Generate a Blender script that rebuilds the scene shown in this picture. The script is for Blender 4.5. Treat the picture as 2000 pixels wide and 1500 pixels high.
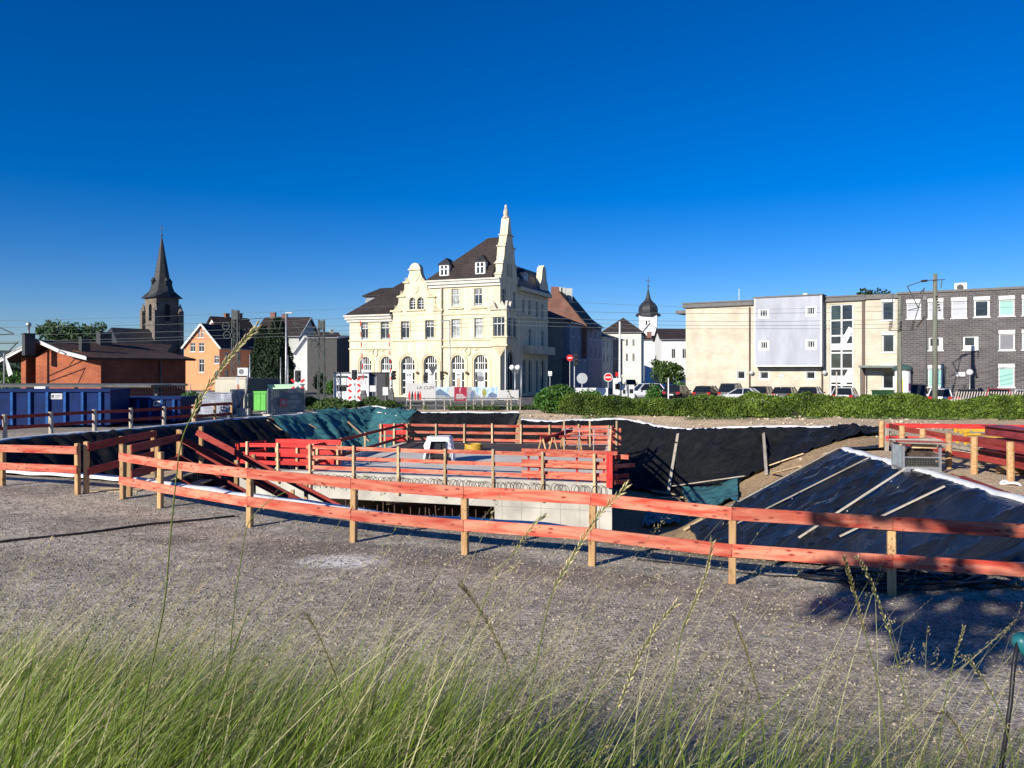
import bpy, bmesh, math, random
import numpy as np
from mathutils import Vector, Matrix, noise
from mathutils.geometry import tessellate_polygon
random.seed(7); RNG = np.random.default_rng(7)
R = math.radians
for o in list(bpy.data.objects): bpy.data.objects.remove(o)
SC = bpy.context.scene
COL = SC.collection
# ------------------------------------------------------------------ camera
HC, FX, U0, V0 = 3.0, 1500.0, 1000.0, 722.0       # eye height, focal length in px, principal column, horizon row
cam = bpy.data.objects.new('camera', bpy.data.cameras.new('camera')); COL.objects.link(cam)
cam.location = (0, 0, HC); cam.rotation_euler = (R(90), 0, 0)
cam.data.sensor_width = 36; cam.data.lens = 36 * FX / 2000; cam.data.shift_y = -28 / 2000
cam.data.clip_start = 0.05; cam.data.clip_end = 6000
SC.camera = cam
# ------------------------------------------------------------------ sky, sun, exposure
SUN_AZ, SUN_EL = R(42), R(22)                    # light travels towards +x+y
LX, LY = math.sin(SUN_AZ), math.cos(SUN_AZ)
world = bpy.data.worlds.new('World'); SC.world = world; world.use_nodes = True
nt = world.node_tree; nt.nodes.clear()
sky = nt.nodes.new('ShaderNodeTexSky'); sky.sky_type = 'NISHITA'; sky.sun_disc = False
sky.sun_elevation = SUN_EL; sky.sun_rotation = math.atan2(-LX, -LY)
sky.altitude = 300; sky.air_density = 1.0; sky.dust_density = 0.15; sky.ozone_density = 3.0
hs = nt.nodes.new('ShaderNodeHueSaturation'); hs.inputs['Saturation'].default_value = 1.25; hs.inputs['Hue'].default_value = 0.502
bg = nt.nodes.new('ShaderNodeBackground'); bg.inputs['Strength'].default_value = 0.066
wo = nt.nodes.new('ShaderNodeOutputWorld')
tn = nt.nodes.new('ShaderNodeMix'); tn.data_type = 'RGBA'; tn.blend_type = 'MULTIPLY'; tn.inputs['Factor'].default_value = 1; tn.inputs['B'].default_value = (.67, .775, 1.06, 1)
ga = nt.nodes.new('ShaderNodeGamma'); ga.inputs['Gamma'].default_value = 1.1
nt.links.new(sky.outputs[0], tn.inputs['A']); nt.links.new(tn.outputs['Result'], ga.inputs[0]); nt.links.new(ga.outputs[0], hs.inputs['Color']); nt.links.new(hs.outputs[0], bg.inputs['Color']); nt.links.new(bg.outputs[0], wo.inputs['Surface'])
sl = bpy.data.lights.new('sun', 'SUN'); sl.energy = 4.8; sl.angle = R(0.5); sl.color = (1.0, 0.94, 0.84)
sun = bpy.data.objects.new('sun', sl); COL.objects.link(sun)
sun.rotation_euler = Vector((LX * math.cos(SUN_EL), LY * math.cos(SUN_EL), -math.sin(SUN_EL))).to_track_quat('-Z', 'Y').to_euler()
vs = SC.view_settings; vs.view_transform = 'Standard'; vs.look = 'None'; vs.exposure = 0.5; vs.gamma = 1.0; vs.use_curve_mapping = False
try:
    SC.cycles.max_bounces = 5; SC.cycles.diffuse_bounces = 2; SC.cycles.glossy_bounces = 2; SC.cycles.transparent_max_bounces = 6
    SC.cycles.use_denoising = True
except Exception: pass

# ------------------------------------------------------------------ materials
MATS = {}
def M(name, col, rough=0.8, var=0.12, scale=3.0, bump=0.0, bscale=20.0, metal=0.0, spec=0.4, stretch=(1, 1, 1), col2=None, detail=4, island=0.0, trans=0.0, rnd=0.0):
    if name in MATS: return MATS[name]
    m = bpy.data.materials.new(name); m.use_nodes = True; t = m.node_tree; N = t.nodes; L = t.links
    b = N['Principled BSDF']
    b.inputs['Roughness'].default_value = rough; b.inputs['Metallic'].default_value = metal; b.inputs['Specular IOR Level'].default_value = spec
    tc = N.new('ShaderNodeTexCoord'); mp = N.new('ShaderNodeMapping'); mp.inputs['Scale'].default_value = stretch
    L.new(tc.outputs['Object'], mp.inputs['Vector'])
    c = Vector(col[:3]); c2 = Vector(col2[:3]) if col2 else None
    nz = N.new('ShaderNodeTexNoise'); nz.inputs['Scale'].default_value = scale; nz.inputs['Detail'].default_value = detail
    L.new(mp.outputs[0], nz.inputs['Vector'])
    rp = N.new('ShaderNodeValToRGB')
    lo = c * (1 - var); hi = c2 if c2 else c * (1 + var)
    rp.color_ramp.elements[0].position = 0.3; rp.color_ramp.elements[1].position = 0.7
    rp.color_ramp.elements[0].color = (*[max(0, x) for x in lo], 1); rp.color_ramp.elements[1].color = (*[min(1, x) for x in hi], 1)
    L.new(nz.outputs['Fac'], rp.inputs['Fac'])
    out = rp.outputs['Color']
    if rnd or island:
        mx = N.new('ShaderNodeHueSaturation')
        if island:
            gi = N.new('ShaderNodeNewGeometry'); src = gi.outputs['Random Per Island']; amt = island
        else:
            gi = N.new('ShaderNodeObjectInfo'); src = gi.outputs['Random']; amt = rnd
        mr = N.new('ShaderNodeMapRange'); mr.inputs['To Min'].default_value = 1 - amt; mr.inputs['To Max'].default_value = 1 + amt
        L.new(src, mr.inputs['Value']); L.new(mr.outputs[0], mx.inputs['Value']); L.new(out, mx.inputs['Color']); out = mx.outputs[0]
    L.new(out, b.inputs['Base Color'])
    if bump:
        n2 = N.new('ShaderNodeTexNoise'); n2.inputs['Scale'].default_value = bscale; n2.inputs['Detail'].default_value = 5
        L.new(mp.outputs[0], n2.inputs['Vector'])
        bp = N.new('ShaderNodeBump'); bp.inputs['Strength'].default_value = bump; bp.inputs['Distance'].default_value = 0.05
        L.new(n2.outputs['Fac'], bp.inputs['Height']); L.new(bp.outputs[0], b.inputs['Normal'])
    if trans:
        tr = N.new('ShaderNodeBsdfTranslucent'); L.new(out, tr.inputs['Color'])
        ms = N.new('ShaderNodeMixShader'); ms.inputs[0].default_value = trans
        L.new(b.outputs[0], ms.inputs[1]); L.new(tr.outputs[0], ms.inputs[2]); L.new(ms.outputs[0], N['Material Output'].inputs['Surface'])
    MATS[name] = m; return m

def brick(name, c1, c2, mortar, bw=0.25, bh=0.075, ms=0.008, rough=0.85, mixn=0.3):
    if name in MATS: return MATS[name]
    m = bpy.data.materials.new(name); m.use_nodes = True; t = m.node_tree; N = t.nodes; L = t.links
    b = N['Principled BSDF']; b.inputs['Roughness'].default_value = rough; b.inputs['Specular IOR Level'].default_value = 0.25
    tc = N.new('ShaderNodeTexCoord'); sp = N.new('ShaderNodeSeparateXYZ'); L.new(tc.outputs['Object'], sp.inputs[0])
    ad = N.new('ShaderNodeMath'); L.new(sp.outputs[0], ad.inputs[0]); L.new(sp.outputs[1], ad.inputs[1])
    cb = N.new('ShaderNodeCombineXYZ'); L.new(ad.outputs[0], cb.inputs[0]); L.new(sp.outputs[2], cb.inputs[1])
    br = N.new('ShaderNodeTexBrick'); L.new(cb.outputs[0], br.inputs['Vector'])
    br.inputs['Scale'].default_value = 1; br.inputs['Brick Width'].default_value = bw; br.inputs['Row Height'].default_value = bh; br.inputs['Mortar Size'].default_value = ms
    br.inputs['Color1'].default_value = (*c1, 1); br.inputs['Color2'].default_value = (*c2, 1); br.inputs['Mortar'].default_value = (*mortar, 1)
    nz = N.new('ShaderNodeTexNoise'); nz.inputs['Scale'].default_value = 0.7; nz.inputs['Detail'].default_value = 5; L.new(tc.outputs['Object'], nz.inputs['Vector'])
    mr = N.new('ShaderNodeMapRange'); mr.inputs['From Min'].default_value = 0.3; mr.inputs['From Max'].default_value = 0.7; mr.inputs['To Min'].default_value = 1 - mixn; mr.inputs['To Max'].default_value = 1 + mixn * .6
    L.new(nz.outputs['Fac'], mr.inputs['Value'])
    h = N.new('ShaderNodeHueSaturation'); L.new(br.outputs['Color'], h.inputs['Color']); L.new(mr.outputs[0], h.inputs['Value'])
    L.new(h.outputs[0], b.inputs['Base Color'])
    bp = N.new('ShaderNodeBump'); bp.inputs['Strength'].default_value = 0.5; bp.inputs['Distance'].default_value = 0.02; bp.invert = True
    L.new(br.outputs['Fac'], bp.inputs['Height']); L.new(bp.outputs[0], b.inputs['Normal'])
    MATS[name] = m; return m

def glassmat(name, col=(0.02, 0.025, 0.03), rough=0.06, var=0.6):
    m = M(name, col, rough=rough, var=var, scale=0.9, spec=0.6)
    return m

# ------------------------------------------------------------------ mesh builder
class MB:
    def __init__(s): s.v = []; s.f = []; s.m = []; s.cm = 0
    def add(s, verts, faces):
        k = len(s.v); s.v += [tuple(p) for p in verts]
        for f in faces: s.f.append(tuple(i + k for i in f)); s.m.append(s.cm)
        return s
    def box(s, c, size, rot=0.0, mat=None):
        x, y, z = size[0] / 2, size[1] / 2, size[2] / 2
        P = [Vector((a, b, d)) for a in (-x, x) for b in (-y, y) for d in (-z, z)]
        T = mat if mat is not None else Matrix.Rotation(rot, 3, 'Z')
        c = Vector(c)
        return s.add([T @ p + c for p in P], [(0, 1, 3, 2), (4, 6, 7, 5), (0, 4, 5, 1), (2, 3, 7, 6), (0, 2, 6, 4), (1, 5, 7, 3)])
    def bar(s, a, b, w, h, up=(0, 0, 1)):
        a = Vector(a); b = Vector(b); d = (b - a); l = d.length
        if l < 1e-6: return s
        d.normalize(); up = Vector(up)
        if abs(d.dot(up)) > 0.98: up = Vector((0, 1, 0)) if abs(d.y) < .9 else Vector((1, 0, 0))
        sd = d.cross(up).normalized(); u2 = sd.cross(d)
        return s.box((a + b) / 2, (l, w, h), mat=Matrix((d, -sd, u2)).transposed())
    def tube(s, pts, r, n=6, cap=True):
        pts = [Vector(p) for p in pts]; rs = r if isinstance(r, (list, tuple)) else [r] * len(pts)
        vs = []; fs = []; pu = None
        for i, p in enumerate(pts):
            d = (pts[min(i + 1, len(pts) - 1)] - pts[max(i - 1, 0)])
            if d.length < 1e-9: d = Vector((0, 0, 1))
            d.normalize()
            if pu is None: pu = Vector((0, 0, 1)) if abs(d.z) < 0.9 else Vector((1, 0, 0))
            a = d.cross(pu).normalized(); b = a.cross(d); pu = b
            for k in range(n):
                t = 2 * math.pi * k / n; vs.append(p + (a * math.cos(t) + b * math.sin(t)) * rs[i])
        for i in range(len(pts) - 1):
            for k in range(n):
                k2 = (k + 1) % n; fs.append((i * n + k, i * n + k2, (i + 1) * n + k2, (i + 1) * n + k))
        if cap: fs.append(tuple(range(n - 1, -1, -1))); fs.append(tuple(range((len(pts) - 1) * n, len(pts) * n)))
        return s.add(vs, fs)
    def lathe(s, prof, c, n=16):
        c = Vector(c); vs = []; fs = []
        for r, z in prof:
            for k in range(n):
                t = 2 * math.pi * k / n; vs.append(c + Vector((r * math.cos(t), r * math.sin(t), z)))
        for i in range(len(prof) - 1):
            for k in range(n):
                k2 = (k + 1) % n; fs.append((i * n + k, i * n + k2, (i + 1) * n + k2, (i + 1) * n + k))
        return s.add(vs, fs)
    def ball(s, c, r, n=10, sq=1.0):
        return s.lathe([(max(1e-4, r * math.sin(math.pi * i / n)), -r * sq * math.cos(math.pi * i / n)) for i in range(n + 1)], c, n + 2)
    def poly(s, W, outer, holes=(), off=0.0, reveal=0.0, thick=0.0, rim=True):
        """flat polygon with holes in wall frame W; reveals go inward"""
        loops = [outer] + list(holes)
        tris = tessellate_polygon([[Vector((a, b, 0)) for a, b in l] for l in loops])
        flat = [p for l in loops for p in l]
        s.add([W.p(a, b, off) for a, b in flat], [tuple(t) for t in tris])
        for l in holes:
            if reveal:
                n = len(l)
                s.add([W.p(a, b, off) for a, b in l] + [W.p(a, b, off - reveal) for a, b in l], [(i, (i + 1) % n, n + (i + 1) % n, n + i) for i in range(n)])
        if thick:
            n = len(outer)
            if rim: s.add([W.p(a, b, off) for a, b in outer] + [W.p(a, b, off - thick) for a, b in outer], [(i, (i + 1) % n, n + (i + 1) % n, n + i) for i in range(n)])
            s.add([W.p(a, b, off - thick) for a, b in flat], [tuple(t) for t in tris])
        return s
    def slab(s, W, s0, s1, z0, z1, o0, o1):
        """box in wall frame from s0..s1, z0..z1, offsets o0..o1"""
        P = [W.p(a, z, o) for a in (s0, s1) for o in (o0, o1) for z in (z0, z1)]
        return s.add(P, [(0, 1, 3, 2), (4, 6, 7, 5), (0, 4, 5, 1), (2, 3, 7, 6), (0, 2, 6, 4), (1, 5, 7, 3)])
    def build(s, name, mat, parent=None, smooth=False, kind=None, label=None, cat=None, group=None, origin=None, fix=True):
        me = bpy.data.meshes.new(name)
        V = np.array(s.v, dtype=float).reshape(-1, 3)
        if parent is not None: Mi = FR[parent.name].inverted(); loc = None
        else:
            if origin is None: origin = ((V[:, 0].min() + V[:, 0].max()) / 2, (V[:, 1].min() + V[:, 1].max()) / 2, V[:, 2].min())
            Mi = Matrix.Translation(origin).inverted()
        A = np.array(Mi); V = V @ A[:3, :3].T + A[:3, 3]
        me.from_pydata(V.tolist(), [], s.f)
        for mm in (mat if isinstance(mat, (list, tuple)) else [mat]): me.materials.append(mm)
        if len(me.materials) > 1: me.polygons.foreach_set('material_index', s.m)
        if fix:
            bm = bmesh.new(); bm.from_mesh(me); bmesh.ops.recalc_face_normals(bm, faces=bm.faces); bm.to_mesh(me); bm.free()
        if smooth: me.polygons.foreach_set('use_smooth', [True] * len(me.polygons))
        me.update()
        o = bpy.data.objects.new(name, me); COL.objects.link(o)
        if parent is not None: o.parent = parent; FR[o.name] = FR[parent.name]
        else: o.location = origin; FR[o.name] = Matrix.Translation(origin)
        tag(o, label, cat, group, kind)
        return o
FR = {}
def tag(o, label=None, cat=None, group=None, kind=None):
    if label: o['label'] = label
    if cat: o['category'] = cat
    if group: o['group'] = group
    if kind: o['kind'] = kind
    return o
def thing(name, label, cat, loc, rot=0.0, group=None):
    o = bpy.data.objects.new(name, None); COL.objects.link(o); o.empty_display_size = 0.2
    o.location = loc; o.rotation_euler = (0, 0, rot)
    FR[o.name] = Matrix.Translation(loc) @ Matrix.Rotation(rot, 4, 'Z')
    return tag(o, label, cat, group)
def copy_tree(root, loc, rot=0.0, label=None, scale=None):
    r = root.copy(); COL.objects.link(r); r.location = loc; r.rotation_euler = (0, 0, rot)
    if scale: r.scale = scale
    FR[r.name] = Matrix.Translation(loc) @ Matrix.Rotation(rot, 4, 'Z')
    if label: r['label'] = label
    for ch in list(root.children):
        c = ch.copy(); COL.objects.link(c); c.parent = r; FR[c.name] = FR[r.name]
        for g in list(ch.children):
            d = g.copy(); COL.objects.link(d); d.parent = c; FR[d.name] = FR[r.name]
    return r
def place(o, parent, world):           # put a mesh made in its own frame at a world matrix under parent
    o.parent = parent; o.matrix_basis = FR[parent.name].inverted() @ world; FR[o.name] = world
    return o

class Wall:
    """vertical plane: origin (x,y), direction angle; outward normal is to the right-hand side facing the camera"""
    def __init__(w, o, d, n=None):
        w.o = Vector((o[0], o[1], 0)); w.d = Vector((d[0], d[1], 0)).normalized()
        w.n = Vector((w.d.y, -w.d.x, 0)) if n is None else Vector((n[0], n[1], 0)).normalized()
    def p(w, s, z, off=0.0): return w.o + w.d * s + w.n * off + Vector((0, 0, z))
    def s(w, u):
        k = (u - U0) / FX; return (k * w.o.y - w.o.x) / (w.d.x - k * w.d.y)
    def sz(w, u, v):
        s = w.s(u); Y = w.o.y + w.d.y * s; return s, HC - (v - V0) / FX * Y
    def rect(w, u0, v0, u1, v1):
        um = (u0 + u1) / 2; a = w.s(u0); b = w.s(u1); return min(a, b), max(a, b), w.sz(um, v1)[1], w.sz(um, v0)[1]
def P(u, v, Y): return Vector(((u - U0) / FX * Y, Y, HC - (v - V0) / FX * Y))
def G(u, v, z=0.0):
    Y = (HC - z) * FX / (v - V0); return Vector(((u - U0) / FX * Y, Y, z))
def arch(s0, s1, z0, z1, n=10):
    r = (s1 - s0) / 2; zc = z1 - r; c = (s0 + s1) / 2
    return [(s0, z0), (s1, z0)] + [(c + r * math.cos(math.pi * k / n), zc + r * math.sin(math.pi * k / n)) for k in range(n + 1)]
def rc(s0, s1, z0, z1): return [(s0, z0), (s1, z0), (s1, z1), (s0, z1)]

_unit = {}
def unit_plank(mat, key='plank', bev=0.06):
    k = (mat.name, key)
    if k not in _unit:
        me = bpy.data.meshes.new(key); bm = bmesh.new(); bmesh.ops.create_cube(bm, size=1.0)
        bm.to_mesh(me); bm.free(); me.materials.append(mat); _unit[k] = me
    return _unit[k]
def plank(name, parent, a, b, w, h, mat, up=(0, 0, 1), roll=0.0):
    """board from a to b; w = thickness sideways, h = height along up"""
    a = Vector(a); b = Vector(b); d = b - a; l = d.length; d.normalize(); up = Vector(up)
    if abs(d.dot(up)) > 0.98: up = Vector((0, 1, 0))
    sd = d.cross(up).normalized(); u2 = sd.cross(d)
    Mx = Matrix((d, -sd, u2)).transposed().to_4x4()
    key = (mat.name, round(l, 1), round(w, 3), round(h, 3))
    if key not in _unit:
        me = bpy.data.meshes.new(name); bm = bmesh.new(); bmesh.ops.create_cube(bm, size=1.0)
        L0 = max(0.05, round(l, 1))
        for v in bm.verts: v.co = Vector((v.co.x * L0, v.co.y * w, v.co.z * h))
        bmesh.ops.bevel(bm, geom=list(bm.edges), offset=min(w, h) * 0.08, segments=1, affect='EDGES')
        bm.to_mesh(me); bm.free(); me.materials.append(mat); _unit[key] = (me, L0)
    me, L0 = _unit[key]
    o = bpy.data.objects.new(name, me); COL.objects.link(o)
    Wm = Matrix.Translation((a + b) / 2) @ Mx @ Matrix.Rotation(roll, 4, 'X') @ Matrix.Diagonal((l / L0, 1, 1, 1))
    if parent is not None: place(o, parent, Wm)
    else: o.matrix_basis = Wm; FR[o.name] = Wm
    return o

# shared materials
def stained(name, base, worn, dark):
    m = bpy.data.materials.new(name); m.use_nodes = True; t = m.node_tree; N = t.nodes; L = t.links; b = N['Principled BSDF']
    b.inputs['Roughness'].default_value = 0.72; b.inputs['Specular IOR Level'].default_value = 0.25
    tc = N.new('ShaderNodeTexCoord'); oi = N.new('ShaderNodeObjectInfo')
    ad = N.new('ShaderNodeVectorMath'); ad.operation = 'MULTIPLY_ADD'; ad.inputs[1].default_value = (1, 1, 1)
    cb = N.new('ShaderNodeCombineXYZ'); mu = N.new('ShaderNodeMath'); mu.operation = 'MULTIPLY'; mu.inputs[1].default_value = 37.0
    L.new(oi.outputs['Random'], mu.inputs[0])
    for i in range(3): L.new(mu.outputs[0], cb.inputs[i])
    L.new(tc.outputs['Object'], ad.inputs[0]); L.new(cb.outputs[0], ad.inputs[2])
    mp = N.new('ShaderNodeMapping'); mp.inputs['Scale'].default_value = (0.9, 6, 6); L.new(ad.outputs[0], mp.inputs[0])
    n1 = N.new('ShaderNodeTexNoise'); n1.inputs['Scale'].default_value = 1.6; n1.inputs['Detail'].default_value = 6; n1.inputs['Distortion'].default_value = 0.6; L.new(mp.outputs[0], n1.inputs['Vector'])
    r1 = N.new('ShaderNodeValToRGB'); e = r1.color_ramp.elements
    e[0].position = 0.34; e[0].color = (*base, 1); e[1].position = 0.60; e[1].color = (*worn, 1); L.new(n1.outputs['Fac'], r1.inputs['Fac'])
    mp2 = N.new('ShaderNodeMapping'); mp2.inputs['Scale'].default_value = (3.4, 9, 9); L.new(ad.outputs[0], mp2.inputs[0])
    vo = N.new('ShaderNodeTexVoronoi'); vo.inputs['Scale'].default_value = 1.3; L.new(mp2.outputs[0], vo.inputs['Vector'])
    r2 = N.new('ShaderNodeValToRGB'); r2.color_ramp.elements[0].position = 0.10; r2.color_ramp.elements[0].color = (1, 1, 1, 1); r2.color_ramp.elements[1].position = 0.26; r2.color_ramp.elements[1].color = (0, 0, 0, 1)
    L.new(vo.outputs['Distance'], r2.inputs['Fac'])
    mx = N.new('ShaderNodeMix'); mx.data_type = 'RGBA'; L.new(r2.outputs[0], mx.inputs['Factor']); L.new(r1.outputs[0], mx.inputs['A']); mx.inputs['B'].default_value = (*dark, 1)
    mp3 = N.new('ShaderNodeMapping'); mp3.inputs['Scale'].default_value = (1.5, 60, 60); L.new(ad.outputs[0], mp3.inputs[0])
    n3 = N.new('ShaderNodeTexNoise'); n3.inputs['Scale'].default_value = 1.5; n3.inputs['Detail'].default_value = 4; L.new(mp3.outputs[0], n3.inputs['Vector'])
    mr = N.new('ShaderNodeMapRange'); mr.inputs['To Min'].default_value = 0.62; mr.inputs['To Max'].default_value = 1.32; L.new(n3.outputs['Fac'], mr.inputs['Value'])
    mo = N.new('ShaderNodeMapRange'); mo.inputs['To Min'].default_value = 0.68; mo.inputs['To Max'].default_value = 1.15; L.new(oi.outputs['Random'], mo.inputs['Value'])
    mm = N.new('ShaderNodeMath'); mm.operation = 'MULTIPLY'; L.new(mr.outputs[0], mm.inputs[0]); L.new(mo.outputs[0], mm.inputs[1])
    h = N.new('ShaderNodeHueSaturation'); L.new(mx.outputs['Result'], h.inputs['Color']); L.new(mm.outputs[0], h.inputs['Value']); L.new(h.outputs[0], b.inputs['Base Color'])
    bp = N.new('ShaderNodeBump'); bp.inputs['Strength'].default_value = 0.25; bp.inputs['Distance'].default_value = 0.004; L.new(n3.outputs['Fac'], bp.inputs['Height']); L.new(bp.outputs[0], b.inputs['Normal'])
    MATS[name] = m; return m
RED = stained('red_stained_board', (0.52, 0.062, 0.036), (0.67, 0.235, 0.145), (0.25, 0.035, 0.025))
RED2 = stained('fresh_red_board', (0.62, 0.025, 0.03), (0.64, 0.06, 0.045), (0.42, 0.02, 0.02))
REDD = stained('old_shaded_red_board', (0.27, 0.028, 0.025), (0.36, 0.06, 0.045), (0.16, 0.02, 0.02))  # red board darkened for rails on the shade side, also for older boards
WOOD = stained('post_timber', (0.42, 0.23, 0.095), (0.55, 0.35, 0.17), (0.26, 0.13, 0.05))
WOODP = stained('pale_timber', (0.55, 0.38, 0.20), (0.66, 0.5, 0.3), (0.36, 0.22, 0.1))
GREYW = stained('grey_weathered_timber', (0.36, 0.31, 0.24), (0.52, 0.46, 0.37), (0.2, 0.16, 0.11))
CONC = M('fresh_concrete', (0.44, 0.42, 0.365), 0.85, 0.25, 1.2, bump=0.15, bscale=30, detail=8)
STEEL = M('galvanised_steel', (0.42, 0.43, 0.44), 0.45, 0.15, 6, metal=0.6)
DSTEEL = M('dark_green_steel', (0.06, 0.075, 0.07), 0.6, 0.25, 6)
WHITE = M('white_paint', (0.66, 0.66, 0.64), 0.6, 0.1, 2)
BLACK = M('black_plastic', (0.015, 0.015, 0.017), 0.45, 0.3, 8)
RUST = M('rusty_rebar', (0.10, 0.06, 0.04), 0.8, 0.4, 12)
GLASS = glassmat('window_glass')
CURT = M('curtained_glass', (0.32, 0.34, 0.32), 0.15, 0.5, 2.5, spec=0.6)
# ================================================================== TERRAIN
RIM = [(-19, 24.5), (-14, 21.4), (-10.2, 20.0), (-6.9, 17.7), (-3.5, 15.4), (-1.9, 14.4), (-0.1, 13.9), (2.25, 12.9), (3.4, 12.4), (5.05, 11.9), (6.5, 11.5), (8.6, 11.4),
       (10.6, 13.2), (11.2, 16.8), (11.5, 21.6), (12.2, 28.3), (14.5, 30), (17, 31.5), (18.3, 39), (14.8, 40), (11.7, 41), (9.4, 44), (7.3, 48), (0.6, 48), (0.4, 51.5), (-7.6, 52), (-9.8, 55.5),
       (-14.2, 48.4), (-16.3, 43.7), (-18.5, 36.6), (-20.3, 33.8), (-21.5, 30)]
SLOPE = [0.8] * len(RIM)
for k in (11, 12, 13, 14): SLOPE[k] = 0.58
for k in range(1, 11): SLOPE[k] = 1.3
SLOPE[17] = 6.0
FLOOR = -3.3
def sm(a, b, x):
    t = np.clip((x - a) / (b - a), 0, 1); return t * t * (3 - 2 * t)
def vnoise(x, y, f, seed=0):
    x = np.asarray(x, float) * f + seed * 13.7; y = np.asarray(y, float) * f + seed * 7.3
    xi = np.floor(x).astype(int); yi = np.floor(y).astype(int); fx = x - xi; fy = y - yi
    def hsh(a, b):
        n = (a * 374761393 + b * 668265263 + seed * 974711) & 0xffffffff
        n = ((n ^ (n >> 13)) * 1274126177) & 0xffffffff
        return ((n ^ (n >> 16)) & 0xffff) / 65535.0
    fx = fx * fx * (3 - 2 * fx); fy = fy * fy * (3 - 2 * fy)
    return (hsh(xi, yi) * (1 - fx) + hsh(xi + 1, yi) * fx) * (1 - fy) + (hsh(xi, yi + 1) * (1 - fx) + hsh(xi + 1, yi + 1) * fx) * fy
def fbm(x, y, f, oct=4, seed=0):
    r = 0; a = 0.5
    for k in range(oct): r = r + a * vnoise(x, y, f * 2 ** k, seed + k); a *= 0.5
    return r
def zbase(x, y):
    x = np.asarray(x, float); y = np.asarray(y, float)
    toe = 6.6 - 1.3 * sm(-3, 3, x)
    z = 1.38 * (1 - sm(1.2, toe, y))
    z = z + 0.13 * sm(7, 9, y) * (1 - sm(19, 26, y)) * (1 - sm(0.5, 4.0, x))
    z = z - 0.5 * np.exp(-(((x - 9) / 7.0) ** 2 + ((y - 44.5) / 4.2) ** 2))
    z = z - 0.3 * np.exp(-(((x - 2.5) / 3.5) ** 2 + ((y - 47.5) / 2.5) ** 2))
    z = z + 0.28 * np.exp(-(((x + 10.2) / 2.5) ** 2 + ((y - 56) / 2.2) ** 2))
    z = z + 0.05 * (fbm(x, y, 0.6, 3, 3) - 0.45) * sm(5, 8, y)
    bank = sm(44.5, 47.5, y) * (1 - sm(51, 54, y)) * sm(-1, 2, x)
    z = z + bank * 0.22 * (fbm(x, y, 0.7, 4, 9) - 0.2)
    return z
def pit(x, y):
    x = np.asarray(x, float); y = np.asarray(y, float)
    inside = np.zeros(x.shape, bool); dep = np.full(x.shape, 1e9); n = len(RIM)
    for k in range(n):
        (x0, y0), (x1, y1) = RIM[k], RIM[(k + 1) % n]
        c = ((y0 > y) != (y1 > y)) & (x < (x1 - x0) * (y - y0) / (y1 - y0 + 1e-12) + x0); inside ^= c
        dx, dy = x1 - x0, y1 - y0; t = np.clip(((x - x0) * dx + (y - y0) * dy) / (dx * dx + dy * dy), 0, 1)
        dep = np.minimum(dep, np.hypot(x - x0 - t * dx, y - y0 - t * dy) * SLOPE[k])
    return inside, dep
def hgt(x, y):
    x = np.asarray(x, float); y = np.asarray(y, float)
    zb = zbase(x, y); ins, dep = pit(x, y)
    fl = FLOOR + (0.0 - FLOOR) * sm(7.5, 16.5, x) * sm(25, 29, y) + 0.10 * (fbm(x, y, 0.9, 3, 5) - 0.4)
    d = np.where(dep < 0.3, dep * dep / 0.6 + 0 * dep, dep - 0.15)
    zi = np.maximum(zb - d, np.minimum(fl, zb))
    return np.where(ins, zi, zb)
def H1(x, y): return float(hgt(np.array([x]), np.array([y]))[0])
def hit(u, v):
    t = np.arange(2.0, 90, 0.03); x = (u - U0) / FX * t; z = HC - (v - V0) / FX * t
    k = np.argmax(z < hgt(x, t)); return Vector((x[k], t[k], z[k]))

def grow(a, lim, k=1.25):
    out = []; st = 0.4; x = a
    while abs(x) < lim: x = x + math.copysign(st, lim if a > 0 else -lim); st *= k; out.append(x)
    return out
xs = sorted([-x for x in grow(23, 2500)] + list(np.arange(-23, 23.01, 0.25)) + grow(23, 2500))
ys = sorted(list(np.arange(-6, 0, 0.5)) + list(np.arange(0, 60.01, 0.25)) + grow(60, 3500) + [-12, -30, -80, -300])
X, Y = np.meshgrid(np.array(xs), np.array(ys)); Z = hgt(X, Y)
nx, ny = len(xs), len(ys)
idx = np.arange(nx * ny).reshape(ny, nx)
quads = np.stack([idx[:-1, :-1], idx[:-1, 1:], idx[1:, 1:], idx[1:, :-1]], -1).reshape(-1, 4)
me = bpy.data.meshes.new('ground'); me.from_pydata(np.stack([X, Y, Z], -1).reshape(-1, 3).tolist(), [], quads.tolist())
me.polygons.foreach_set('use_smooth', [True] * len(me.polygons))
# soil types: what the ground is made of in each place
def lerp(c, c2, w): return c * (1 - w[..., None]) + np.array(c2) * w[..., None]
n1 = fbm(X, Y, 0.5, 5, 11); n2 = fbm(X, Y, 1.7, 4, 21)
C = np.zeros(X.shape + (3,)) + np.array((0.335, 0.285, 0.225))
C = lerp(C, (0.40, 0.345, 0.28), sm(0.42, 0.56, n1) * sm(7, 9, Y) * 0.8)
trk = sm(.50, .60, fbm(X * .16 + Y * .05, Y * 1.15 + X * .33, 1.0, 4, 41))
C = lerp(C, (0.22, 0.19, 0.155), trk * sm(7, 8, Y) * .9)
trk = sm(.52, .62, fbm(X * .14 + 7, Y * 1.3 + X * .40, 1.0, 4, 47))
C = lerp(C, (0.50, 0.43, 0.34), trk * sm(8, 10, Y) * .9)
C = lerp(C, (0.56, 0.48, 0.37), np.exp(-(((X + 9.0) / 3.6) ** 2 + ((Y - 15.6) / 1.5) ** 2)) * sm(.30, .55, n2) * .9)
C = lerp(C, (0.50, 0.42, 0.32), sm(15, 20, Y) * (1 - sm(34, 44, Y)) * (1 - sm(-15, -9, X)) * 0.6)
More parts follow.
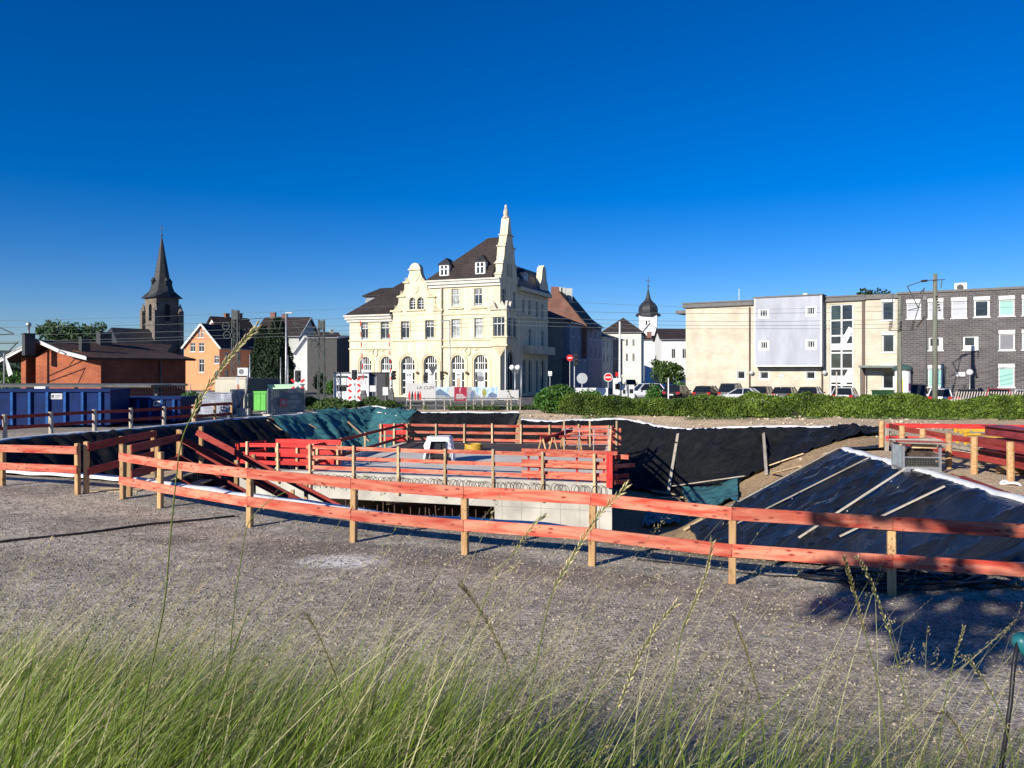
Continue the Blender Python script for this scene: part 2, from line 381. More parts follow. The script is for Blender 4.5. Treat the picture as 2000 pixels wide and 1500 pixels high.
C = lerp(C, (0.55, 0.46, 0.35), np.exp(-(((X + 9.2) / 1.3) ** 2 + ((Y - 17.6) / 2.4) ** 2) ** 2))
C = lerp(C, (0.58, 0.51, 0.41), np.exp(-(((X + 5.3) / 1.4) ** 2 + ((Y - 13.6) / 0.9) ** 2)) * sm(0.35, 0.55, n2))
C = lerp(C, (0.75, 0.72, 0.66), np.exp(-(((X + 2.55) / 0.62) ** 2 + ((Y - 11.5) / 0.42) ** 2) ** 2) * sm(0.25, 0.5, n2))
C = lerp(C, (0.50, 0.47, 0.42), np.exp(-(((X - 6.0) / 1.8) ** 2 + ((Y - 6.9) / 0.9) ** 2)) * 0.6)
ins, dep = pit(X, Y)
C = lerp(C, (0.36, 0.25, 0.145), np.where(ins, 1.0, 0.0))
C = lerp(C, (0.66, 0.50, 0.33), sm(38, 42, Y) * (1 - sm(56, 58, Y)) * (1 - ins) * (0.7 + 0.6 * n2).clip(0, 1) * sm(-9, -7, X))
C = lerp(C, (0.62, 0.47, 0.30), sm(10.6, 11.8, X) * sm(15, 19, Y) * (1 - ins) * 0.9)
C = lerp(C, (0.30, 0.27, 0.22), sm(34, 40, Y) * (1 - sm(58, 60, Y)) * (1 - sm(-13, -10, X)) * (1 - ins) * 0.8)
C = lerp(C, (0.09, 0.10, 0.045), sm(46.5, 48.5, Y) * (1 - sm(49.5, 51, Y)) * sm(10, 12, X) * 0.5)
C = lerp(C, (0.15, 0.145, 0.14), sm(57, 60, Y))
C = lerp(C, (0.50, 0.47, 0.42), sm(58, 58.6, Y) * (1 - sm(61, 62, Y)) * (1 - sm(-13, -11.5, X)) * sm(-30, -25, X))
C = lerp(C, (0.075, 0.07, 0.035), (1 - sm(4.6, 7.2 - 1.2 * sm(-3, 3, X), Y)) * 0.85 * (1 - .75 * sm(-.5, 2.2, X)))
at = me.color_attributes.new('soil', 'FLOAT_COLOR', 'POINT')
at.data.foreach_set('color', np.concatenate([np.clip(C, 0, 1), np.ones(X.shape + (1,))], -1).astype(np.float32).ravel())
gm = bpy.data.materials.new('gravel_ground'); gm.use_nodes = True; t = gm.node_tree; N = t.nodes; L = t.links; b = N['Principled BSDF']
b.inputs['Roughness'].default_value = 0.92; b.inputs['Specular IOR Level'].default_value = 0.15
ca = N.new('ShaderNodeVertexColor'); ca.layer_name = 'soil'; tc = N.new('ShaderNodeTexCoord')
vo = N.new('ShaderNodeTexVoronoi'); vo.inputs['Scale'].default_value = 34; L.new(tc.outputs['Object'], vo.inputs['Vector'])
sp = N.new('ShaderNodeSeparateColor'); L.new(vo.outputs['Color'], sp.inputs[0])
m1 = N.new('ShaderNodeMapRange'); m1.inputs['To Min'].default_value = 0.5; m1.inputs['To Max'].default_value = 1.4; L.new(sp.outputs[0], m1.inputs['Value'])
nz = N.new('ShaderNodeTexNoise'); nz.inputs['Scale'].default_value = 5; nz.inputs['Detail'].default_value = 7; L.new(tc.outputs['Object'], nz.inputs['Vector'])
m2 = N.new('ShaderNodeMapRange'); m2.inputs['From Min'].default_value = 0.3; m2.inputs['From Max'].default_value = 0.7; m2.inputs['To Min'].default_value = 0.72; m2.inputs['To Max'].default_value = 1.22; L.new(nz.outputs['Fac'], m2.inputs['Value'])
mm = N.new('ShaderNodeMath'); mm.operation = 'MULTIPLY'; L.new(m1.outputs[0], mm.inputs[0]); L.new(m2.outputs[0], mm.inputs[1])
h = N.new('ShaderNodeHueSaturation'); L.new(ca.outputs[0], h.inputs['Color']); L.new(mm.outputs[0], h.inputs['Value']); L.new(h.outputs[0], b.inputs['Base Color'])
bp = N.new('ShaderNodeBump'); bp.inputs['Strength'].default_value = 0.5; bp.inputs['Distance'].default_value = 0.02; L.new(vo.outputs['Distance'], bp.inputs['Height'])
b2 = N.new('ShaderNodeBump'); b2.inputs['Strength'].default_value = 0.35; b2.inputs['Distance'].default_value = 0.08; L.new(nz.outputs['Fac'], b2.inputs['Height']); L.new(bp.outputs[0], b2.inputs['Normal']); L.new(b2.outputs[0], b.inputs['Normal'])
me.materials.append(gm)
ground = bpy.data.objects.new('ground', me); COL.objects.link(ground); tag(ground, kind='structure')

# ------------------------------------------------------------------ loose stones
def scatter_stones(name, n, xr, yr, smin, smax, mat, dens=None, seed=1):
    r = np.random.default_rng(seed); px = r.uniform(*xr, n); py = r.uniform(*yr, n)
    if dens is not None: k = r.random(n) < dens(px, py); px, py = px[k], py[k]
    n = len(px); pz = hgt(px, py)
    base = np.array([(1, 0, 0), (-1, 0, 0), (0, 1, 0), (0, -1, 0), (0, 0, 1), (0, 0, -1)], float)
    F = np.array([(0, 2, 4), (2, 1, 4), (1, 3, 4), (3, 0, 4), (2, 0, 5), (1, 2, 5), (3, 1, 5), (0, 3, 5)])
    s = smin + (smax - smin) * r.random(n) ** 3
    V = base[None] * (1 + 0.5 * (r.random((n, 6, 1)) - 0.5)) + 0.35 * (r.random((n, 6, 3)) - 0.5)
    V = V * np.stack([s, s * (0.6 + 0.4 * r.random(n)), s * (0.45 + 0.35 * r.random(n))], -1)[:, None]
    a = r.random(n) * 6.28; ca_, sa = np.cos(a)[:, None], np.sin(a)[:, None]
    V = np.stack([V[..., 0] * ca_ - V[..., 1] * sa, V[..., 0] * sa + V[..., 1] * ca_, V[..., 2]], -1)
    V += np.stack([px, py, pz + s * 0.25], -1)[:, None]
    Fa = (F[None] + (np.arange(n) * 6)[:, None, None]).reshape(-1, 3)
    me = bpy.data.meshes.new(name); me.from_pydata(V.reshape(-1, 3).tolist(), [], Fa.tolist()); me.materials.append(mat)
    o = bpy.data.objects.new(name, me); COL.objects.link(o); return o
STONE = M('gravel_stone', (0.30, 0.255, 0.20), 0.97, 0.3, 30, island=0.6)
o = scatter_stones('gravel', 110000, (-13, 8.5), (5.6, 19), 0.004, 0.023, STONE, lambda x, y: ((y < 21 - 0.0 * x) & (~pit(x, y)[0]) & (np.abs(x) < y * 0.72)).astype(float))
tag(o, 'loose grey crushed gravel lying between the long grass and the front fence', 'gravel', kind='stuff')
RUB = M('rubble_stone', (0.45, 0.37, 0.27), 0.9, 0.25, 10, island=0.4)
o = scatter_stones('rubble', 2600, (-9, 24), (31, 53), 0.03, 0.16, RUB, lambda x, y: (~pit(x, y)[0]) * (y > 38 + 0.0 * x) * 0.8 + (x > 12) * 0.2, seed=4)
tag(o, 'brown earth clods and stones along the far edge of the pit', 'rubble', kind='stuff')

# ------------------------------------------------------------------ plastic sheets on the pit slopes
def sheetmat(name, col, rough, bump=0.8, st=(1.1, 4.5, 1.1), sp=.36):
    m = M(name, col, rough, 0.35, 1.5, bump=bump, bscale=2.6, spec=sp, stretch=st); return m
BSHEET = sheetmat('black_sheeting', (0.012, 0.0125, 0.0135), 0.5, sp=.14)
BSHEET2 = sheetmat('black_sheeting_glossy', (0.012, 0.014, 0.018), 0.26, 1.0, sp=.62)
TSHEET = sheetmat('teal_sheeting', (0.042, 0.135, 0.145), 0.32)
WSHEET = M('white_sheet_edge', (0.70, 0.70, 0.70), 0.5, 0.1, 6, bump=0.3, bscale=12)
def resample(path, st):
    pts = [Vector((p[0], p[1], 0)) for p in path]; out = []
    for a, b_ in zip(pts[:-1], pts[1:]):
        n = max(1, int((b_ - a).length / st))
        for k in range(n): out.append(a.lerp(b_, k / n))
    out.append(pts[-1]); return np.array([(p.x, p.y) for p in out])
def smooth1(a, k):
    for _ in range(k):
        b_ = a.copy(); b_[1:-1] = (a[:-2] + a[1:-1] * 2 + a[2:]) / 4; a = b_
    return a
def sheet(name, label, path, L, mat, out=0.3, amp=0.05, seed=1, edge=True, side=1, wr=1.6, tdir=None, edgew=0.30):
    p = smooth1(resample(path, 0.14), 6); n = len(p)
    d = np.gradient(p, axis=0); d = smooth1(d, 14); d /= np.linalg.norm(d, axis=1)[:, None]
    nrm = np.stack([-d[:, 1], d[:, 0]], -1) * side
    if tdir is not None: nrm = np.tile(np.array(tdir) / np.hypot(*tdir), (n, 1))
    sl_ = np.concatenate([[0], np.cumsum(np.linalg.norm(np.diff(p, axis=0), axis=1))])
    ts = np.arange(-out, L, 0.16); S, T = np.meshgrid(sl_, ts, indexing='ij')
    wob = 0.12 * (vnoise(sl_, sl_ * 0, 0.9, seed) - 0.5)
    PX = p[:, 0][:, None] + nrm[:, 0][:, None] * (T + wob[:, None]); PY = p[:, 1][:, None] + nrm[:, 1][:, None] * (T + wob[:, None])
    f1 = np.abs(fbm(S * wr + T * 0.35, T * 0.22, 1.0, 3, seed) - 0.45) * 2
    f2 = fbm(S, T, 1.1, 4, seed + 5) - 0.45
    f3 = np.abs(fbm(S * 0.5 - T * 0.4, T * 0.7, 1.5, 3, seed + 9) - 0.45) * 2
    ramp = sm(-0.2, 0.8, T)
    PZ = hgt(PX, PY) + 0.07 + 1.9 * amp * ((1 - np.clip(f1 * 4, 0, 1)) ** 2 * 1.5 + f2 * 1.2 + (1 - np.clip(f3 * 5, 0, 1)) ** 2 * 1.0) * (0.25 + 0.75 * ramp)
    idx = np.arange(PX.size).reshape(PX.shape)
    q = np.stack([idx[:-1, :-1], idx[:-1, 1:], idx[1:, 1:], idx[1:, :-1]], -1).reshape(-1, 4)
    c = (float(p[n // 2, 0]), float(p[n // 2, 1]), 0.0)
    root = thing(name, label, 'plastic sheet', c)
    mb = MB(); mb.v = np.stack([PX, PY, PZ], -1).reshape(-1, 3).tolist(); mb.f = q.tolist(); mb.m = [0] * len(mb.f)
    mb.build('sheet', mat, root, smooth=True)
    if edge:
        ew = edgew; offs = [(-out - 0.02, 0.05), (-out + 0.02, 0.12), (-out + ew * 0.5, 0.14), (-out + ew, 0.12), (-out + ew + 0.03, 0.05)]
        w2 = 0.05 * (vnoise(sl_, sl_ * 0, 2.2, seed + 3) - 0.5); w3 = 0.06 * vnoise(sl_, sl_ * 0, 1.3, seed + 8)
        vv = []; ff = []
        for i in range(n):
            for (to, zo) in offs:
                tt = to + wob[i] + w2[i]; x = p[i, 0] + nrm[i, 0] * tt; y = p[i, 1] + nrm[i, 1] * tt
                vv.append((x, y, 0.0 + zo + w3[i]))
        vz = hgt(np.array([q_[0] for q_ in vv]), np.array([q_[1] for q_ in vv]))
        vv = [(a[0], a[1], a[2] + z) for a, z in zip(vv, vz)]; k = len(offs)
        for i in range(n - 1):
            for j in range(k - 1): ff.append((i * k + j, (i + 1) * k + j, (i + 1) * k + j + 1, i * k + j + 1))
        mb = MB(); mb.v = vv; mb.f = ff; mb.m = [0] * len(ff); mb.build('edge_fold', WSHEET, root, smooth=True)
    return root
sheet('plastic_sheet', 'black plastic sheet on the left pit slope below the blue skips', [(-21.5, 29), (-20.3, 33.8), (-18.5, 36.6), (-16.3, 43.7), (-14.9, 46.8)], 5.2, BSHEET, side=-1, seed=2, amp=0.07)
sheet('plastic_sheet', 'dark teal plastic sheet with pale battens on the far left pit slope', [(-14.9, 46.85), (-14.2, 48.4), (-12.5, 51.2), (-9.9, 55.3), (-9.2, 54.4), (-7.75, 52.1)], 5.0, TSHEET, side=-1, seed=12, amp=0.09, edge=True, edgew=0.1)
sheet('plastic_sheet', 'black plastic sheet with white top edge behind the far deck railing', [(-7.6, 52), (-4, 51.8), (0.45, 51.5)], 5.4, BSHEET, side=-1, seed=22, amp=0.05, wr=2.2)
sheet('plastic_sheet', 'black plastic sheet hanging right of the deck below the brown bank', [(0.55, 48), (4, 48), (7.2, 48), (8.0, 46.5), (9.0, 44.8)], 5.6, BSHEET, side=-1, seed=32, amp=0.07)
sheet('plastic_sheet', 'black plastic sheet on the far right pit wall below the hedge', [(9.0, 44.8), (9.4, 44), (11.7, 41), (14.8, 40), (18.2, 39.1)], 5.0, BSHEET, side=-1, seed=42, amp=0.08)
sheet('plastic_sheet', 'wide black plastic sheet with pale battens on the near right slope', [(12.1, 28.2), (11.5, 21.6), (11.2, 16.8), (10.6, 13.2), (9.3, 12.0)], 5.6, BSHEET2, side=-1, seed=52, amp=0.055, wr=1.8, tdir=(-1, 0.12))
sheet('plastic_sheet', 'black plastic sheet with folded white edge right behind the front fence', RIM[0:12][::-1] + [(-20, 25.5)], 2.2, BSHEET, side=-1, seed=62, amp=0.03, edgew=0.34)
def patch(name, label, pix, mat, amp, seed, zoff=0.06):
    cs = [hit(*p) for p in pix]; n = 22; mb = MB(); a, b_, c, d = cs; vv = []
    U, V = np.meshgrid(np.linspace(0, 1, n), np.linspace(0, 1, n))
    wob = 0.06 * (fbm(U * 6, V * 6, 1, 3, seed) - 0.45)
    Xp = (a.x * (1 - U) + b_.x * U) * (1 - V) + (d.x * (1 - U) + c.x * U) * V + wob * 3; Yp = (a.y * (1 - U) + b_.y * U) * (1 - V) + (d.y * (1 - U) + c.y * U) * V + wob * 2
    f = np.abs(fbm(U * 5 + V * 2, V * 2, 1.2, 4, seed) - 0.45) * 2
    Zp = hgt(Xp, Yp) + zoff + amp * (1 - np.clip(f * 2.5, 0, 1)) + amp * 0.6 * fbm(U * 8, V * 8, 1, 3, seed + 2)
    idx = np.arange(n * n).reshape(n, n); q = np.stack([idx[:-1, :-1], idx[:-1, 1:], idx[1:, 1:], idx[1:, :-1]], -1).reshape(-1, 4)
    mb.v = np.stack([Xp, Yp, Zp], -1).reshape(-1, 3).tolist(); mb.f = q.tolist(); mb.m = [0] * len(mb.f)
    return mb.build(name, mat, None, smooth=True, label=label, cat='plastic sheet')
patch('plastic_sheet', 'crumpled teal plastic sheet over the earth step right of the deck', [(1330, 958), (1440, 944), (1442, 985), (1345, 990)], TSHEET, 0.16, 71)
patch('plastic_sheet', 'small torn teal plastic sheet on the pit floor beside the concrete wall', [(1262, 1012), (1332, 1005), (1326, 1030), (1252, 1034)], TSHEET, 0.16, 75)
patch('plastic_sheet', 'narrow dark sheet covering the top of the earth ramp', [(1650, 876), (1735, 872), (1745, 880), (1660, 884)], BSHEET, 0.04, 77)

# ------------------------------------------------------------------ battens and boards lying on the sheets
def batten(label, p0, p1, w=0.1, t=0.05, mat=None, lift=0.13, name='batten', group='battens on the sheets', both=False):
    a = Vector(p0) if not isinstance(p0, tuple) or len(p0) == 3 else hit(*p0); b_ = Vector(p1) if len(p1) == 3 else hit(*p1)
    a = Vector((a.x, a.y, H1(a.x, a.y) + lift)); b_ = Vector((b_.x, b_.y, H1(b_.x, b_.y) + lift))
    mid = [Vector((a.x + (b_.x - a.x) * k, a.y + (b_.y - a.y) * k, 0)) for k in (0.25, 0.5, 0.75)]
    need = max([H1(m_.x, m_.y) + lift - (a.z + (b_.z - a.z) * k) for m_, k in zip(mid, (0.25, 0.5, 0.75))] + [0])
    a.z += need; b_.z += need
    o = plank(name, None, a, b_, w, t, mat or WOODP); return tag(o, label, 'batten', group)
batten('pale batten at the seam between black and teal sheets', (522, 824), (592, 872), 0.16)
batten('short pale batten in the middle of the teal sheet', (604, 832), (668, 872), 0.14)
batten('long pale batten on the right half of the teal sheet', (664, 813), (722, 866), 0.14)
batten('flat pale plank near the top corner of the teal sheet', (738, 812), (776, 819), 0.16, mat=WHITE)
batten('grey upright batten on the far sheet right of the deck', (1325, 846), (1305, 968), 0.14, mat=GREYW)
batten('grey upright batten in the middle of the far right sheet', (1491, 851), (1497, 932), 0.14, mat=GREYW)
batten('timber strip leaning on the far sheet above the earth ramp', (1503, 915), (1570, 892), 0.12)
batten('timber strip lying low beside the sheet corner on the ramp', (1508, 931), (1562, 918), 0.12)
batten('grey timber along the top of the crumpled teal sheet', (1310, 962), (1455, 942), 0.14, mat=GREYW, lift=0.3)
batten('pale timber offcut left of the crumpled teal sheet', (1272, 966), (1322, 974), 0.14, lift=0.2)
batten('timber strip beneath the offcut on the pit floor', (1290, 978), (1335, 978), 0.12, lift=0.16)
batten('pale batten along the upper left edge of the near right sheet', (1636, 884), (1420, 1000), 0.08, t=.03, mat=GREYW)
batten('pale batten below the edge batten on the near right sheet', (1698, 909), (1440, 1037), 0.075, t=.03, mat=GREYW, lift=.24)
batten('pale batten running down the middle of the near right sheet', (1768, 932), (1560, 1068), 0.075, t=.03, mat=GREYW, lift=.24)
batten('short white plank low on the near right sheet', (1845, 969), (1640, 1066), 0.1, t=.03, mat=GREYW, lift=.24)
batten('timber strip at the sheet foot behind the front fence', (1372, 1020), (1335, 1042), 0.12)

CHIP = M('pale_chip', (.62, .60, .55), .8, .2, 10, island=.3)
def chips(px, py):
    m = np.zeros(px.shape)
    for (u0, v0, u1, v1) in ((1768, 932, 1560, 1068), (1698, 909, 1440, 1037), (1770, 960, 1640, 1030)):
        a, b_ = hit(u0, v0), hit(u1, v1); d = np.array((b_.x - a.x, b_.y - a.y)); L_ = np.hypot(*d); d /= L_; t_ = (px - a.x) * d[0] + (py - a.y) * d[1]; o_ = np.abs(-(px - a.x) * d[1] + (py - a.y) * d[0])
        m = np.maximum(m, ((t_ > 0) & (t_ < L_)) * np.exp(-(o_ / .22) ** 2))
    return m * .5
o = scatter_stones('sheet_grit', 1800, (4, 11), (13, 28), 0.012, 0.05, CHIP, chips, seed=14); o.location.z = .16
tag(o, 'pale grit and torn scraps along the battens of the near right sheet', 'grit', kind='stuff')
# ================================================================== CONCRETE BRIDGE DECK IN THE PIT
DZ = -1.0
WL, NR, NL, FRc, FL = (-11.0, 31.0), (3.5, 26.9), (-8.1, 30.18), (5.3, 41.0), (-6.0, 42.6)
WN = Wall(WL, (NR[0] - WL[0], NR[1] - WL[1])); WNL = math.hypot(NR[0] - WL[0], NR[1] - WL[1])
deck = thing('concrete_bridge_deck', 'pale concrete underpass deck with wing wall standing in the pit', 'bridge', (-3, 35, FLOOR))
s0, s1 = WN.s(626), WN.s(966); zt = WN.sz(800, 981)[1]
mb = MB(); mb.poly(WN, rc(0, WNL, FLOOR - 0.3, DZ), [rc(s0, s1, FLOOR - 0.1, zt)], 0, reveal=6, thick=0); 
mb.build('abutment_wall', CONC, deck)
for k, (a, b_) in enumerate(((0.002, WN.s(640)),)):
    mb = MB(); mb.slab(WN, 0.0, WN.s(632), FLOOR, DZ - 0.003, -0.45, -0.004); mb.build('wing_wall', CONC, deck)
mb = MB()
q = [(NL[0], NL[1]), (NR[0], NR[1]), FRc, FL]
mb.add([(x, y, DZ) for x, y in q] + [(x, y, DZ - 0.95) for x, y in q], [(0, 1, 2, 3), (7, 6, 5, 4), (1, 5, 6, 2), (2, 6, 7, 3), (3, 7, 4, 0)])
mb.build('deck_slab', M('deck_concrete', (0.62, 0.57, 0.49), 0.85, 0.12, 0.8, bump=0.1), deck)
mb = MB(); mb.add([(NR[0] - .002, NR[1] + .002, DZ - .96), (FRc[0], FRc[1], DZ - .96), (FRc[0], FRc[1], FLOOR - .3), (NR[0], NR[1], FLOOR - .3)], [(0, 1, 2, 3)])
mb.build('side_wall', CONC, deck)
mb = MB(); ins_ = [(-6.5, 37.4), (4.3, 36.2), (5.0, 40.8), (-5.7, 42.3)]
mb.add([(x, y, DZ + .012) for x, y in ins_], [(0, 1, 2, 3)]); mb.build('bitumen_membrane', M('bitumen', (0.045, 0.042, 0.042), 0.7, 0.2, 2), deck)
for k in range(6):      # joints of the formwork panels
    s = WN.s(980 + k * 38)
    if s < WNL - .2: mb = MB(); mb.slab(WN, s, s + .015, FLOOR, DZ - 0.55, 0.001, 0.006); mb.build('panel_joint', M('joint', (0.3, 0.28, 0.25), .9), deck)
mb = MB(); mb.slab(WN, s1 + .1, WNL - .02, zt + .02, zt + .04, 0.001, 0.007); mb.build('panel_joint', MATS['joint'], deck)
# starter bars: U-shaped loops sticking out of the deck edge
lm = MB()
pts = [(-.10, 0, -.62), (-.13, -.16, -.60)] ; pts = [Vector((-.14, -.02, -.50)), Vector((-.14, -.10, -.46)), Vector((-.14, -.12, -.12)), Vector((-.10, -.12, -.03)), Vector((-.02, -.12, 0)), Vector((.06, -.12, -.03)), Vector((.12, -.12, -.14)), Vector((.14, -.12, -.52)), Vector((.10, -.06, -.42))]
lm.tube(pts, 0.011, 5)
loop_me = bpy.data.meshes.new('rebar_loop'); loop_me.from_pydata([tuple(v) for v in lm.v], [], lm.f); loop_me.materials.append(RUST)
ang = math.atan2(WN.d.y, WN.d.x)
s = WN.s(592)
while s < WNL - 0.3:
    o = bpy.data.objects.new('rebar_loop', loop_me); COL.objects.link(o)
    p = WN.p(s + random.uniform(-.06, .06), DZ - 0.06 + random.uniform(-.02, .02), 0.0)
    place(o, deck, Matrix.Translation(p) @ Matrix.Rotation(ang + random.uniform(-.35, .35), 4, 'Z'))
    s += random.uniform(0.17, 0.30)
s = s0 + .1
for k in range(24):     # rebar stubs at the foot of the opening
    p = WN.p(s0 + .2 + k * (s1 - s0 - .3) / 24 + random.uniform(-.05, .05), FLOOR, 0.25)
    plank('rebar_stub', deck, p, p + Vector((random.uniform(-.1, .1), 0, random.uniform(1.0, 1.35))), 0.03, 0.03, RUST)

def railing(name, label, a, b, n, mat, heights, pz=(-0.62, 1.06), bw=0.14, side=-1, posts=WOODP, ext=(0.15, 0.15), pw=0.09, bt=0.035, cat='guard railing', group=None, base=DZ, gap=0.0):
    a = Vector((a[0], a[1], base)); b = Vector((b[0], b[1], base)); d = (b - a).normalized(); nrm = Vector((d.y, -d.x, 0)) * (1 if side < 0 else -1)
    r = thing(name, label, cat, ((a + b) / 2)[:], 0, group)
    for k in range(n):
        p = a.lerp(b, k / (n - 1)) + nrm * gap
        plank('post', r, p + Vector((0, 0, pz[0])), p + Vector((random.uniform(-.02, .02), random.uniform(-.02, .02), pz[1] + random.uniform(-.03, .03))), pw, pw, posts, up=d)
    seg = max(1, (n - 1) // 2)
    for hgt_ in heights:
        k = 0
        while k < n - 1:
            k2 = min(n - 1, k + seg); p0 = a.lerp(b, k / (n - 1)); p1 = a.lerp(b, k2 / (n - 1))
            if k == 0: p0 = p0 - d * ext[0]
            if k2 == n - 1: p1 = p1 + d * ext[1]
            of = nrm * (gap - pw / 2 - bt / 2 - 0.003 - (0.002 if (k // seg) % 2 else 0))
            plank('board', r, p0 + of + Vector((0, 0, hgt_ + random.uniform(-.02, .02))), p1 + of + Vector((0, 0, hgt_ + random.uniform(-.02, .02))), bt, bw, mat)
            k = k2
    return r
H3 = (0.17, 0.56, 0.95)
def wn(u, off=0.0): p = WN.p(WN.s(u), 0, off); return (p.x, p.y)
# near railing: posts hang on the outside face of the deck edge, boards on their inner side
railing('guard_railing', 'pink-red board railing with pale posts along the near deck edge', wn(607, .06), wn(1162, .06), 7, RED, H3, pz=(-.75, 1.08), ext=(0.2, .45))
railing('guard_railing', 'bright red board railing with posts on the left wing wall', wn(484, .06), wn(607, .06), 3, RED2, (.3, .62, .98), pz=(-.5, 1.1), bw=0.15, ext=(0.35, .0))
railing('guard_railing', 'bright red wide-board railing behind the left wing wall', wn(505, -1.3), wn(628, -1.3), 4, RED2, (.22, .62, 1.02), bw=0.2, ext=(0.1, .1), pz=(-.2, .9))
railing('guard_railing', 'short red corner railing at the left end of the wing wall', wn(466, .0), wn(474, -1.6), 2, RED2, (.25, .6, .95), bw=0.14, ext=(.1, .1), pz=(-.3, 1.0), posts=RED2)
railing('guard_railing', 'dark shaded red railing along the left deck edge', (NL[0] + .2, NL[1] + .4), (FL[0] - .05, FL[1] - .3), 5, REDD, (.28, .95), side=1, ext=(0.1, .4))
railing('guard_railing', 'long red board railing along the far deck edge', (FL[0] + .3, FL[1] - .25), (FRc[0] - .2, FRc[1] - .2), 8, RED, H3, ext=(0.5, .3), side=-1)
railing('guard_railing', 'red board railing seen end-on along the right deck edge', (NR[0] - .05, NR[1] + .4), (FRc[0] - .1, FRc[1] - .5), 6, RED2, H3, side=1, ext=(0.5, .4))
railing('guard_railing', 'red board railing block at the far left deck corner', (FL[0] - 1.2, FL[1] - .5), (FL[0] + .25, FL[1] - .55), 3, RED2, (.2, .55, .9), bw=0.24, ext=(.1, .1))
railing('guard_railing', 'red board railing block at the far right deck corner', (FRc[0] - 2.6, FRc[1] - 1.0), (FRc[0] + .1, FRc[1] - 1.25), 3, RED, (.2, .5, .85), bw=0.22, ext=(.1, .25), pz=(-.1, 1.35))
# wide formwork boards leaning inside the near railing at the right corner
r = thing('formwork', 'wide salmon formwork boards inside the near railing at the right corner', 'formwork', WN.p(WN.s(1100), DZ, -.2)[:])
for z, hh in ((0.2, .24), (0.58, .3), (1.0, .24)):
    plank('board', r, WN.p(WN.s(1017), DZ + z + .02, -.12), WN.p(WN.s(1205), DZ + z + .02, -.12), .03, hh, RED)
for u in (1030, 1052, 1125, 1178): plank('brace', r, WN.p(WN.s(u), DZ, -.2), WN.p(WN.s(u), DZ + 1.05, -.17), .08, .06, RED2)
plank('cross_board', r, WN.p(WN.s(1150), DZ + .93, -.24), WN.p(WN.s(1226), DZ + .93, -.24), .03, .16, RED)
o = plank('upright_board', None, WN.p(WN.s(1191.5), DZ - .12, .15), WN.p(WN.s(1191.5), DZ + 1.1, .15), .04, .22, RED2, up=WN.d); tag(o, 'bright red upright board on the near right deck corner', 'board')
for k, (u, z, l) in enumerate(((1199, .25, 1.0), (1203, .62, 1.3), (1206, .95, .8), (1204, .05, .9))):
    a = WN.p(WN.s(u), DZ + z, -.3); o = plank('loose_board', None, a - Vector((.5, 1.0, 0)) * .3, a + Vector((.55, .5, -.05)) * l, .05, .14, RED if k % 2 else REDD)
    tag(o, ['lowest red board end poking out of the right deck corner', 'long dark board end poking out of the right deck corner', 'salmon board end at mid height of the right deck corner', 'dark board stub under the right deck corner railing'][k], 'board', 'board ends at the right deck corner')
# things on the deck
def drape_thing():
    p = G(857, 905, DZ); r = thing('wrapped_machine', 'dark site machine under a loose white plastic cover on the deck', 'machine', p[:])
    mb = MB(); mb.box(p + Vector((0, .4, .62)), (.75, .8, .75)); mb.box(p + Vector((0, .4, .12)), (.85, .9, .12)); mb.box(p + Vector((-.1, -.02, .75)), (.4, .06, .35)); mb.build('body', M('machine', (.02, .022, .025), .4, .3), r)
    for dx in (-.3, .3):
        for dy in (.1, .75): mb = MB(); mb.box(p + Vector((dx, dy, .12)), (.1, .1, .24)); mb.build('foot', BLACK, r)
    n = 40; mb = MB(); vv = []; U = np.linspace(-1.75, 1.75, n); V = np.linspace(-1.15, 1.2, n); w, d = .46, .46
    for i, uu in enumerate(U):
        for j, vv_ in enumerate(V):
            f = fbm(np.array([uu * 3.]), np.array([vv_ * 3.]), 1, 3, 5)[0]; f2 = abs(fbm(np.array([uu * 2 + 3]), np.array([vv_ * 5.]), 1, 3, 8)[0] - .45)
            ax = max(0, abs(uu) - w); ay = max(0, abs(vv_) - d)
            x = math.copysign(min(abs(uu), w) + ax * .16 + (f2 * .35 if ax else 0), uu); y = math.copysign(min(abs(vv_), d) + ay * .15 + (f2 * .3 if ay else 0), vv_)
            z = 1.10 + .06 * f - min(ax * .96, 1.0) - min(ay * .96, 1.0)
            if vv_ < -d and abs(uu) < .34: z = max(z, 1.1 - .15)     # open front
            vv.append(p + Vector((x, y + .42, max(z, .05))))
    idx = np.arange(n * n).reshape(n, n); q = np.stack([idx[:-1, :-1], idx[1:, :-1], idx[1:, 1:], idx[:-1, 1:]], -1).reshape(-1, 4)
    mb.add(vv, [tuple(int(x) for x in f) for f in q]); mb.build('cover', M('white_film', (.72, .74, .76), .35, .08, 4), r, smooth=True)
drape_thing()
p = G(925, 880, DZ); mb = MB()
for k in range(5): mb.tube([p + Vector((.42 * math.cos(t), .42 * math.sin(t) * .9, .05 + .06 * k + .02 * math.sin(3 * t + k))) for t in np.linspace(0, 6.283, 25)], .035, 6, cap=False)
mb.build('hose_coil', M('yellow_hose', (.55, .33, .04), .5), None, smooth=True, label='coiled yellow hose lying on the deck', cat='hose')
a = G(640, 909, DZ); b_ = G(745, 880, DZ); mb = MB(); n = 26
mb.bar(a + Vector((0, 0, .03)), b_ + Vector((0, 0, .03)), .12, .05)
for k in range(n): q = a.lerp(b_, (k + .5) / n); mb.box(q + Vector((0, 0, .11)), (.14, .14, .13), .5)
mb.build('spacer_strip', M('white_plastic_caps', (.68, .64, .55), .7, .15), None, label='toothed row of white spacer caps along the left deck edge', cat='spacer strip')
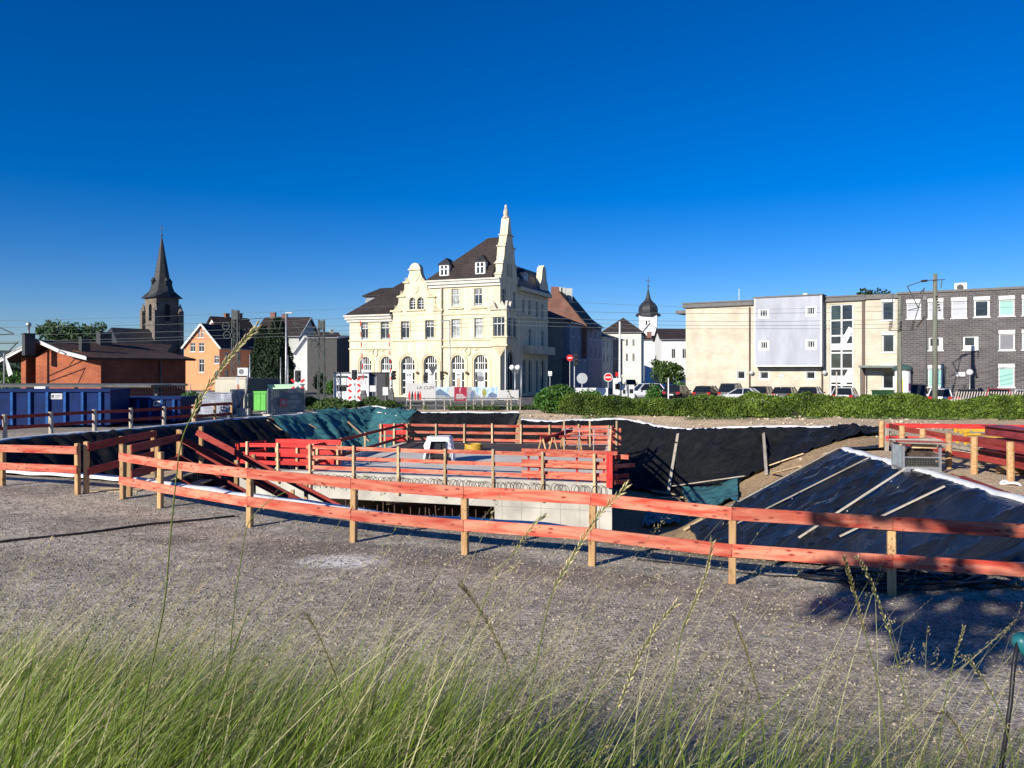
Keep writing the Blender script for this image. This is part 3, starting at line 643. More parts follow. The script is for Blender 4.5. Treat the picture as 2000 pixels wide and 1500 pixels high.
# saw-horse with dark boards and a pipe frame near the right corner
def horse(label, p, a):
    r = thing('trestle', label, 'trestle', p[:], a); c, s_ = math.cos(a), math.sin(a); dx = Vector((c, s_, 0)); dy = Vector((-s_, c, 0))
    plank('top_beam', r, p - dx * .6 + Vector((0, 0, .78)), p + dx * .6 + Vector((0, 0, .84)), .08, .12, REDD)
    for sx in (-.45, .45):
        for sy in (-.28, .28): plank('leg', r, p + dx * sx + dy * sy, p + dx * sx + dy * sy * .15 + Vector((0, 0, .76)), .05, .07, WOOD)
horse('timber trestle carrying a dark board on the deck', G(1115, 884, DZ), .35); horse('low timber trestle left of the pipe frame on the deck', G(1070, 886, DZ), .9)
o = plank('dark_board', None, G(1062, 884, DZ) + Vector((0, 0, .55)), G(1118, 876, DZ) + Vector((0, 0, .98)), .05, .22, REDD); tag(o, 'dark red board lying slanted across the trestles', 'board')
pf = G(1145, 884, DZ); r = thing('pipe_frame', 'pale steel pipe frame standing on the deck near the right corner', 'pipe frame', pf[:])
for x in (-1.05, -.35, .35, 1.05): mb = MB(); mb.tube([pf + Vector((x, 0, 0)), pf + Vector((x + .03, 0, 1.15))], .022, 6); mb.build('standard', STEEL, r)
for z in (.35, .8, 1.12): mb = MB(); mb.tube([pf + Vector((-1.2, -.03, z)), pf + Vector((1.25, -.03, z + .05))], .022, 6); mb.build('ledger', STEEL, r)

# ================================================================== TIMBER FENCES
def fence(name, label, posts, rails, mat, pw=0.10, bh=0.18, bt=0.03, front=(0, -1), ptop=None, round_=False, pm=WOOD, cat='fence', skip=(), group=None):
    """posts: list of (x,y,z,height)"""
    c = posts[len(posts) // 2]; r = thing(name, label, cat, (c[0], c[1], c[2]), 0, group)
    for x, y, z, hh in posts:
        tilt = Vector((random.uniform(-.02, .02), random.uniform(-.02, .02), 0))
        if round_:
            mb = MB(); mb.tube([Vector((x, y, z - .25)), Vector((x, y, z + hh)) + tilt], pw * .62, 10); mb.build('post', pm, r, smooth=False)
        else: plank('post', r, Vector((x, y, z - .25)), Vector((x, y, z + hh)) + tilt, pw, pw, pm, up=(front[0], front[1], 0))
    f = Vector((front[0], front[1], 0)).normalized()
    for ri, rh in enumerate(rails):
        for k in range(len(posts) - 1):
            if (ri, k) in skip: continue
            a, b = posts[k], posts[k + 1]; pa = Vector((a[0], a[1], a[2] + rh)); pb = Vector((b[0], b[1], b[2] + rh)); d = (pb - pa).normalized()
            of = f * (pw / 2 + bt / 2 + 0.003)
            ea = 0.06 if k == 0 else -0.003; eb = 0.06 if k == len(posts) - 2 else -0.003
            plank('rail', r, pa - d * ea + of + Vector((0, 0, random.uniform(-.01, .01))), pb + d * eb + of + Vector((0, 0, random.uniform(-.01, .01))), bt, bh, mat)
    return r
def fp(u, v, Y, h): p = P(u, v, Y); return (p.x, p.y, p.z, h)
front = [fp(240, 978, 17.0, 1.22), fp(313, 995, 16.0, 1.2), fp(488, 1028, 14.0, 1.0), fp(690, 1057, 12.8, 0.98), fp(909, 1082, 11.9, 0.98), fp(1156, 1102, 11.3, 0.98), fp(1430, 1137, 10.7, 1.0), fp(1742, 1162, 10.2, 1.0), fp(2090, 1185, 9.95, 1.0)]
fence('board_fence', 'long red-stained two-rail fence with timber posts across the gravel', front, (0.46, 0.97), RED, front=(-.3, -.95))
fence('board_fence', 'red two-rail fence section at the left edge of the gravel', [fp(-150, 950, 20.2, 1.0), fp(5, 958, 18.9, 1.02), fp(152, 968, 17.6, 1.2)], (0.60, 1.04), RED, front=(-.3, -.95))
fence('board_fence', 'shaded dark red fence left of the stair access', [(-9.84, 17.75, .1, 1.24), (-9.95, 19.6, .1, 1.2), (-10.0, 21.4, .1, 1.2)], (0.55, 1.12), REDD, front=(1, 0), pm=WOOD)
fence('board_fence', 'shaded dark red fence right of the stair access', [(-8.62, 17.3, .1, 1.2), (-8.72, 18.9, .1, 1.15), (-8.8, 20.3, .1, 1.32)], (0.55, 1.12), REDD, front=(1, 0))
far = [G(-90, 862), G(10, 856), G(100, 849), G(185, 842), G(256, 837), G(320, 832), G(378, 827)]
fence('board_fence', 'dark shaded red two-rail fence with round posts before the blue skips', [(p.x, p.y, H1(p.x, p.y), 1.05) for p in far], (0.45, 0.92), REDD, round_=True, pw=.16, bh=.15, front=(-.2, -1), pm=GREYW)
far2 = [G(381, 828), G(419, 824), G(452, 821)]
fence('board_fence', 'short dark shaded red fence in front of the grey tarpaulin panel', [(p.x, p.y, H1(p.x, p.y), 1.1) for p in far2], (0.40, 1.0), REDD, pw=.12, bh=.16, front=(-.2, -1), pm=WOOD)
st = [(13.9, 28.9), (13.35, 26.3), (13.3, 24.9), (13.3, 23.4), (13.3, 22.1), (13.25, 20.4), (13.2, 18.6)]
fence('board_fence', 'dark red two-rail fence with round posts along the storage area', [(x, y, H1(x, y), 1.08) for x, y in st], (0.48, 0.95), REDD, round_=True, pw=.15, bh=.17, front=(1, 0), pm=WOOD)
st2 = [(13.8, 28.3), (17.4, 27.6), (21.5, 27.0)]
fence('board_fence', 'bright red two-rail fence behind the storage area', [(x, y, H1(x, y), 1.05) for x, y in st2], (0.48, 0.95), RED2, pw=.12, bh=.17, front=(0, -1), pm=GREYW)

# stair from the access gap down into the pit
sr = thing('timber_stair', 'timber site stair with handrails leading down into the pit', 'stair', (-8, 20.8, 0))
for k in range(9): plank('deck_plank', sr, (-9.9, 18.2 + k * .42, .13), (-8.8, 18.2 + k * .42, .13), .38, .04, WOODP)
run, drop, n = 6.2, 3.3, 17
for k in range(n):
    x = -8.75 + run * (k + .5) / n; z = .1 - drop * (k + 1) / n
    plank('step', sr, (x, 20.35, z), (x, 21.55, z), .30, .04, WOODP)
for y in (20.28, 21.62):
    plank('stringer', sr, (-8.9, y, .05), (-8.75 + run, y, .05 - drop), .06, .28, REDD)
    for hh in (.62, 1.15): plank('handrail', sr, (-8.85, y - .07, .1 + hh), (-8.75 + run, y - .07, .1 + hh - drop), .035, .17, REDD)
    for k in range(5):
        x = -8.75 + run * k / 4.2; z = .1 - drop * k / 4.2
        plank('post', sr, (x, y, z - .35), (x, y, z + 1.3), .1, .1, WOOD, up=(1, 0, 0))
for x in (-9.9, -8.85):
    for y in (20.4, 21.5): plank('support_post', sr, (x, y, -1.6), (x, y, .1), .1, .1, WOOD, up=(1, 0, 0))
o = plank('kerb_board', None, (-8.7, 17.05, .13), (-7.2, 18.3, .13), .12, .05, WOODP); tag(o, 'loose pale board on the ground beside the stair access', 'board')

# ------------------------------------------------------------------ storage area at the right
def gitter(p, a):
    r = thing('mesh_box_pallet', 'grey steel mesh box pallet topped with boards beside the right sheet', 'box pallet', p[:], a)
    T = Matrix.Rotation(a, 3, 'Z'); w, d, h = 1.0, .8, .72
    def q(x, y, z): return p + T @ Vector((x, y, z))
    mb = MB()
    for x in (-w / 2, w / 2):
        for y in (0, d): mb.bar(q(x, y, 0.02), q(x, y, h + .1), .06, .06)
    mb.bar(q(-w / 2, 0, .14), q(w / 2, 0, .14), .06, .06); mb.bar(q(-w / 2, d, .14), q(w / 2, d, .14), .06, .06); mb.bar(q(-w / 2, 0, .14), q(-w / 2, d, .14), .05, .05); mb.bar(q(w / 2, 0, .14), q(w / 2, d, .14), .05, .05)
    mb.bar(q(-w / 2, 0, h * .62), q(w / 2, 0, h * .62), .03, .04); mb.bar(q(-w / 2, d, h + .06), q(w / 2, d, h + .06), .05, .05)
    mb.build('frame', STEEL, r)
    mb = MB(); mb.box(q(-w / 2 - .01, d / 2, .46), (.02, d - .08, .62), a); mb.build('side_panel', M('grey_steel_panel', (.30, .34, .36), .5, .2, 4), r)
    mb = MB()
    for k in range(1, 14): x = -w / 2 + w * k / 14; mb.bar(q(x, -.01, .16), q(x, -.01, h * .6), .012, .012)
    for k in range(1, 6): mb.bar(q(-w / 2, -.015, .16 + k * .055), q(w / 2, -.015, .16 + k * .055), .012, .012)
    mb.build('mesh_front', DSTEEL, r)
    mb = MB(); mb.box(q(0, d / 2 + .05, .36), (w - .12, d - .2, .4), a); mb.box(q(.1, d / 2, .6), (w * .6, d * .5, .12), a); mb.build('stored_parts', M('rusty_parts', (.06, .04, .03), .8, .5, 9), r)
    for x in (-.38, .38): mb = MB(); mb.box(q(x, d / 2, .06), (.16, d, .1), a); mb.build('skid', STEEL, r)
    for k in range(3): plank('floor_board', r, q(-w / 2 + .05, .15 + k * .27, .17), q(w / 2 - .05, .15 + k * .27, .17), .22, .02, GREYW)
    for k in range(5):
        b0 = q(-w / 2 - .15, -.1 + k * .22, h + .16 + .03 * (k % 2)); b1 = q(w / 2 + .2, -.12 + k * .22 + random.uniform(-.1, .1), h + .14 + .02 * k)
        o = plank('cover_board', None, b0, b1, .2, .03, GREYW if k != 1 else REDD); tag(o, ['grey front board', 'dark red board', 'middle grey board', 'fourth grey board', 'rearmost grey board'][k] + ' lying across the mesh box pallet', 'board', 'boards on the mesh box')
    for k in range(2): o = plank('timber_block', None, q(-.25, .05, h + .02 + k * .062), q(.42, .05, h + .02 + k * .062), .1, .06, WOODP); tag(o, ['lower', 'upper'][k] + ' pale timber block under the boards of the mesh box', 'timber', 'blocks on the mesh box')
gp = G(1800, 924, .03); gitter(gp, -.12)
MAR = M('maroon_steel', (.22, .035, .04), .45, .3, 2, rnd=.3)
for lay in range(3):
    for k in range(4 - lay):
        x = 14.25 + k * .42 + lay * .21 + random.uniform(-.03, .03); z = .42 + lay * .36; y0, y1 = 23.6 + random.uniform(-.3, .3), 15.4
        mb = MB(); mb.box((x, (y0 + y1) / 2, z - .13), (.30, y0 - y1, .03)); mb.box((x, (y0 + y1) / 2, z + .13), (.30, y0 - y1, .03)); mb.box((x, (y0 + y1) / 2, z), (.04, y0 - y1, .23))
        mb.build('steel_beam', MAR, None, label=['bottom layer', 'middle layer', 'top layer'][lay] + ' maroon steel beam in the pile behind the storage fence, ' + ['nearest the fence', 'second from the fence', 'third from the fence', 'farthest from the fence'][k], cat='steel beam', group='maroon steel beams')
for k, y in enumerate((17, 19.5, 22)):
    o = plank('support_timber', None, (13.9, y, .14), (16.1, y, .14), .16, .2, WOOD); tag(o, ['nearest', 'middle', 'farthest'][k] + ' timber bearer under the maroon steel beams', 'timber', 'timber bearers')
YEL = M('yellow_steel', (.62, .36, .03), .5, .25, 3)
for k in range(9):
    y = 24.6 + (k % 5) * .3; z = .62 + (k // 5) * .2 + .02 * k; x0 = 14.9 + random.uniform(-.4, .2)
    mb = MB(); mb.tube([(x0, y, z), (x0 + 1.5, y - .03, z + .02)], .045, 8); mb.tube([(x0 + 1.5, y - .03, z + .02), (x0 + 3.2, y - .05, z + .05)], .033, 8); mb.box((x0, y, z), (.02, .14, .14)); mb.tube([(x0 + 1.42, y, z), (x0 + 1.58, y - .03, z)], .07, 8)
    mb.build('steel_prop', YEL if k % 3 else STEEL, None, label=('yellow' if k % 3 else 'grey') + ' steel prop, %s from the front in the %s layer' % (['first', 'second', 'third', 'fourth', 'fifth'][k % 5], ['lower', 'upper'][k // 5]), cat='shoring prop', group='shoring props')
mb = MB()
for k in range(5):
    mb.bar((14.6, 24.4 + k * .36, .30), (18.3, 24.3 + k * .36, .30), .08, .1)
for x in (14.8, 16.4, 18.1): mb.bar((x, 24.2, .44), (x, 26.1, .44), .1, .12); mb.bar((x, 24.2, .13), (x, 26.1, .13), .12, .22)
mb.build('pallet_rack', GREYW, None, label='grey timber pallet under the yellow shoring props', cat='pallet')
for k in range(4):
    o = plank('scaffold_plank', None, (14.6 + .2 * k, 26.6 - .35 * k, .25 + .06 * k), (18.4 + .1 * k, 26.1 - .28 * k, .32 + .06 * k), .24, .05, GREYW if k % 2 else WOODP)
    tag(o, ['lowest', 'second', 'third', 'topmost'][k] + ' loose scaffold plank behind the yellow props', 'plank', 'loose scaffold planks')
for k in range(3):
    a = hit(1830 + 22 * k, 926 + 4 * k); b_ = hit(1955 + 10 * k, 962 + 5 * k)
    o = plank('rough_board', None, (a.x, a.y, a.z + .05), (b_.x, b_.y, b_.z + .05), .22, .04, REDD if k else GREYW); tag(o, ['grey rough board nearest the mesh box', 'dark rough board beside the storage fence', 'dark rough board nearest the right edge'][k] + ' lying on the sand', 'board', 'rough boards on the sand')
mb = MB(); p = hit(1962, 948)
mb.tube([p + Vector((.1 * math.cos(t) * (1 + .6 * math.sin(t)) + .05 * t, .25 * math.sin(t), .05 + .04 * math.sin(2 * t))) for t in np.linspace(0, 6, 20)], .035, 6)
mb.build('white_strap', WSHEET, None, smooth=True, label='crumpled white strap lying under the storage fence', cat='strap')

# ------------------------------------------------------------------ cables and a dark line on the gravel
def cable(label, pts, r=0.017, cat='cable', name='cable', amp=0.04, seed=1, lift=0.02, mat=None):
    out = []
    for k in range(len(pts) - 1):
        for j in range(14):
            f = j / 14; x = pts[k][0] * (1 - f) + pts[k + 1][0] * f; y = pts[k][1] * (1 - f) + pts[k + 1][1] * f
            w = amp * math.sin((k + f) * 5.1 + seed); out.append(Vector((x + w, y - w, 0)))
    z = hgt(np.array([q.x for q in out]), np.array([q.y for q in out]))
    for q, zz in zip(out, z): q.z = zz + lift
    mb = MB(); mb.tube(out, r, 6); return mb.build(name, mat or BLACK, None, smooth=True, label=label, cat=cat)
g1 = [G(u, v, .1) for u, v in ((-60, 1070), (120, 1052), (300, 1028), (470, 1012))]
cable('thin black line running across the gravel at the left', [(p.x, p.y) for p in g1], .022, amp=.02)  # thin black tube laid along the dark line over the gravel
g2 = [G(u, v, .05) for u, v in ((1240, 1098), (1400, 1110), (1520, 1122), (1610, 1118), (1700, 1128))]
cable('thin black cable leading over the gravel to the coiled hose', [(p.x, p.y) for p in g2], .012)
mb = MB(); cpt = G(1790, 1132, .02); pts = []
for k in range(260):
    t = k * .26; rad = .75 + .42 * math.sin(k * .071) + .1 * math.sin(k * .9)
    pts.append(Vector((cpt.x + rad * 1.25 * math.cos(t) + .2 * math.sin(k * .05), cpt.y + rad * .5 * math.sin(t), 0)))
for k in range(60): pts.append(Vector((pts[259].x + .045 * k, pts[259].y + .3 * math.sin(k * .12), 0)))
z = hgt(np.array([q.x for q in pts]), np.array([q.y for q in pts]))
for k, q in enumerate(pts): q.z = z[k] + .025 + (.03 * (k % 7) / 2 if k < 260 else 0)
mb.tube(pts, .02, 6); mb.build('hose_coil', BLACK, None, smooth=True, label='tangled coil of black hose on the ground by the right fence post', cat='hose')
# green tube end with hanging black cord at the right edge
tp = P(1984, 1246, 2.6); r = thing('green_post', 'teal green rounded tube end with a black cord at the right edge', 'post', (tp.x + .25, tp.y, H1(tp.x + .25, 2.6)))
mb = MB(); gz = H1(tp.x + .3, tp.y)
mb.tube([tp + Vector((-.004, 0, .004)), tp + Vector((.01, 0, -.004)), tp + Vector((.05, 0, -.035)), tp + Vector((.13, .02, -.14)), tp + Vector((.22, .05, -.34)), tp + Vector((.27, .08, -.6)), Vector((tp.x + .3, tp.y + .1, gz - .1))], [.012, .030, .036, .036, .036, .036, .036], 12)
mb.build('tube', M('teal_paint', (.015, .13, .15), .4, .15), r, smooth=True)
mb = MB(); e = P(1952, 1520, 2.55); gz2 = H1(e.x - .1, e.y)
mb.tube([tp + Vector((.0, -.01, -.01)), P(1980, 1300, 2.58), P(1974, 1370, 2.56), P(1966, 1430, 2.55), e, Vector((e.x - .1, e.y, gz2))], .007, 6); mb.build('cord', BLACK, r, smooth=True)
# ================================================================== BUILDINGS
def text_part(name, body, size, parent, p, dirv, nrm, mat, ext=0.004, align='CENTER'):
    cu = bpy.data.curves.new('lettering', 'FONT'); cu.body = body; cu.size = size; cu.align_x = align; cu.align_y = 'CENTER'; cu.extrude = ext
    tmp = bpy.data.objects.new('lettering_tmp', cu); COL.objects.link(tmp)
    bpy.context.view_layer.update()
    me = bpy.data.meshes.new_from_object(tmp.evaluated_get(bpy.context.evaluated_depsgraph_get())); bpy.data.objects.remove(tmp)
    me.materials.clear(); me.materials.append(mat)
    o = bpy.data.objects.new(name, me); COL.objects.link(o)
    d = Vector(dirv).normalized(); n = Vector(nrm).normalized(); up = n.cross(d)
    W_ = Matrix.Translation(p) @ Matrix((d, up, n)).transposed().to_4x4()
    return place(o, parent, W_)

def window(root, W, r, cols=(.5,), rows=(), rec=.15, fm=None, pm=None, b=.07, sill=0.0, arched=False, name='window', bar=.05, blind=0.0, bm=None, sillm=None, hood=0.0):
    fm = fm or WHITE; pm = pm or GLASS; a, c, z0, z1 = r; w, h = c - a, z1 - z0; mb = MB()
    g = 0.004
    if arched:
        o_ = arch(a + g, c - g, z0 + g, z1 - g, 12); i_ = arch(a + b, c - b, z0 + b, z1 - b, 12); mb.poly(W, o_, [i_], -rec + .05, reveal=.05)
    else: mb.poly(W, rc(a + g, c - g, z0 + g, z1 - g), [rc(a + b, c - b, z0 + b, z1 - b)], -rec + .05, reveal=.05)
    for f in cols: mb.slab(W, a + w * f - bar / 2, a + w * f + bar / 2, z0 + b, z1 - b * (1 if not arched else 1.2), -rec + .01, -rec + .045)
    for f in rows:
        zz = z0 + h * f; hb = bar * (1.6 if f > .55 and not arched else 1)
        mb.slab(W, a + b, c - b, zz - hb / 2, zz + hb / 2, -rec + .008, -rec + .047)
    o = mb.build(name, fm, root)
    mb = MB(); mb.poly(W, arch(a + .01, c - .01, z0 + .01, z1 - .01, 12) if arched else rc(a + .01, c - .01, z0 + .01, z1 - .01), (), -rec + .005); mb.build('pane', pm, o)
    if blind > 0: mb = MB(); mb.slab(W, a + b * .6, c - b * .6, z1 - h * blind, z1 - b * .6, -rec + .052, -rec + .07); mb.build('blind', bm or WHITE, o)
    if sill: mb = MB(); mb.slab(W, a - .08, c + .08, z0 - .09, z0 + .0, -rec + .06, sill); mb.build('sill', sillm or fm, o)
    if hood: mb = MB(); mb.slab(W, a - .02, c + .02, z1 + .002, z1 + hood, -.05, .07); mb.build('shutter_box', fm, o)
    return o

def roof_faces(mb, pts, faces, thick=0.14):
    k = len(pts); mb.add([Vector(p) for p in pts] + [Vector(p) - Vector((0, 0, thick)) for p in pts], list(faces) + [tuple(i + k for i in f) for f in faces])
    edges = {}
    for f in faces:
        for i in range(len(f)):
            e = (f[i], f[(i + 1) % len(f)]); key = tuple(sorted(e)); edges[key] = edges.get(key, 0) + 1
    for (i, j), c in edges.items():
        if c == 1: mb.add([pts[i], pts[j], Vector(pts[j]) - Vector((0, 0, thick)), Vector(pts[i]) - Vector((0, 0, thick))], [(0, 1, 2, 3)])
TILE = brick('dark_roof_tile', (.055, .040, .036), (.038, .030, .028), (.02, .016, .015), bw=.3, bh=.28, ms=.02, rough=.75)
SLATE = brick('slate', (.045, .047, .052), (.032, .034, .038), (.016, .016, .018), bw=.3, bh=.25, ms=.015, rough=.5)

# ------------------------------------------------------------------ the cream station-square house
YW = M('cream_render', (.72, .62, .415), .85, .18, .8, bump=.05, bscale=40, stretch=(2.2, 2.2, .3), detail=6); YT = M('cream_trim', (.68, .58, .39), .85, .2, 1.5); YT2 = M('weathered_stone_trim', (.52, .47, .38), .85, .3, 1.5)
th = R(22); df = (math.cos(th), -math.sin(th)); dr = (math.sin(th), math.cos(th)); CY = (-1.23, 80.0); LF = 18.5; LRt = 14.95
WF = Wall((CY[0] - df[0] * LF, CY[1] - df[1] * LF), df); WR = Wall(CY, dr)
yh = thing('cream_townhouse', 'cream three-storey historic house with curved gables and dark tiled roof', 'house', (CY[0], CY[1], 0), -th)
zl = WF.sz(725, 620)[1]; zr = WF.sz(905, 551)[1]; zg = WF.sz(815, 606.5)[1]
sL, sG0, sG1, sR0 = 0.0, WF.s(767), WF.s(863), WF.s(837)
fl_w = [WF.rect(*q) for q in ((705.5, 630.5, 719.3, 664), (743.7, 628.5, 760.2, 664.5), (784, 627.5, 800.8, 663.5), (831.5, 625.5, 848.7, 663), (881.7, 623, 899, 660.5), (926.7, 621, 943.2, 659))]
tp_w = [WF.rect(*q) for q in ((881.7, 564, 897.5, 599), (926, 563, 941.7, 598))]
ar_w = [WF.rect(u0, v0, u1, 757) for u0, u1, v0 in ((702.5, 725, 697), (743, 766, 696), (783.5, 810.5, 695.5), (827.7, 854, 694.2), (881, 906.5, 693.6), (925, 952, 692.8))]
ar_w = [(a, b_, 0.25, z1) for a, b_, z0, z1 in ar_w]
tw_w = [WF.rect(800, 581, 812, 605), WF.rect(815.7, 580.5, 828.5, 605)]
mb = MB()
mb.poly(WF, [(0, 0), (LF, 0), (LF, zr), (sR0, zr), (sR0, zg), (sG0, zg), (sG0, zl), (0, zl)], [rc(*r_) for r_ in fl_w + tp_w] + [arch(*r_) for r_ in ar_w], 0, reveal=.3)
mb.build('front_wall', YW, yh)
gpx = [(767, 607), (775, 600.5), (779, 592), (779.7, 581), (779.7, 578), (786, 573), (790.6, 566), (791, 555), (791, 550.5), (797, 544), (800.5, 533), (801.3, 527), (800.4, 525.5), (801.5, 521), (805, 516), (811, 513.4), (817, 516), (820.5, 521), (821.5, 525.5), (821, 527), (822.5, 535), (826, 543), (833.5, 551), (834.5, 554), (836, 567), (841, 574), (849, 578.5), (849, 581), (851, 592), (855, 600), (863, 605)]
gp_ = [WF.sz(*q) for q in gpx]; gp_[0] = (gp_[0][0], zg); gp_[-1] = (gp_[-1][0], zg)
mb = MB(); mb.poly(WF, gp_, [arch(*r_) for r_ in tw_w], .10, reveal=.35, thick=.75); mb.build('curved_gable', YW, yh)
mb = MB(); mb.poly(WF, rc(sG0, sG1, 0, zg - .003), [rc(*r_) for r_ in fl_w[2:4]] + [arch(*r_) for r_ in ar_w[2:4]], .10, reveal=.1, thick=.09); mb.build('centre_bay', YW, yh)
for (u0, v, u1) in ((764, 608, 786), (777, 579.8, 792), (789, 552, 800), (799, 527, 823), (832, 552.5, 838), (835, 580, 851.5), (846, 606, 866), (794, 606.5, 831)):
    a, z = WF.sz(u0, v); c, _ = WF.sz(u1, v); mb = MB(); mb.slab(WF, a, c, z - .08, z + .08, .10, .27); mb.build('gable_ledge', YT, yh)
for (u, v, rr) in ((813, 541, .42), (812, 566, .38)):        # shield and crest relief
    s, z = WF.sz(u, v); mb = MB(); mb.poly(WF, [(s - rr, z + rr), (s + rr, z + rr), (s + rr, z - .1), (s, z - rr * 1.3), (s - rr, z - .1)], (), .17, thick=.06); mb.build('crest', YT, yh)
for (u, v) in ((787, 572), (842, 573), (776, 600), (853, 600), (796, 546), (827, 546)):
    s, z = WF.sz(u, v); mb = MB()
    for k in range(5): t = k * .4; mb.bar(WF.p(s - .22, z - .28, .13), WF.p(s - .22 + .5 * math.cos(t), z - .28 + .5 * math.sin(t), .13), .03, .05)
    mb.build('shell_ornament', YT, yh)
for i, r_ in enumerate(fl_w):
    window(yh, WF, r_, cols=(.5,), rows=(.68, .12, .06), rec=.2 if i not in (2, 3) else .15, sill=.10 + (.1 if i in (2, 3) else 0), sillm=YT, pm=CURT if i in (4, 5) else GLASS)
    a, c, z0, z1 = r_; mb = MB(); of = .1 if i in (2, 3) else 0
    for k in range(1, 5): x = a + (c - a) * k / 5; mb.slab(WF, x - .02, x + .02, z0 + (z1 - z0) * .72, z1 - .06, of - .19, of - .14)
    mb.slab(WF, a + .05, c - .05, z0 + (z1 - z0) * .83, z0 + (z1 - z0) * .855, of - .19, of - .14); mb.build('glazing_bars', WHITE, yh)
    mb = MB(); b2 = .12
    mb.poly(WF, rc(a - b2, c + b2, z0 - .02, z1 + b2), [rc(a, c, z0, z1)], of + .05, reveal=.05, thick=.045); mb.build('surround', YT, yh)
for i, r_ in enumerate(tp_w):
    window(yh, WF, r_, cols=(.5,), rows=(.66, .14, .07), rec=.2, sill=.22, sillm=YT, pm=CURT if i == 0 else GLASS)
    a, c, z0, z1 = r_; mb = MB()
    for k in range(1, 5): x = a + (c - a) * k / 5; mb.slab(WF, x - .02, x + .02, z0 + (z1 - z0) * .70, z1 - .06, -.19, -.14)
    mb.build('glazing_bars', WHITE, yh)
    mb = MB(); mb.slab(WF, a - .45, c + .45, z0 - .26, z0 - .12, .0, .2); mb.build('window_ledge', YT, yh)
for r_ in tw_w: window(yh, WF, r_, cols=(.5,), rows=(.3, .52, .7), rec=.18, arched=True)
PLY = M('plywood', (.38, .29, .21), .8, .15, 2)
for i, r_ in enumerate(ar_w):
    of = .10 if i in (2, 3) else 0.0
    a, c, z0, z1 = r_; w = c - a; zs = z1 - w / 2
    o = window(yh, WF, (a, c, z0, z1), cols=(.27, .73), rows=(), rec=.28, arched=True, b=.10, bar=.1, name='arched_door')
    hh = z1 - z0; zz = z0 + hh * .62
    mb = MB(); mb.slab(WF, a + .1, c - .1, zz - .2, zz + .12, -.27, -.215)
    mb.build('transom', WHITE, o)
    for k in (1, 2): x = a + w * (.27 + .46 * k / 3); mb = MB(); mb.slab(WF, x - .025, x + .025, zz + .12, z1 - .1, -.27, -.23); mb.build('glazing_bar', WHITE, o)
    mb = MB(); mb.slab(WF, a + .15, c - .15, zz + (z1 - zz) * .45, zz + (z1 - zz) * .5, -.268, -.228); mb.build('glazing_bar', WHITE, o)
    for k in (.18, .36):
        mb = MB(); mb.slab(WF, a + .08, a + w * .27, z0 + hh * k, z0 + hh * k + .09, -.27, -.225); mb.build('glazing_bar', WHITE, o)
        mb = MB(); mb.slab(WF, c - w * .27, c - .08, z0 + hh * k, z0 + hh * k + .09, -.27, -.225); mb.build('glazing_bar', WHITE, o)
    mb = MB(); mb.slab(WF, a + w * .3, c - w * .3, z0, zz - .2, -.26, -.215); mb.build('door_leaf', WHITE if i != 4 else WHITE, o)
    if i in (2, 4, 5, 3):
        for k in range(3): x = a + w * (.36 + .11 * k); mb = MB(); mb.slab(WF, x, x + w * .07, zz - .55, zz - .35, -.214, -.208); mb.build('door_light', GLASS, o)
    if i == 4: mb = MB(); mb.slab(WF, a + w * .37, c - w * .37, z0 + .15, zz - .8, -.213, -.2); mb.build('board_panel', PLY, o)
    # moulded arch surround
    mb = MB(); o_ = arch(a - .42, c + .42, z0, z1 + .42, 16); i_ = arch(a - .12, c + .12, z0 - .01, z1 + .12, 16)
    n = len(o_); mb.poly(WF, o_, [arch(a - .14, c + .14, z0 + .002, z1 + .14, 16)], of + .07, reveal=.065, thick=.06); mb.build('arch_moulding', YT, yh)
for (u0, v0, u1, dz, pr) in ((682, 665, 767, .16, .12), (767, 664.5, 863, .16, .22), (864, 663.5, 968, .14, .12), (682, 681, 768, .14, .14), (864, 676.5, 975, .18, .2), (864, 613, 970, .14, .12)):
    a = WF.s(u0); c = WF.s(u1); z = WF.sz((u0 + u1) / 2, v0)[1]; mb = MB(); mb.slab(WF, a + .002, c - .002, z - dz / 2, z + dz / 2, .002, pr); mb.build('string_course', YT, yh)
for (a, c, z) in ((-.25, sG0 - .02, zl), (WF.s(838), LF + .1, zr)):
    mb = MB(); mb.slab(WF, a, c, z - .5, z - .2, -.1, .22); mb.slab(WF, a - .15, c, z - .199, z + .12, -.1, .42); mb.slab(WF, a - .2, c, z + .121, z + .28, -.1, .58); mb.build('cornice', M('pale_cornice', (.62, .58, .50), .8, .12, 2), yh)
for i in (0, 5):    # scroll ornaments over the doors
    u, v = ((733, 687) if i == 0 else (914, 684)); s, z = WF.sz(u, v); mb = MB(); mb.tube([WF.p(s + .3 * math.cos(t), z + .42 * math.sin(t) - .1, .06) for t in np.linspace(0, 6.283, 15)], .07, 6)
    for sg in (-1, 1): mb.tube([WF.p(s + sg * (.4 + .16 * k), z + .1 + .12 * math.sin(k * 1.6), .05) for k in range(7)], .05, 5)
    mb.build('cartouche', YT, yh)
for u in (863.8,): a, z = WF.sz(u, 555); mb = MB(); mb.tube([WF.p(a, 0.1, .18), WF.p(a, zr - .4, .18)], .07, 8); mb.build('downpipe', M('zinc_pipe', (.34, .31, .26), .5, .2, 3, metal=.3), yh)
for u in (817, 872, 913): s, z = WF.sz(u, 728); mb = MB(); mb.ball(WF.p(s, z, .3), .16, 8); mb.tube([WF.p(s, z + .1, 0), WF.p(s, z + .1, .3)], .03, 6); mb.build('wall_lamp', M('bronze', (.2, .13, .07), .5), yh)
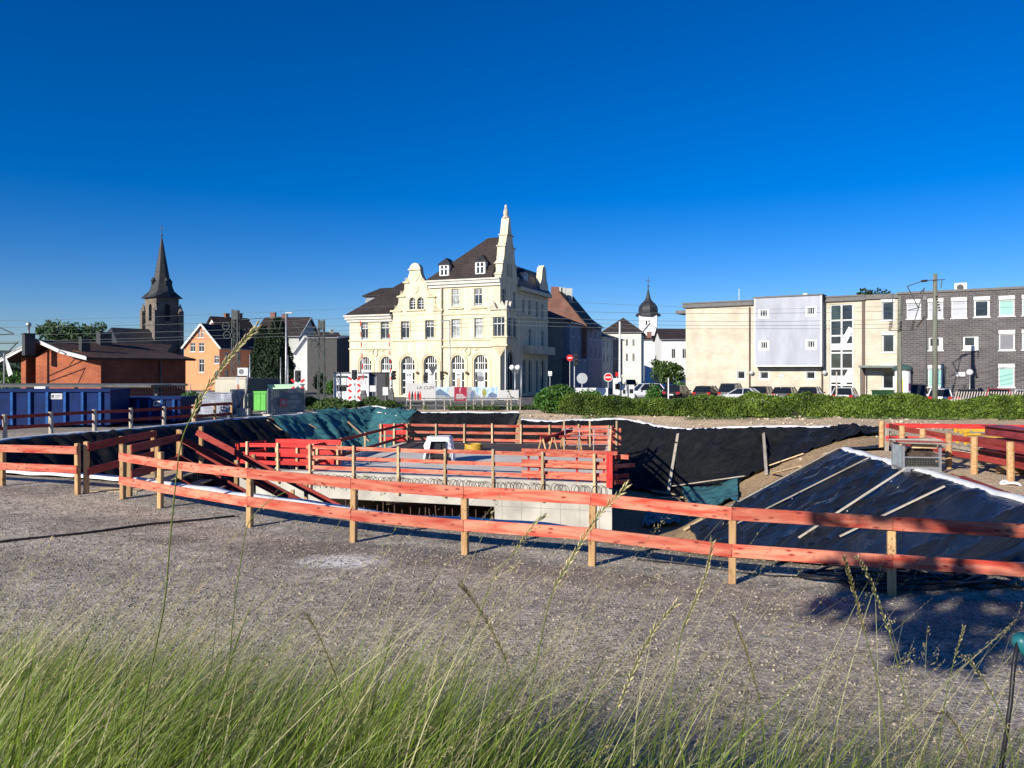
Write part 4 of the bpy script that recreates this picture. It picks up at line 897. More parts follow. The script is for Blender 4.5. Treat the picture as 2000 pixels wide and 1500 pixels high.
# right facade
rfw = [WR.rect(*q) for q in ((980.8, 564, 988, 600), (1002, 569.5, 1007.6, 602.5), (991.5, 622, 998, 660), (1002, 622.5, 1008.4, 660), (1020, 583, 1025, 611), (1032, 586, 1036.6, 614), (1046.5, 589, 1051, 619), (1057, 594, 1061.5, 624), (1032.6, 642, 1037.7, 677), (1057.5, 646, 1062.6, 678))]
rfa = [WR.rect(u0, v0, u1, 745) for u0, u1, v0 in ((991.5, 1004, 685), (1021, 1028, 701), (1032, 1039, 702), (1047, 1052.5, 703), (1056, 1064, 702))]; rfa = [(a, b_, .3, z1) for a, b_, z0, z1 in rfa]
zb_ = WR.sz(1040, 571)[1]
hl = [(0, 12.95), (.06, 13.12), (.3, 13.3), (.4, 13.6), (.42, 14.0), (.5, 14.3), (.78, 14.65), (.93, 15.1), (1.0, 15.6), (1.04, 16.0), (1.2, 16.3), (1.42, 16.55), (1.55, 17.0), (1.62, 17.36), (1.76, 17.38), (2.2, 19.2)]
gz = [(0, zr)] + hl + [(4.8 - a, z) for a, z in hl[::-1]] + [(4.8, zr)]
tri = [rc(1.7 + .5 * k, 2.0 + .5 * k, 12.9, 14.3) for k in range(3)]
mb = MB(); mb.poly(WR, [(0, 0), (LRt, 0), (LRt, zb_), (4.8, zb_), (4.8, zr - .001), (0, zr - .001)], [rc(*r_) for r_ in rfw] + [arch(*r_) for r_ in rfa], 0, reveal=.25); mb.build('side_wall', YW, yh)
mb = MB(); mb.poly(WR, gz, tri, .08, reveal=.2, thick=.85); mb.build('corner_gable', YW, yh)
for z, a, c in ((13.0, -.1, .3), (14.2, .3, .75), (16.1, .92, 1.3), (17.37, 1.5, 3.3), (13.0, 4.5, 4.9), (14.2, 4.05, 4.5), (16.1, 3.5, 3.88)): mb = MB(); mb.slab(WR, a, c, z - .07, z + .07, -.85, .22); mb.build('gable_ledge', YT2, yh)
for k in range(3): window(yh, WR, (1.7 + .5 * k, 2.0 + .5 * k, 12.9, 14.3), cols=(), rec=.1, fm=YT)
for r_ in rfw: window(yh, WR, r_, cols=(.5,), rows=(.7,), rec=.18, sill=.12, sillm=YT)
for r_ in rfa: window(yh, WR, r_, cols=(.5,), rows=(.6,), rec=.2, arched=True)
for (v, a, c, u) in ((605, 0, 4.8, 995), (663, 0, 4.8, 995), (673, 0, 4.8, 995), (622, 4.8, LRt, 1040), (579, 4.8, LRt, 1040)):
    z = WR.sz(u, v)[1]; mb = MB(); mb.slab(WR, a + .01, c - .01, z - .08, z + .08, .002, .16); mb.build('string_course', YT, yh)
mb = MB(); mb.slab(WR, 4.85, LRt + .3, zb_ - .2, zb_ + .22, -.1, .45); mb.build('cornice', YT, yh)
z = WR.sz(1045, 684)[1]; mb = MB(); mb.slab(WR, WR.s(1022), LRt + .1, z - .5, z + .45, .002, .9); mb.build('balcony', YT, yh)
mb = MB(); c = WR.p(2.4, 19.2, -.35)      # figure on the gable tip
mb.lathe([(.36, 0), (.42, .12), (.3, .25), (.24, .35), (.30, .55), (.26, .85), (.17, 1.05), (.12, 1.12), (.16, 1.25), (.14, 1.4), (.02, 1.5)], c, 10); mb.build('finial_figure', YT2, yh, smooth=True)
mb = MB(); gs = [(12.0, zb_), (12.0, zb_ + 1.2), (12.5, zb_ + 1.9), (12.8, zb_ + 3.2), (13.4, zb_ + 3.6), (14.0, zb_ + 3.2), (14.3, zb_ + 1.9), (14.8, zb_ + 1.2), (14.8, zb_)]
mb.poly(WR, gs, (), .1, thick=.7); mb.build('small_gable', YW, yh)
# corner oriel
WO = Wall(WF.p(LF - .85, 0, .45).to_2d(), df); WOr = Wall(WO.p(1.75, 0, 0).to_2d(), dr); z0 = WF.sz(968, 676)[1]; z1 = WF.sz(968, 604)[1]
zi0, zi1 = WF.sz(968, 661)[1], WF.sz(968, 620)[1]
mb = MB(); mb.poly(WO, rc(0, 1.75, z0, z1), [rc(.22, 1.53, zi0, zi1)], 0, reveal=.25); mb.poly(WOr, rc(0, 1.75, z0, z1), [rc(.3, 1.45, zi0, zi1)], 0, reveal=.2)
WOl = Wall(WO.p(0, 0, -1.75).to_2d(), (-dr[0], -dr[1])); mb.poly(WOl, rc(0, 1.75, z0, z1), (), 0)
q = [WO.p(0, z1, 0), WO.p(1.75, z1, 0), WO.p(1.75, z1, -1.75), WO.p(0, z1, -1.75)]; mb.add(q, [(0, 1, 2, 3)])
mb.add([WO.p(0, z0, 0), WO.p(1.75, z0, 0), WO.p(1.75, z0, -1.75), WO.p(0, z0, -1.75), WO.p(.85, z0 - 1.1, -.5)], [(0, 1, 4), (1, 2, 4), (2, 3, 4), (3, 0, 4)])
mb.build('oriel', YT, yh)
window(yh, WO, (.22, 1.53, zi0, zi1), cols=(.33, .67), rows=(.7, .1), rec=.2); window(yh, WOr, (.3, 1.45, zi0, zi1), cols=(.5,), rows=(.7,), rec=.18)
for zz in (z0 + .08, z0 + .95, z1 - .06): mb = MB(); mb.slab(WO, -.12, 1.87, zz - .08, zz + .08, -1.8, .12); mb.build('oriel_ledge', YT2 if zz > z1 - .2 else YT, yh)
for W_, a in ((WO, .2), (WO, 1.25), (WOr, .3), (WOr, 1.3)): mb = MB(); mb.poly(W_, [(a - .4, z1), (a + .4, z1), (a + .25, z1 + .35), (a, z1 + .85), (a - .25, z1 + .35)], (), .02, thick=.25); mb.build('oriel_finial', YT2, yh)
# roofs
dep = 2.4; zrt = HC + 260 / FX * (80 + dep * .92)
def wf(s, z, o): return WF.p(s, z, -o)
mb = MB(); sRd = WF.s(925) + .6; sE = WF.s(838)
pts = [wf(sE - .2, zr + .28, -.55), wf(LF - .72, zr + .28, -.55), wf(LF - .72, zrt, dep), wf(sRd, zrt, dep), wf(sE - .2, zr + .28, 5.4), wf(LF - .72, zr + .28, 5.4)]
roof_faces(mb, pts, [(0, 1, 2, 3), (4, 0, 3), (5, 4, 3, 2)]); rm = mb.build('main_roof', TILE, yh)
mb = MB(); zle = zl + .28; zlt = HC + 172 / FX * 90; sl0 = WF.s(775)
zmid = zle + (zlt - zle) * (1.35 / 5.15); pts = [wf(-.35, zle, -.55), wf(sG0 - .03, zle, -.55), wf(sG0 - .03, zmid, .8), wf(sE + .5, zmid, .8), wf(sE + .5, zlt, 4.6), wf(4.4, zlt, 4.6), wf(-.35, zle, 10), wf(sE + .5, zle, 10)]
roof_faces(mb, pts, [(0, 1, 2, 5), (2, 3, 4, 5), (6, 0, 5), (7, 6, 5, 4)]); rl = mb.build('side_roof', TILE, yh)
mb = MB(); pts = [WR.p(4.8, zb_ + .2, .35), WR.p(LRt + .3, zb_ + .2, .35), WR.p(LRt + .1, zb_ + 2.9, -1.3), WR.p(4.8, zb_ + 2.9, -1.3), WR.p(LRt, zb_ + 2.9, -7), WR.p(4.8, zb_ + 2.9, -7)]
roof_faces(mb, pts, [(0, 1, 2, 3), (3, 2, 4, 5)]); mb.build('mansard_roof', SLATE, yh)
mb = MB(); q = [WF.p(0, 0, -14.9), WF.p(0, zl, -14.9), WF.p(0, zl, 0), WF.p(0, 0, 0)]; mb.add(q, [(0, 1, 2, 3)]); q = [WF.p(sE, zl - 1, -12), WF.p(sE, zr + .2, -12), WF.p(sE, zr + .2, 0), WF.p(sE, zl - 1, 0)]; mb.add(q, [(0, 1, 2, 3)]); mb.add([WF.p(0, 0, -14.9), WF.p(LF, 0, -14.9), WF.p(LF, zb_, -14.9), WF.p(0, zl, -14.9)], [(0, 1, 2, 3)]); mb.build('rear_wall', YW, yh)
def dormer(W, root, rect, depth, wallm, roofm, rz=.8, cols=(.5,), rows=(.5,), name='dormer', hip=.5):
    a, c, z0, z1 = rect; mb = MB(); p = lambda s, z, o: W.p(s, z, o)
    mb.add([p(a, z0, 0), p(c, z0, 0), p(c, z1, 0), p(a, z1, 0), p(a, z0, -depth), p(c, z0, -depth), p(c, z1, -depth), p(a, z1, -depth)], [(0, 1, 2, 3), (1, 5, 6, 2), (4, 0, 3, 7)])
    o = mb.build(name, wallm, root); m_ = (a + c) / 2; e = .14
    mb = MB(); roof_faces(mb, [p(a - e, z1, .15), p(c + e, z1, .15), p(c + e, z1, -depth), p(a - e, z1, -depth), p(m_, z1 + rz, -hip), p(m_, z1 + rz, -depth)], [(0, 1, 4), (1, 2, 5, 4), (3, 0, 4, 5)], .08); mb.build('dormer_roof', roofm, o)
    b = (c - a) * .14; mb = MB(); mb.poly(W, rc(a + b * .6, c - b * .6, z0 + .1, z1 - .05), (), .012); mb.build('dormer_glass', GLASS, o)
    mb = MB(); mb.poly(W, rc(a + b * .3, c - b * .3, z0 + .05, z1 - .02), [rc(a + b * 1.4, c - b * 1.4, z0 + .22, z1 - .18)], .04, reveal=.03); mb.slab(W, m_ - .09, m_ + .09, z0 + .2, z1 - .15, .012, .038); mb.slab(W, a + b, c - b, (z0 + z1) / 2 + .1, (z0 + z1) / 2 + .2, .012, .037); mb.build('dormer_frame', WHITE, o)
for q in ((858, 516, 877, 543), (928, 510, 948, 538)):
    WD = Wall(WF.p(0, 0, .22).to_2d(), df); r_ = WD.rect(*q); r_ = (r_[0] + .0, r_[1], max(r_[2], zr + .62), r_[3]); dormer(WD, yh, r_, 1.6, WHITE, SLATE, rz=.75)
WB = Wall(WF.p(0, 0, -3.4).to_2d(), df); r_ = WB.rect(714, 577, 741, 590); mb = MB(); mb.slab(WB, r_[0], r_[1], r_[2] - 1.2, r_[3], -3, 0); o = mb.build('rear_dormer', M('zinc_cladding', (.22, .24, .26), .6), yh); mb = MB(); roof_faces(mb, [WB.p(r_[0] - .3, r_[3], .3), WB.p(r_[1] + 1, r_[3], .3), WB.p(r_[1] + 1, r_[3] + 1.05, -2), WB.p(r_[0] + .8, r_[3] + 1.05, -2), WB.p(r_[0] - .3, r_[3], -3)], [(0, 1, 2, 3), (0, 3, 4)]); mb.build('dormer_roof', TILE, o)
WD = Wall(WR.p(0, 0, -.3).to_2d(), dr); dormer(WD, yh, (7.6, 8.8, zb_ + .6, zb_ + 2.2), 1.5, WHITE, SLATE, rz=.5)

# ------------------------------------------------------------------ generic house
def house(name, label, o, ang, w, d, ze, zr_, wall, roof, front=(), right=(), left=(), kind='side', over=.35, base=0.0, roofname='roof', fm=None, pm=None, chim=(), gutter=True, rec=.12, cols=(.5,), rows=(), sill=.08, cat='house', sidewall=None, hipk=.45):
    """o: near-left corner; ang: direction of the front; kind 'side' ridge parallel to front, 'gable' gable in front, 'hip'"""
    dv = (math.cos(ang), math.sin(ang)); Fw = Wall(o, dv); r = thing(name, label, cat, (o[0], o[1], base), ang)
    bk = (-Fw.n.x, -Fw.n.y); Rw = Wall(Fw.p(w, 0).to_2d(), bk); Lw = Wall(Fw.p(0, 0, -d).to_2d(), (Fw.n.x, Fw.n.y)); Bw = Wall(Fw.p(w, 0, -d).to_2d(), (-dv[0], -dv[1]))
    gab_f = kind == 'gable'; gab_s = kind == 'side'
    def outl(L, g): return [(0, base), (L, base), (L, ze)] + ([(L / 2, zr_)] if g else []) + [(0, ze)]
    def rects(Wx, lst): return [Wx.rect(*q) if len(q) == 4 and max(q) > 60 else q for q in lst]
    fr, rr, lr = rects(Fw, front), rects(Rw, right), rects(Lw, left)
    for Wx, L, g, hs_, wm in ((Fw, w, gab_f, fr, wall), (Rw, d, gab_s, rr, sidewall or wall), (Lw, d, gab_s, lr, sidewall or wall), (Bw, w, gab_f, [], wall)):
        mb = MB(); mb.poly(Wx, outl(L, g), [rc(*q) for q in hs_], 0, reveal=rec + .02); mb.build('wall', wm, r)
    for Wx, lst in ((Fw, fr), (Rw, rr), (Lw, lr)):
        for q in lst: window(r, Wx, q, cols=cols, rows=rows, rec=rec, sill=sill, fm=fm, pm=pm)
    e = over; mb = MB(); sl_ = (zr_ - ze) / ((w if gab_f else d) / 2); dz = sl_ * e
    if gab_f: pts = [Fw.p(-e, ze - dz, e), Fw.p(w / 2, zr_, e), Fw.p(w + e, ze - dz, e), Fw.p(-e, ze - dz, -d - e), Fw.p(w / 2, zr_, -d - e), Fw.p(w + e, ze - dz, -d - e)]; fs = [(0, 1, 4, 3), (1, 2, 5, 4)]
    elif gab_s: pts = [Fw.p(-e, ze - dz, e), Fw.p(w + e, ze - dz, e), Fw.p(w + e, zr_, -d / 2), Fw.p(-e, zr_, -d / 2), Fw.p(w + e, ze - dz, -d - e), Fw.p(-e, ze - dz, -d - e)]; fs = [(0, 1, 2, 3), (3, 2, 4, 5)]
    else:
        h_ = min(w, d) * hipk; pts = [Fw.p(-e, ze - .05, e), Fw.p(w + e, ze - .05, e), Fw.p(w + e, ze - .05, -d - e), Fw.p(-e, ze - .05, -d - e)]
        if w >= d: pts += [Fw.p(h_, zr_, -d / 2), Fw.p(w - h_, zr_, -d / 2)]; fs = [(0, 1, 5, 4), (1, 2, 5), (2, 3, 4, 5), (3, 0, 4)]
        else: pts += [Fw.p(w / 2, zr_, -h_), Fw.p(w / 2, zr_, -d + h_)]; fs = [(0, 1, 4), (1, 2, 5, 4), (2, 3, 5), (3, 0, 4, 5)]
    pts = [Vector(p) + Vector((0, 0, .15)) for p in pts]
    roof_faces(mb, pts, fs, .16); ro = mb.build(roofname, roof, r)
    if gab_f or gab_s:
        mb = MB(); Wg, L = (Fw, w) if gab_f else (Rw, d)
        mb.bar(Wg.p(-e, ze - dz + .02, e + .02), Wg.p(L / 2, zr_ + .02, e + .02), .05, .26); mb.bar(Wg.p(L / 2, zr_ + .02, e + .02), Wg.p(L + e, ze - dz + .02, e + .02), .05, .26); mb.build('bargeboard', WHITE, ro)
    for (s, dd, cw, ch, cm) in chim:
        zb2 = zr_ - 1.0; mb = MB(); c = Fw.p(s, 0, -dd); mb.box((c.x, c.y, (zb2 + zr_ + ch) / 2), (cw, cw * .8, zr_ + ch - zb2), ang); mb.box((c.x, c.y, zr_ + ch), (cw * 1.2, cw, .1), ang); mb.build('chimney', cm, ro)
    if gutter:
        mb = MB()
        if gab_s or kind == 'hip': mb.tube([Fw.p(-e, ze - dz * (gab_s) - .02, e + .05), Fw.p(w + e, ze - dz * (gab_s) - .02, e + .05)], .07, 6); 
        else: mb.tube([Fw.p(w + e + .05, ze - dz - .02, e), Fw.p(w + e + .05, ze - dz - .02, -d - e)], .07, 6)
        mb.build('gutter', STEEL, ro)
    return r, Fw, Rw
BRK = brick('orange_red_brick', (.40, .115, .05), (.30, .08, .04), (.22, .10, .06), mixn=.25, bw=.5, bh=.16, ms=.012); BRK2 = brick('brown_red_brick', (.30, .12, .08), (.22, .085, .06), (.25, .18, .14))
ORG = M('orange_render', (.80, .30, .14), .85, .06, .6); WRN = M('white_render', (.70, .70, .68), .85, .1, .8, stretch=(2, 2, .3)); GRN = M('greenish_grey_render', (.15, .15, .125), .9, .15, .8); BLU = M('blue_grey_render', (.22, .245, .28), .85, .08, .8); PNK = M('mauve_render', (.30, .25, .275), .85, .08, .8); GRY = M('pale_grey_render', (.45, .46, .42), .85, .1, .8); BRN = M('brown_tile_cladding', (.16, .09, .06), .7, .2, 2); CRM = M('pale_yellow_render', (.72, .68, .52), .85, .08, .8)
def at(u, Y): return ((u - U0) / FX * Y, Y)

# station building in brick at the left
a25 = R(-25); cN = at(197, 60); o_ = (cN[0] - 9.4 * math.cos(a25), cN[1] - 9.4 * math.sin(a25))
sb = thing('brick_station_building', 'low red brick station building with wide overhanging brown roof', 'building', (o_[0], o_[1], 0), a25)
Fw = Wall(o_, (math.cos(a25), math.sin(a25))); Rw = Wall(cN, (-Fw.n.x, -Fw.n.y))
zle, zap = 3.75, 5.35; sap = Fw.s(98)
mb = MB(); s1_ = Fw.s(70); mb.poly(Fw, [(s1_, 0), (9.4, 0), (9.4, 3.95), (sap + .4, 5.0), (s1_, 4.0)], (), 0); mb.build('gable_wall', BRK, sb)
mb = MB(); mb.slab(Fw, 0, s1_ - .9, 0, 4.0, -1.2, .25); mb.build('pier', BRK, sb)
mb = MB(); mb.poly(Fw, [(s1_ - .95, 0), (s1_, 0), (s1_, 4.2), (s1_ - .95, 3.9)], (), -1.2); mb.build('recess_wall', BRK, sb)
mb = MB(); mb.poly(Rw, rc(0, 8.2, 0, 3.9), (), 0); mb.build('side_wall', brick('shaded_red_brick', (.20, .06, .035), (.15, .045, .03), (.12, .07, .05), bw=.5, bh=.16), sb)  # unlit side: shade put into a darker copy of the gable brick
mb = MB(); p = Fw.p
pts = [p(-1.6, 3.75, 1.1), p(sap, 5.35, 1.1), p(9.6, 3.95, 1.1), p(-1.6, 3.75, -16), p(sap, 5.35, -14), p(9.6 + 4.2, 3.95, -16), p(12.6, 3.92, -3.0), p(13.4, 4.0, -5)]
pts = [p(-1.6, 3.75, 1.1), p(sap, 5.4, 1.1), p(6.2, 4.5, 1.1), p(9.3, 3.95, 1.1), p(-1.6, 3.75, -12), p(sap, 5.4, -12), p(6.2, 4.6, -9.0), p(10.2, 3.95, -8.6)]
roof_faces(mb, pts, [(0, 1, 5, 4), (1, 2, 6, 5), (2, 3, 7, 6)], .18); BROOF = brick('brown_roof_tile', (.085, .05, .038), (.06, .038, .03), (.03, .02, .016), bw=.35, bh=.3, ms=.02)
ro = mb.build('roof', BROOF, sb)
mb = MB()
for A, B in ((pts[0], pts[1]), (pts[1], pts[2]), (pts[2], pts[3])): mb.bar(A + Fw.n * .03 - Vector((0, 0, .1)), B + Fw.n * .03 - Vector((0, 0, .1)), .05, .24); mb.bar(A + Fw.n * .06 + Vector((0, 0, .05)), B + Fw.n * .06 + Vector((0, 0, .05)), .12, .06)
mb.build('bargeboard', M('pale_grey_board', (.55, .55, .53), .7), ro)
CHM = M('slate_chimney', (.05, .052, .055), .7, .3, 4)
for u, v0, v1, w_, Yc in ((56, 652, 682, 24, 61), (165, 660, 682, 21, 62), (203, 650, 672, 28, 66)):
    c = P(u, (v0 + v1) / 2, Yc); ww = w_ * Yc / FX; zz0 = HC - (v1 - V0) / FX * Yc - .5; zz1 = HC - (v0 - V0) / FX * Yc; mb = MB(); mb.box((c.x, c.y, (zz0 + zz1) / 2), (ww * .75, ww * .75, zz1 - zz0), a25 - .3); mb.box((c.x, c.y, zz1), (ww * .85, ww * .85, .08), a25 - .3); mb.build('chimney', CHM, ro)
c = P(56, 640, 61); mb = MB(); mb.lathe([(.09, -.45), (.09, .1), (.18, .15), (.2, .3), (.1, .42), (.01, .45)], c, 10); mb.build('chimney_cowl', STEEL, ro, smooth=True)
mb = MB(); mb.tube([Rw.p(5.5, 3.8, .1), Rw.p(5.5, .2, .1)], .07, 6); mb.build('downpipe', DSTEEL, sb)
mb = MB(); c = P(110, 752, 52); mb.box((c.x - 4, c.y, 1.95), (24, 5, .16), -.05)
for k in range(5): mb.box((c.x - 13 + k * 5.2, c.y - 2.2, .93), (.16, .16, 1.86))
mb.build('platform_canopy', M('canopy_felt', (.10, .10, .095), .85, .25, 1.5), None, label='flat grey canopy roof between the blue skips and the brick building', cat='canopy')
a_ = P(218, 758, 57); b_ = P(372, 758, 60)

# church behind it
STN = brick('grey_brown_stone', (.20, .175, .14), (.15, .13, .11), (.10, .085, .07), bw=.6, bh=.3, ms=.02)
ch = thing('stone_church', 'grey stone village church with tall slate spire', 'church', (*at(316, 140), 0), R(-38))
cx, cy = at(316, 140); ca_ = R(-38); tw = 4.2; zb2 = HC + (722 - 582) / FX * 140; zl2 = HC + (722 - 634) / FX * 140
def cp(x, y, z): return Vector((cx + x * math.cos(ca_) - y * math.sin(ca_), cy + x * math.sin(ca_) + y * math.cos(ca_), z))
corners = [(-tw / 2, -tw / 2), (tw / 2, -tw / 2), (tw / 2, tw / 2), (-tw / 2, tw / 2)]
for k in range(4):
    A = cp(*corners[k], 0); B = cp(*corners[(k + 1) % 4], 0); Wt = Wall(A.to_2d(), (B - A).to_2d())
    mb = MB(); mb.poly(Wt, rc(0, tw, 0, zb2), [arch(tw * .36, tw * .62, zl2 + .6, zb2 - 1.2)], 0, reveal=.5); mb.build('tower_wall', STN, ch)
    mb = MB(); mb.poly(Wt, arch(tw * .36, tw * .62, zl2 + .6, zb2 - 1.2), (), -.45); mb.build('belfry_louvre', M('louvre', (.03, .03, .032), .7), ch)
    mb = MB(); mb.slab(Wt, -.12, tw + .12, zl2 - .15, zl2 + .15, 0, .14); mb.build('string_course', STN, ch)
    mb = MB(); c = cp(corners[k][0] * 1.08, corners[k][1] * 1.08, 0); mb.box((c.x, c.y, (zl2 + 2.4) / 2), (.9, .9, zl2 + 2.4), ca_); mb.add([c + Vector((x, y, zl2 + 2.4)) for x, y in ((-.4, -.4), (.4, -.4), (.4, .4), (-.4, .4))] + [c + Vector((0, 0, zl2 + 3.9))], [(0, 1, 4), (1, 2, 4), (2, 3, 4), (3, 0, 4)]); mb.build('buttress', STN, ch)
ztop = HC + (722 - 460) / FX * 140; mb = MB(); ring = lambda rr, z, n=8: [cp(rr * math.cos(math.pi / 4 + 2 * math.pi * k / n), rr * math.sin(math.pi / 4 + 2 * math.pi * k / n), z) for k in range(n)]
sq = [cp(x * 1.25, y * 1.25, zb2 - .1) for x, y in corners]; sq8 = []
for k in range(4): sq8 += [sq[k], (sq[k] + sq[(k + 1) % 4]) / 2]
ang0 = math.atan2(corners[0][1], corners[0][0])
def oct_(rr, z): return [cp(rr * math.cos(ang0 + k * math.pi / 4), rr * math.sin(ang0 + k * math.pi / 4), z) for k in range(8)]
rings = [sq8, oct_(2.2, zb2 + 1.2), oct_(1.45, zb2 + 3.2), oct_(.72, zb2 + 7.4), oct_(.06, ztop)]
vv = [p_ for r_ in rings for p_ in r_]; ff = [(i * 8 + k, i * 8 + (k + 1) % 8, (i + 1) * 8 + (k + 1) % 8, (i + 1) * 8 + k) for i in range(4) for k in range(8)]
mb.add(vv, ff); sp_ = mb.build('spire', SLATE, ch)
for k in (0, 2, 4, 6):
    c = oct_(2.35, zb2 + 2.9)[k] if False else cp(1.6 * math.cos(ang0 + math.pi / 4 + k * math.pi / 4), 1.6 * math.sin(ang0 + math.pi / 4 + k * math.pi / 4), zb2 + 2.6); mb = MB(); mb.box(c, (.5, .5, .8), ca_); mb.add([c + Vector((x, y, .4)) for x, y in ((-.35, -.35), (.35, -.35), (.35, .35), (-.35, .35))] + [c + Vector((0, 0, 1.1))], [(0, 1, 4), (1, 2, 4), (2, 3, 4), (3, 0, 4)]); mb.build('spire_dormer', SLATE, sp_)
mb = MB(); c = cp(0, 0, ztop - .2); mb.tube([c, c + Vector((0, 0, 2.2))], .06, 6); mb.bar(c + Vector((-.45, 0, 1.5)), c + Vector((.45, 0, 1.5)), .08, .08); mb.ball(c + Vector((0, 0, .3)), .2, 6); mb.build('spire_cross', DSTEEL, sp_)
nv = at(200, 132); nvw = math.atan2(cy - 2 - nv[1], cx - nv[0]); zn = HC + (722 - 640) / FX * 134
mb = MB(); A = Vector((*nv, 0)); B = Vector((cx - 1.5, cy - 1, 0)); d_ = (B - A).normalized(); n_ = Vector((d_.y, -d_.x, 0))
roof_faces(mb, [A + n_ * 6 + Vector((0, 0, zn - 4)), B + n_ * 6 + Vector((0, 0, zn - 4)), B + Vector((0, 0, zn)), A + Vector((0, 0, zn)) + d_ * 1.5, A - n_ * 6 + Vector((0, 0, zn - 4)), B - n_ * 6 + Vector((0, 0, zn - 4))], [(0, 1, 2, 3), (3, 2, 5, 4), (4, 0, 3)]); mb.build('nave_roof', SLATE, ch)
mb = MB(); mb.add([A + n_ * 5.5, B + n_ * 5.5, B + n_ * 5.5 + Vector((0, 0, zn - 4)), A + n_ * 5.5 + Vector((0, 0, zn - 4)), A - n_ * 5.5, A - n_ * 5.5 + Vector((0, 0, zn - 4))], [(0, 1, 2, 3), (4, 0, 3, 5)]); mb.build('nave_wall', STN, ch)

# orange house and neighbours
Yo = 112; o_ = at(360, Yo + 1); wO = 75 / FX * Yo; zO = lambda v, Y=Yo: HC + (722 - v) / FX * Y
house('orange_house', 'bright orange rendered house with white window frames and front gable', o_, R(-10), wO, 10, zO(676), zO(633), ORG, TILE, kind='gable', over=.3, cols=(.5,), rows=(.65,), chim=((1.6, 5, .5, .5, BRK2),),
      front=((371.5, 669, 382, 687), (388, 669, 399, 687), (386.5, 644.5, 391, 659), (393, 644.5, 398, 659), (388.5, 701, 399, 727), (418.5, 694, 428, 710), (420.5, 724, 427, 737)), right=((1.5, 2.5, 1, 3.0), (5, 6, 1, 3.0), (1.5, 2.5, 4, 5.6), (5, 6, 4, 5.6)))
Yd = 118; zD = lambda v: HC + (722 - v) / FX * Yd
house('dark_roof_house', 'white gabled house with broad dark roof left of the tall conifer', at(446, Yd), R(52), 6.0, 9, zD(672), zD(617), WRN, TILE, kind='side', over=.4, chim=((2.5, 4.5, .7, .7, BRK2), (4.8, 4.5, .7, .8, BRK2)), front=((483, 680, 489, 694),))
house('long_roof_house', 'house with long dark tiled roof behind the tall conifer', at(498, 126), R(-6), 7.5, 9, zO(655, 126), zO(618, 126), GRY, TILE, kind='side', chim=((1.2, 4.5, .8, .9, BRK2), (3.2, 4.5, .8, .6, BRK2)), right=())
Yw = 105; zW = lambda v: HC + (722 - v) / FX * Yw
house('white_gable_house', 'small white gabled house between the conifer and the lattice mast', at(574, 112), R(14), 3.2, 8, zO(686, 112), zO(655, 112), WRN, TILE, kind='gable', over=.25, right=((2, 3, 3.5, 4.8),))
house('flat_grey_house', 'grey building with shaded wall left of the lattice mast', at(600, 104), R(-8), 4.2, 8, zO(660, 104), zO(655, 104), M('shaded_flank_grey', (.06, .06, .06), .8, .2), TILE, kind='side', over=.1)  # wall colour darkened to paint in the shade on this flank
house('white_villa', 'white house with dark hipped roof partly hidden by the lattice mast', at(634, 108), R(30), 3.0, 8, zO(688, 108), zO(648, 108), WRN, TILE, kind='side', over=.35, chim=((2.2, 4, .5, .5, GRY),), right=((2.2, 3.2, 3.3, 4.7), (5, 6, 3.3, 4.7)))
house('dark_hip_house', 'dark tiled roof house just left of the cream house', at(655, 122), R(-12), 5.0, 9, zO(690, 122), zO(646, 122), GRY, TILE, kind='hip', over=.35, chim=((2.6, 4, .5, .6, WRN),), front=((662, 697, 668, 709),))

# street houses right of the cream house
sdir = R(72)
WS = Wall(at(1112, 99.5), (math.cos(sdir), math.sin(sdir)))
def street(name, label, u0, u1, vE, ridge, wallm, roofm=TILE, rowsv=(), ncol=3, dep=9, kind='side', ww=.9, gv=None, fm=None, chim=(), cat='house', off=0.0, right=()):
    s0_, s1_ = WS.s(u0), WS.s(u1); o = WS.p(s0_, 0, off); Y0 = o.y; ze = HC + (722 - vE) / FX * Y0; L = s1_ - s0_ - .02
    wins = []
    for (va, vb) in rowsv:
        za = HC + (722 - va) / FX * Y0; zb3 = HC + (722 - vb) / FX * Y0
        for k in range(ncol): c = L * (k + .5) / ncol; wins.append((c - ww / 2, c + ww / 2, zb3, za))
    return house(name, label, (o.x, o.y), sdir, L, dep, ze, ridge, wallm, roofm, front=wins, kind=kind, fm=fm, chim=chim, over=.3, cat=cat, rows=(.7,), right=right)
gw = Wall(at(1071, 97), (at(1112, 99.5)[0] - at(1071, 97)[0], 2.5))
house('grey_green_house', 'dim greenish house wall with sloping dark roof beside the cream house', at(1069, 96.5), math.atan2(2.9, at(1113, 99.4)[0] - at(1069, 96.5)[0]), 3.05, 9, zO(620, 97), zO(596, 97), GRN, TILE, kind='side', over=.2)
bgh = thing('brick_gable_house', 'tall brick party wall with chimneys above the dark street roofs', 'house', (*at(1105, 106), 0)); WBr = Wall(at(1068, 106), (1, .04))
mb = MB(); mb.poly(WBr, [WBr.sz(*q) for q in ((1068, 700), (1146, 700), (1146, 634), (1093, 571), (1092, 560), (1077, 560), (1076, 572), (1068, 585))], (), 0, thick=.4); mb.build('gable_wall', BRK2, bgh)
mb = MB(); q = [WBr.p(*WBr.sz(u, v), .25) for u, v in ((1092, 569), (1149, 638))]; q2 = [p_ + Vector((2.6, 8, 0)) for p_ in q]
roof_faces(mb, q + q2, [(0, 1, 3, 2)], .2); ro = mb.build('roof', TILE, bgh)
for u, v, w_ in ((1095, 562, .5), (1100, 563, .6), (1111, 564, .9)): c = P(u, v, 108.5); mb = MB(); mb.box((c.x, c.y, c.z - .9), (w_, .6, 1.9)); mb.build('chimney', GRY, ro)
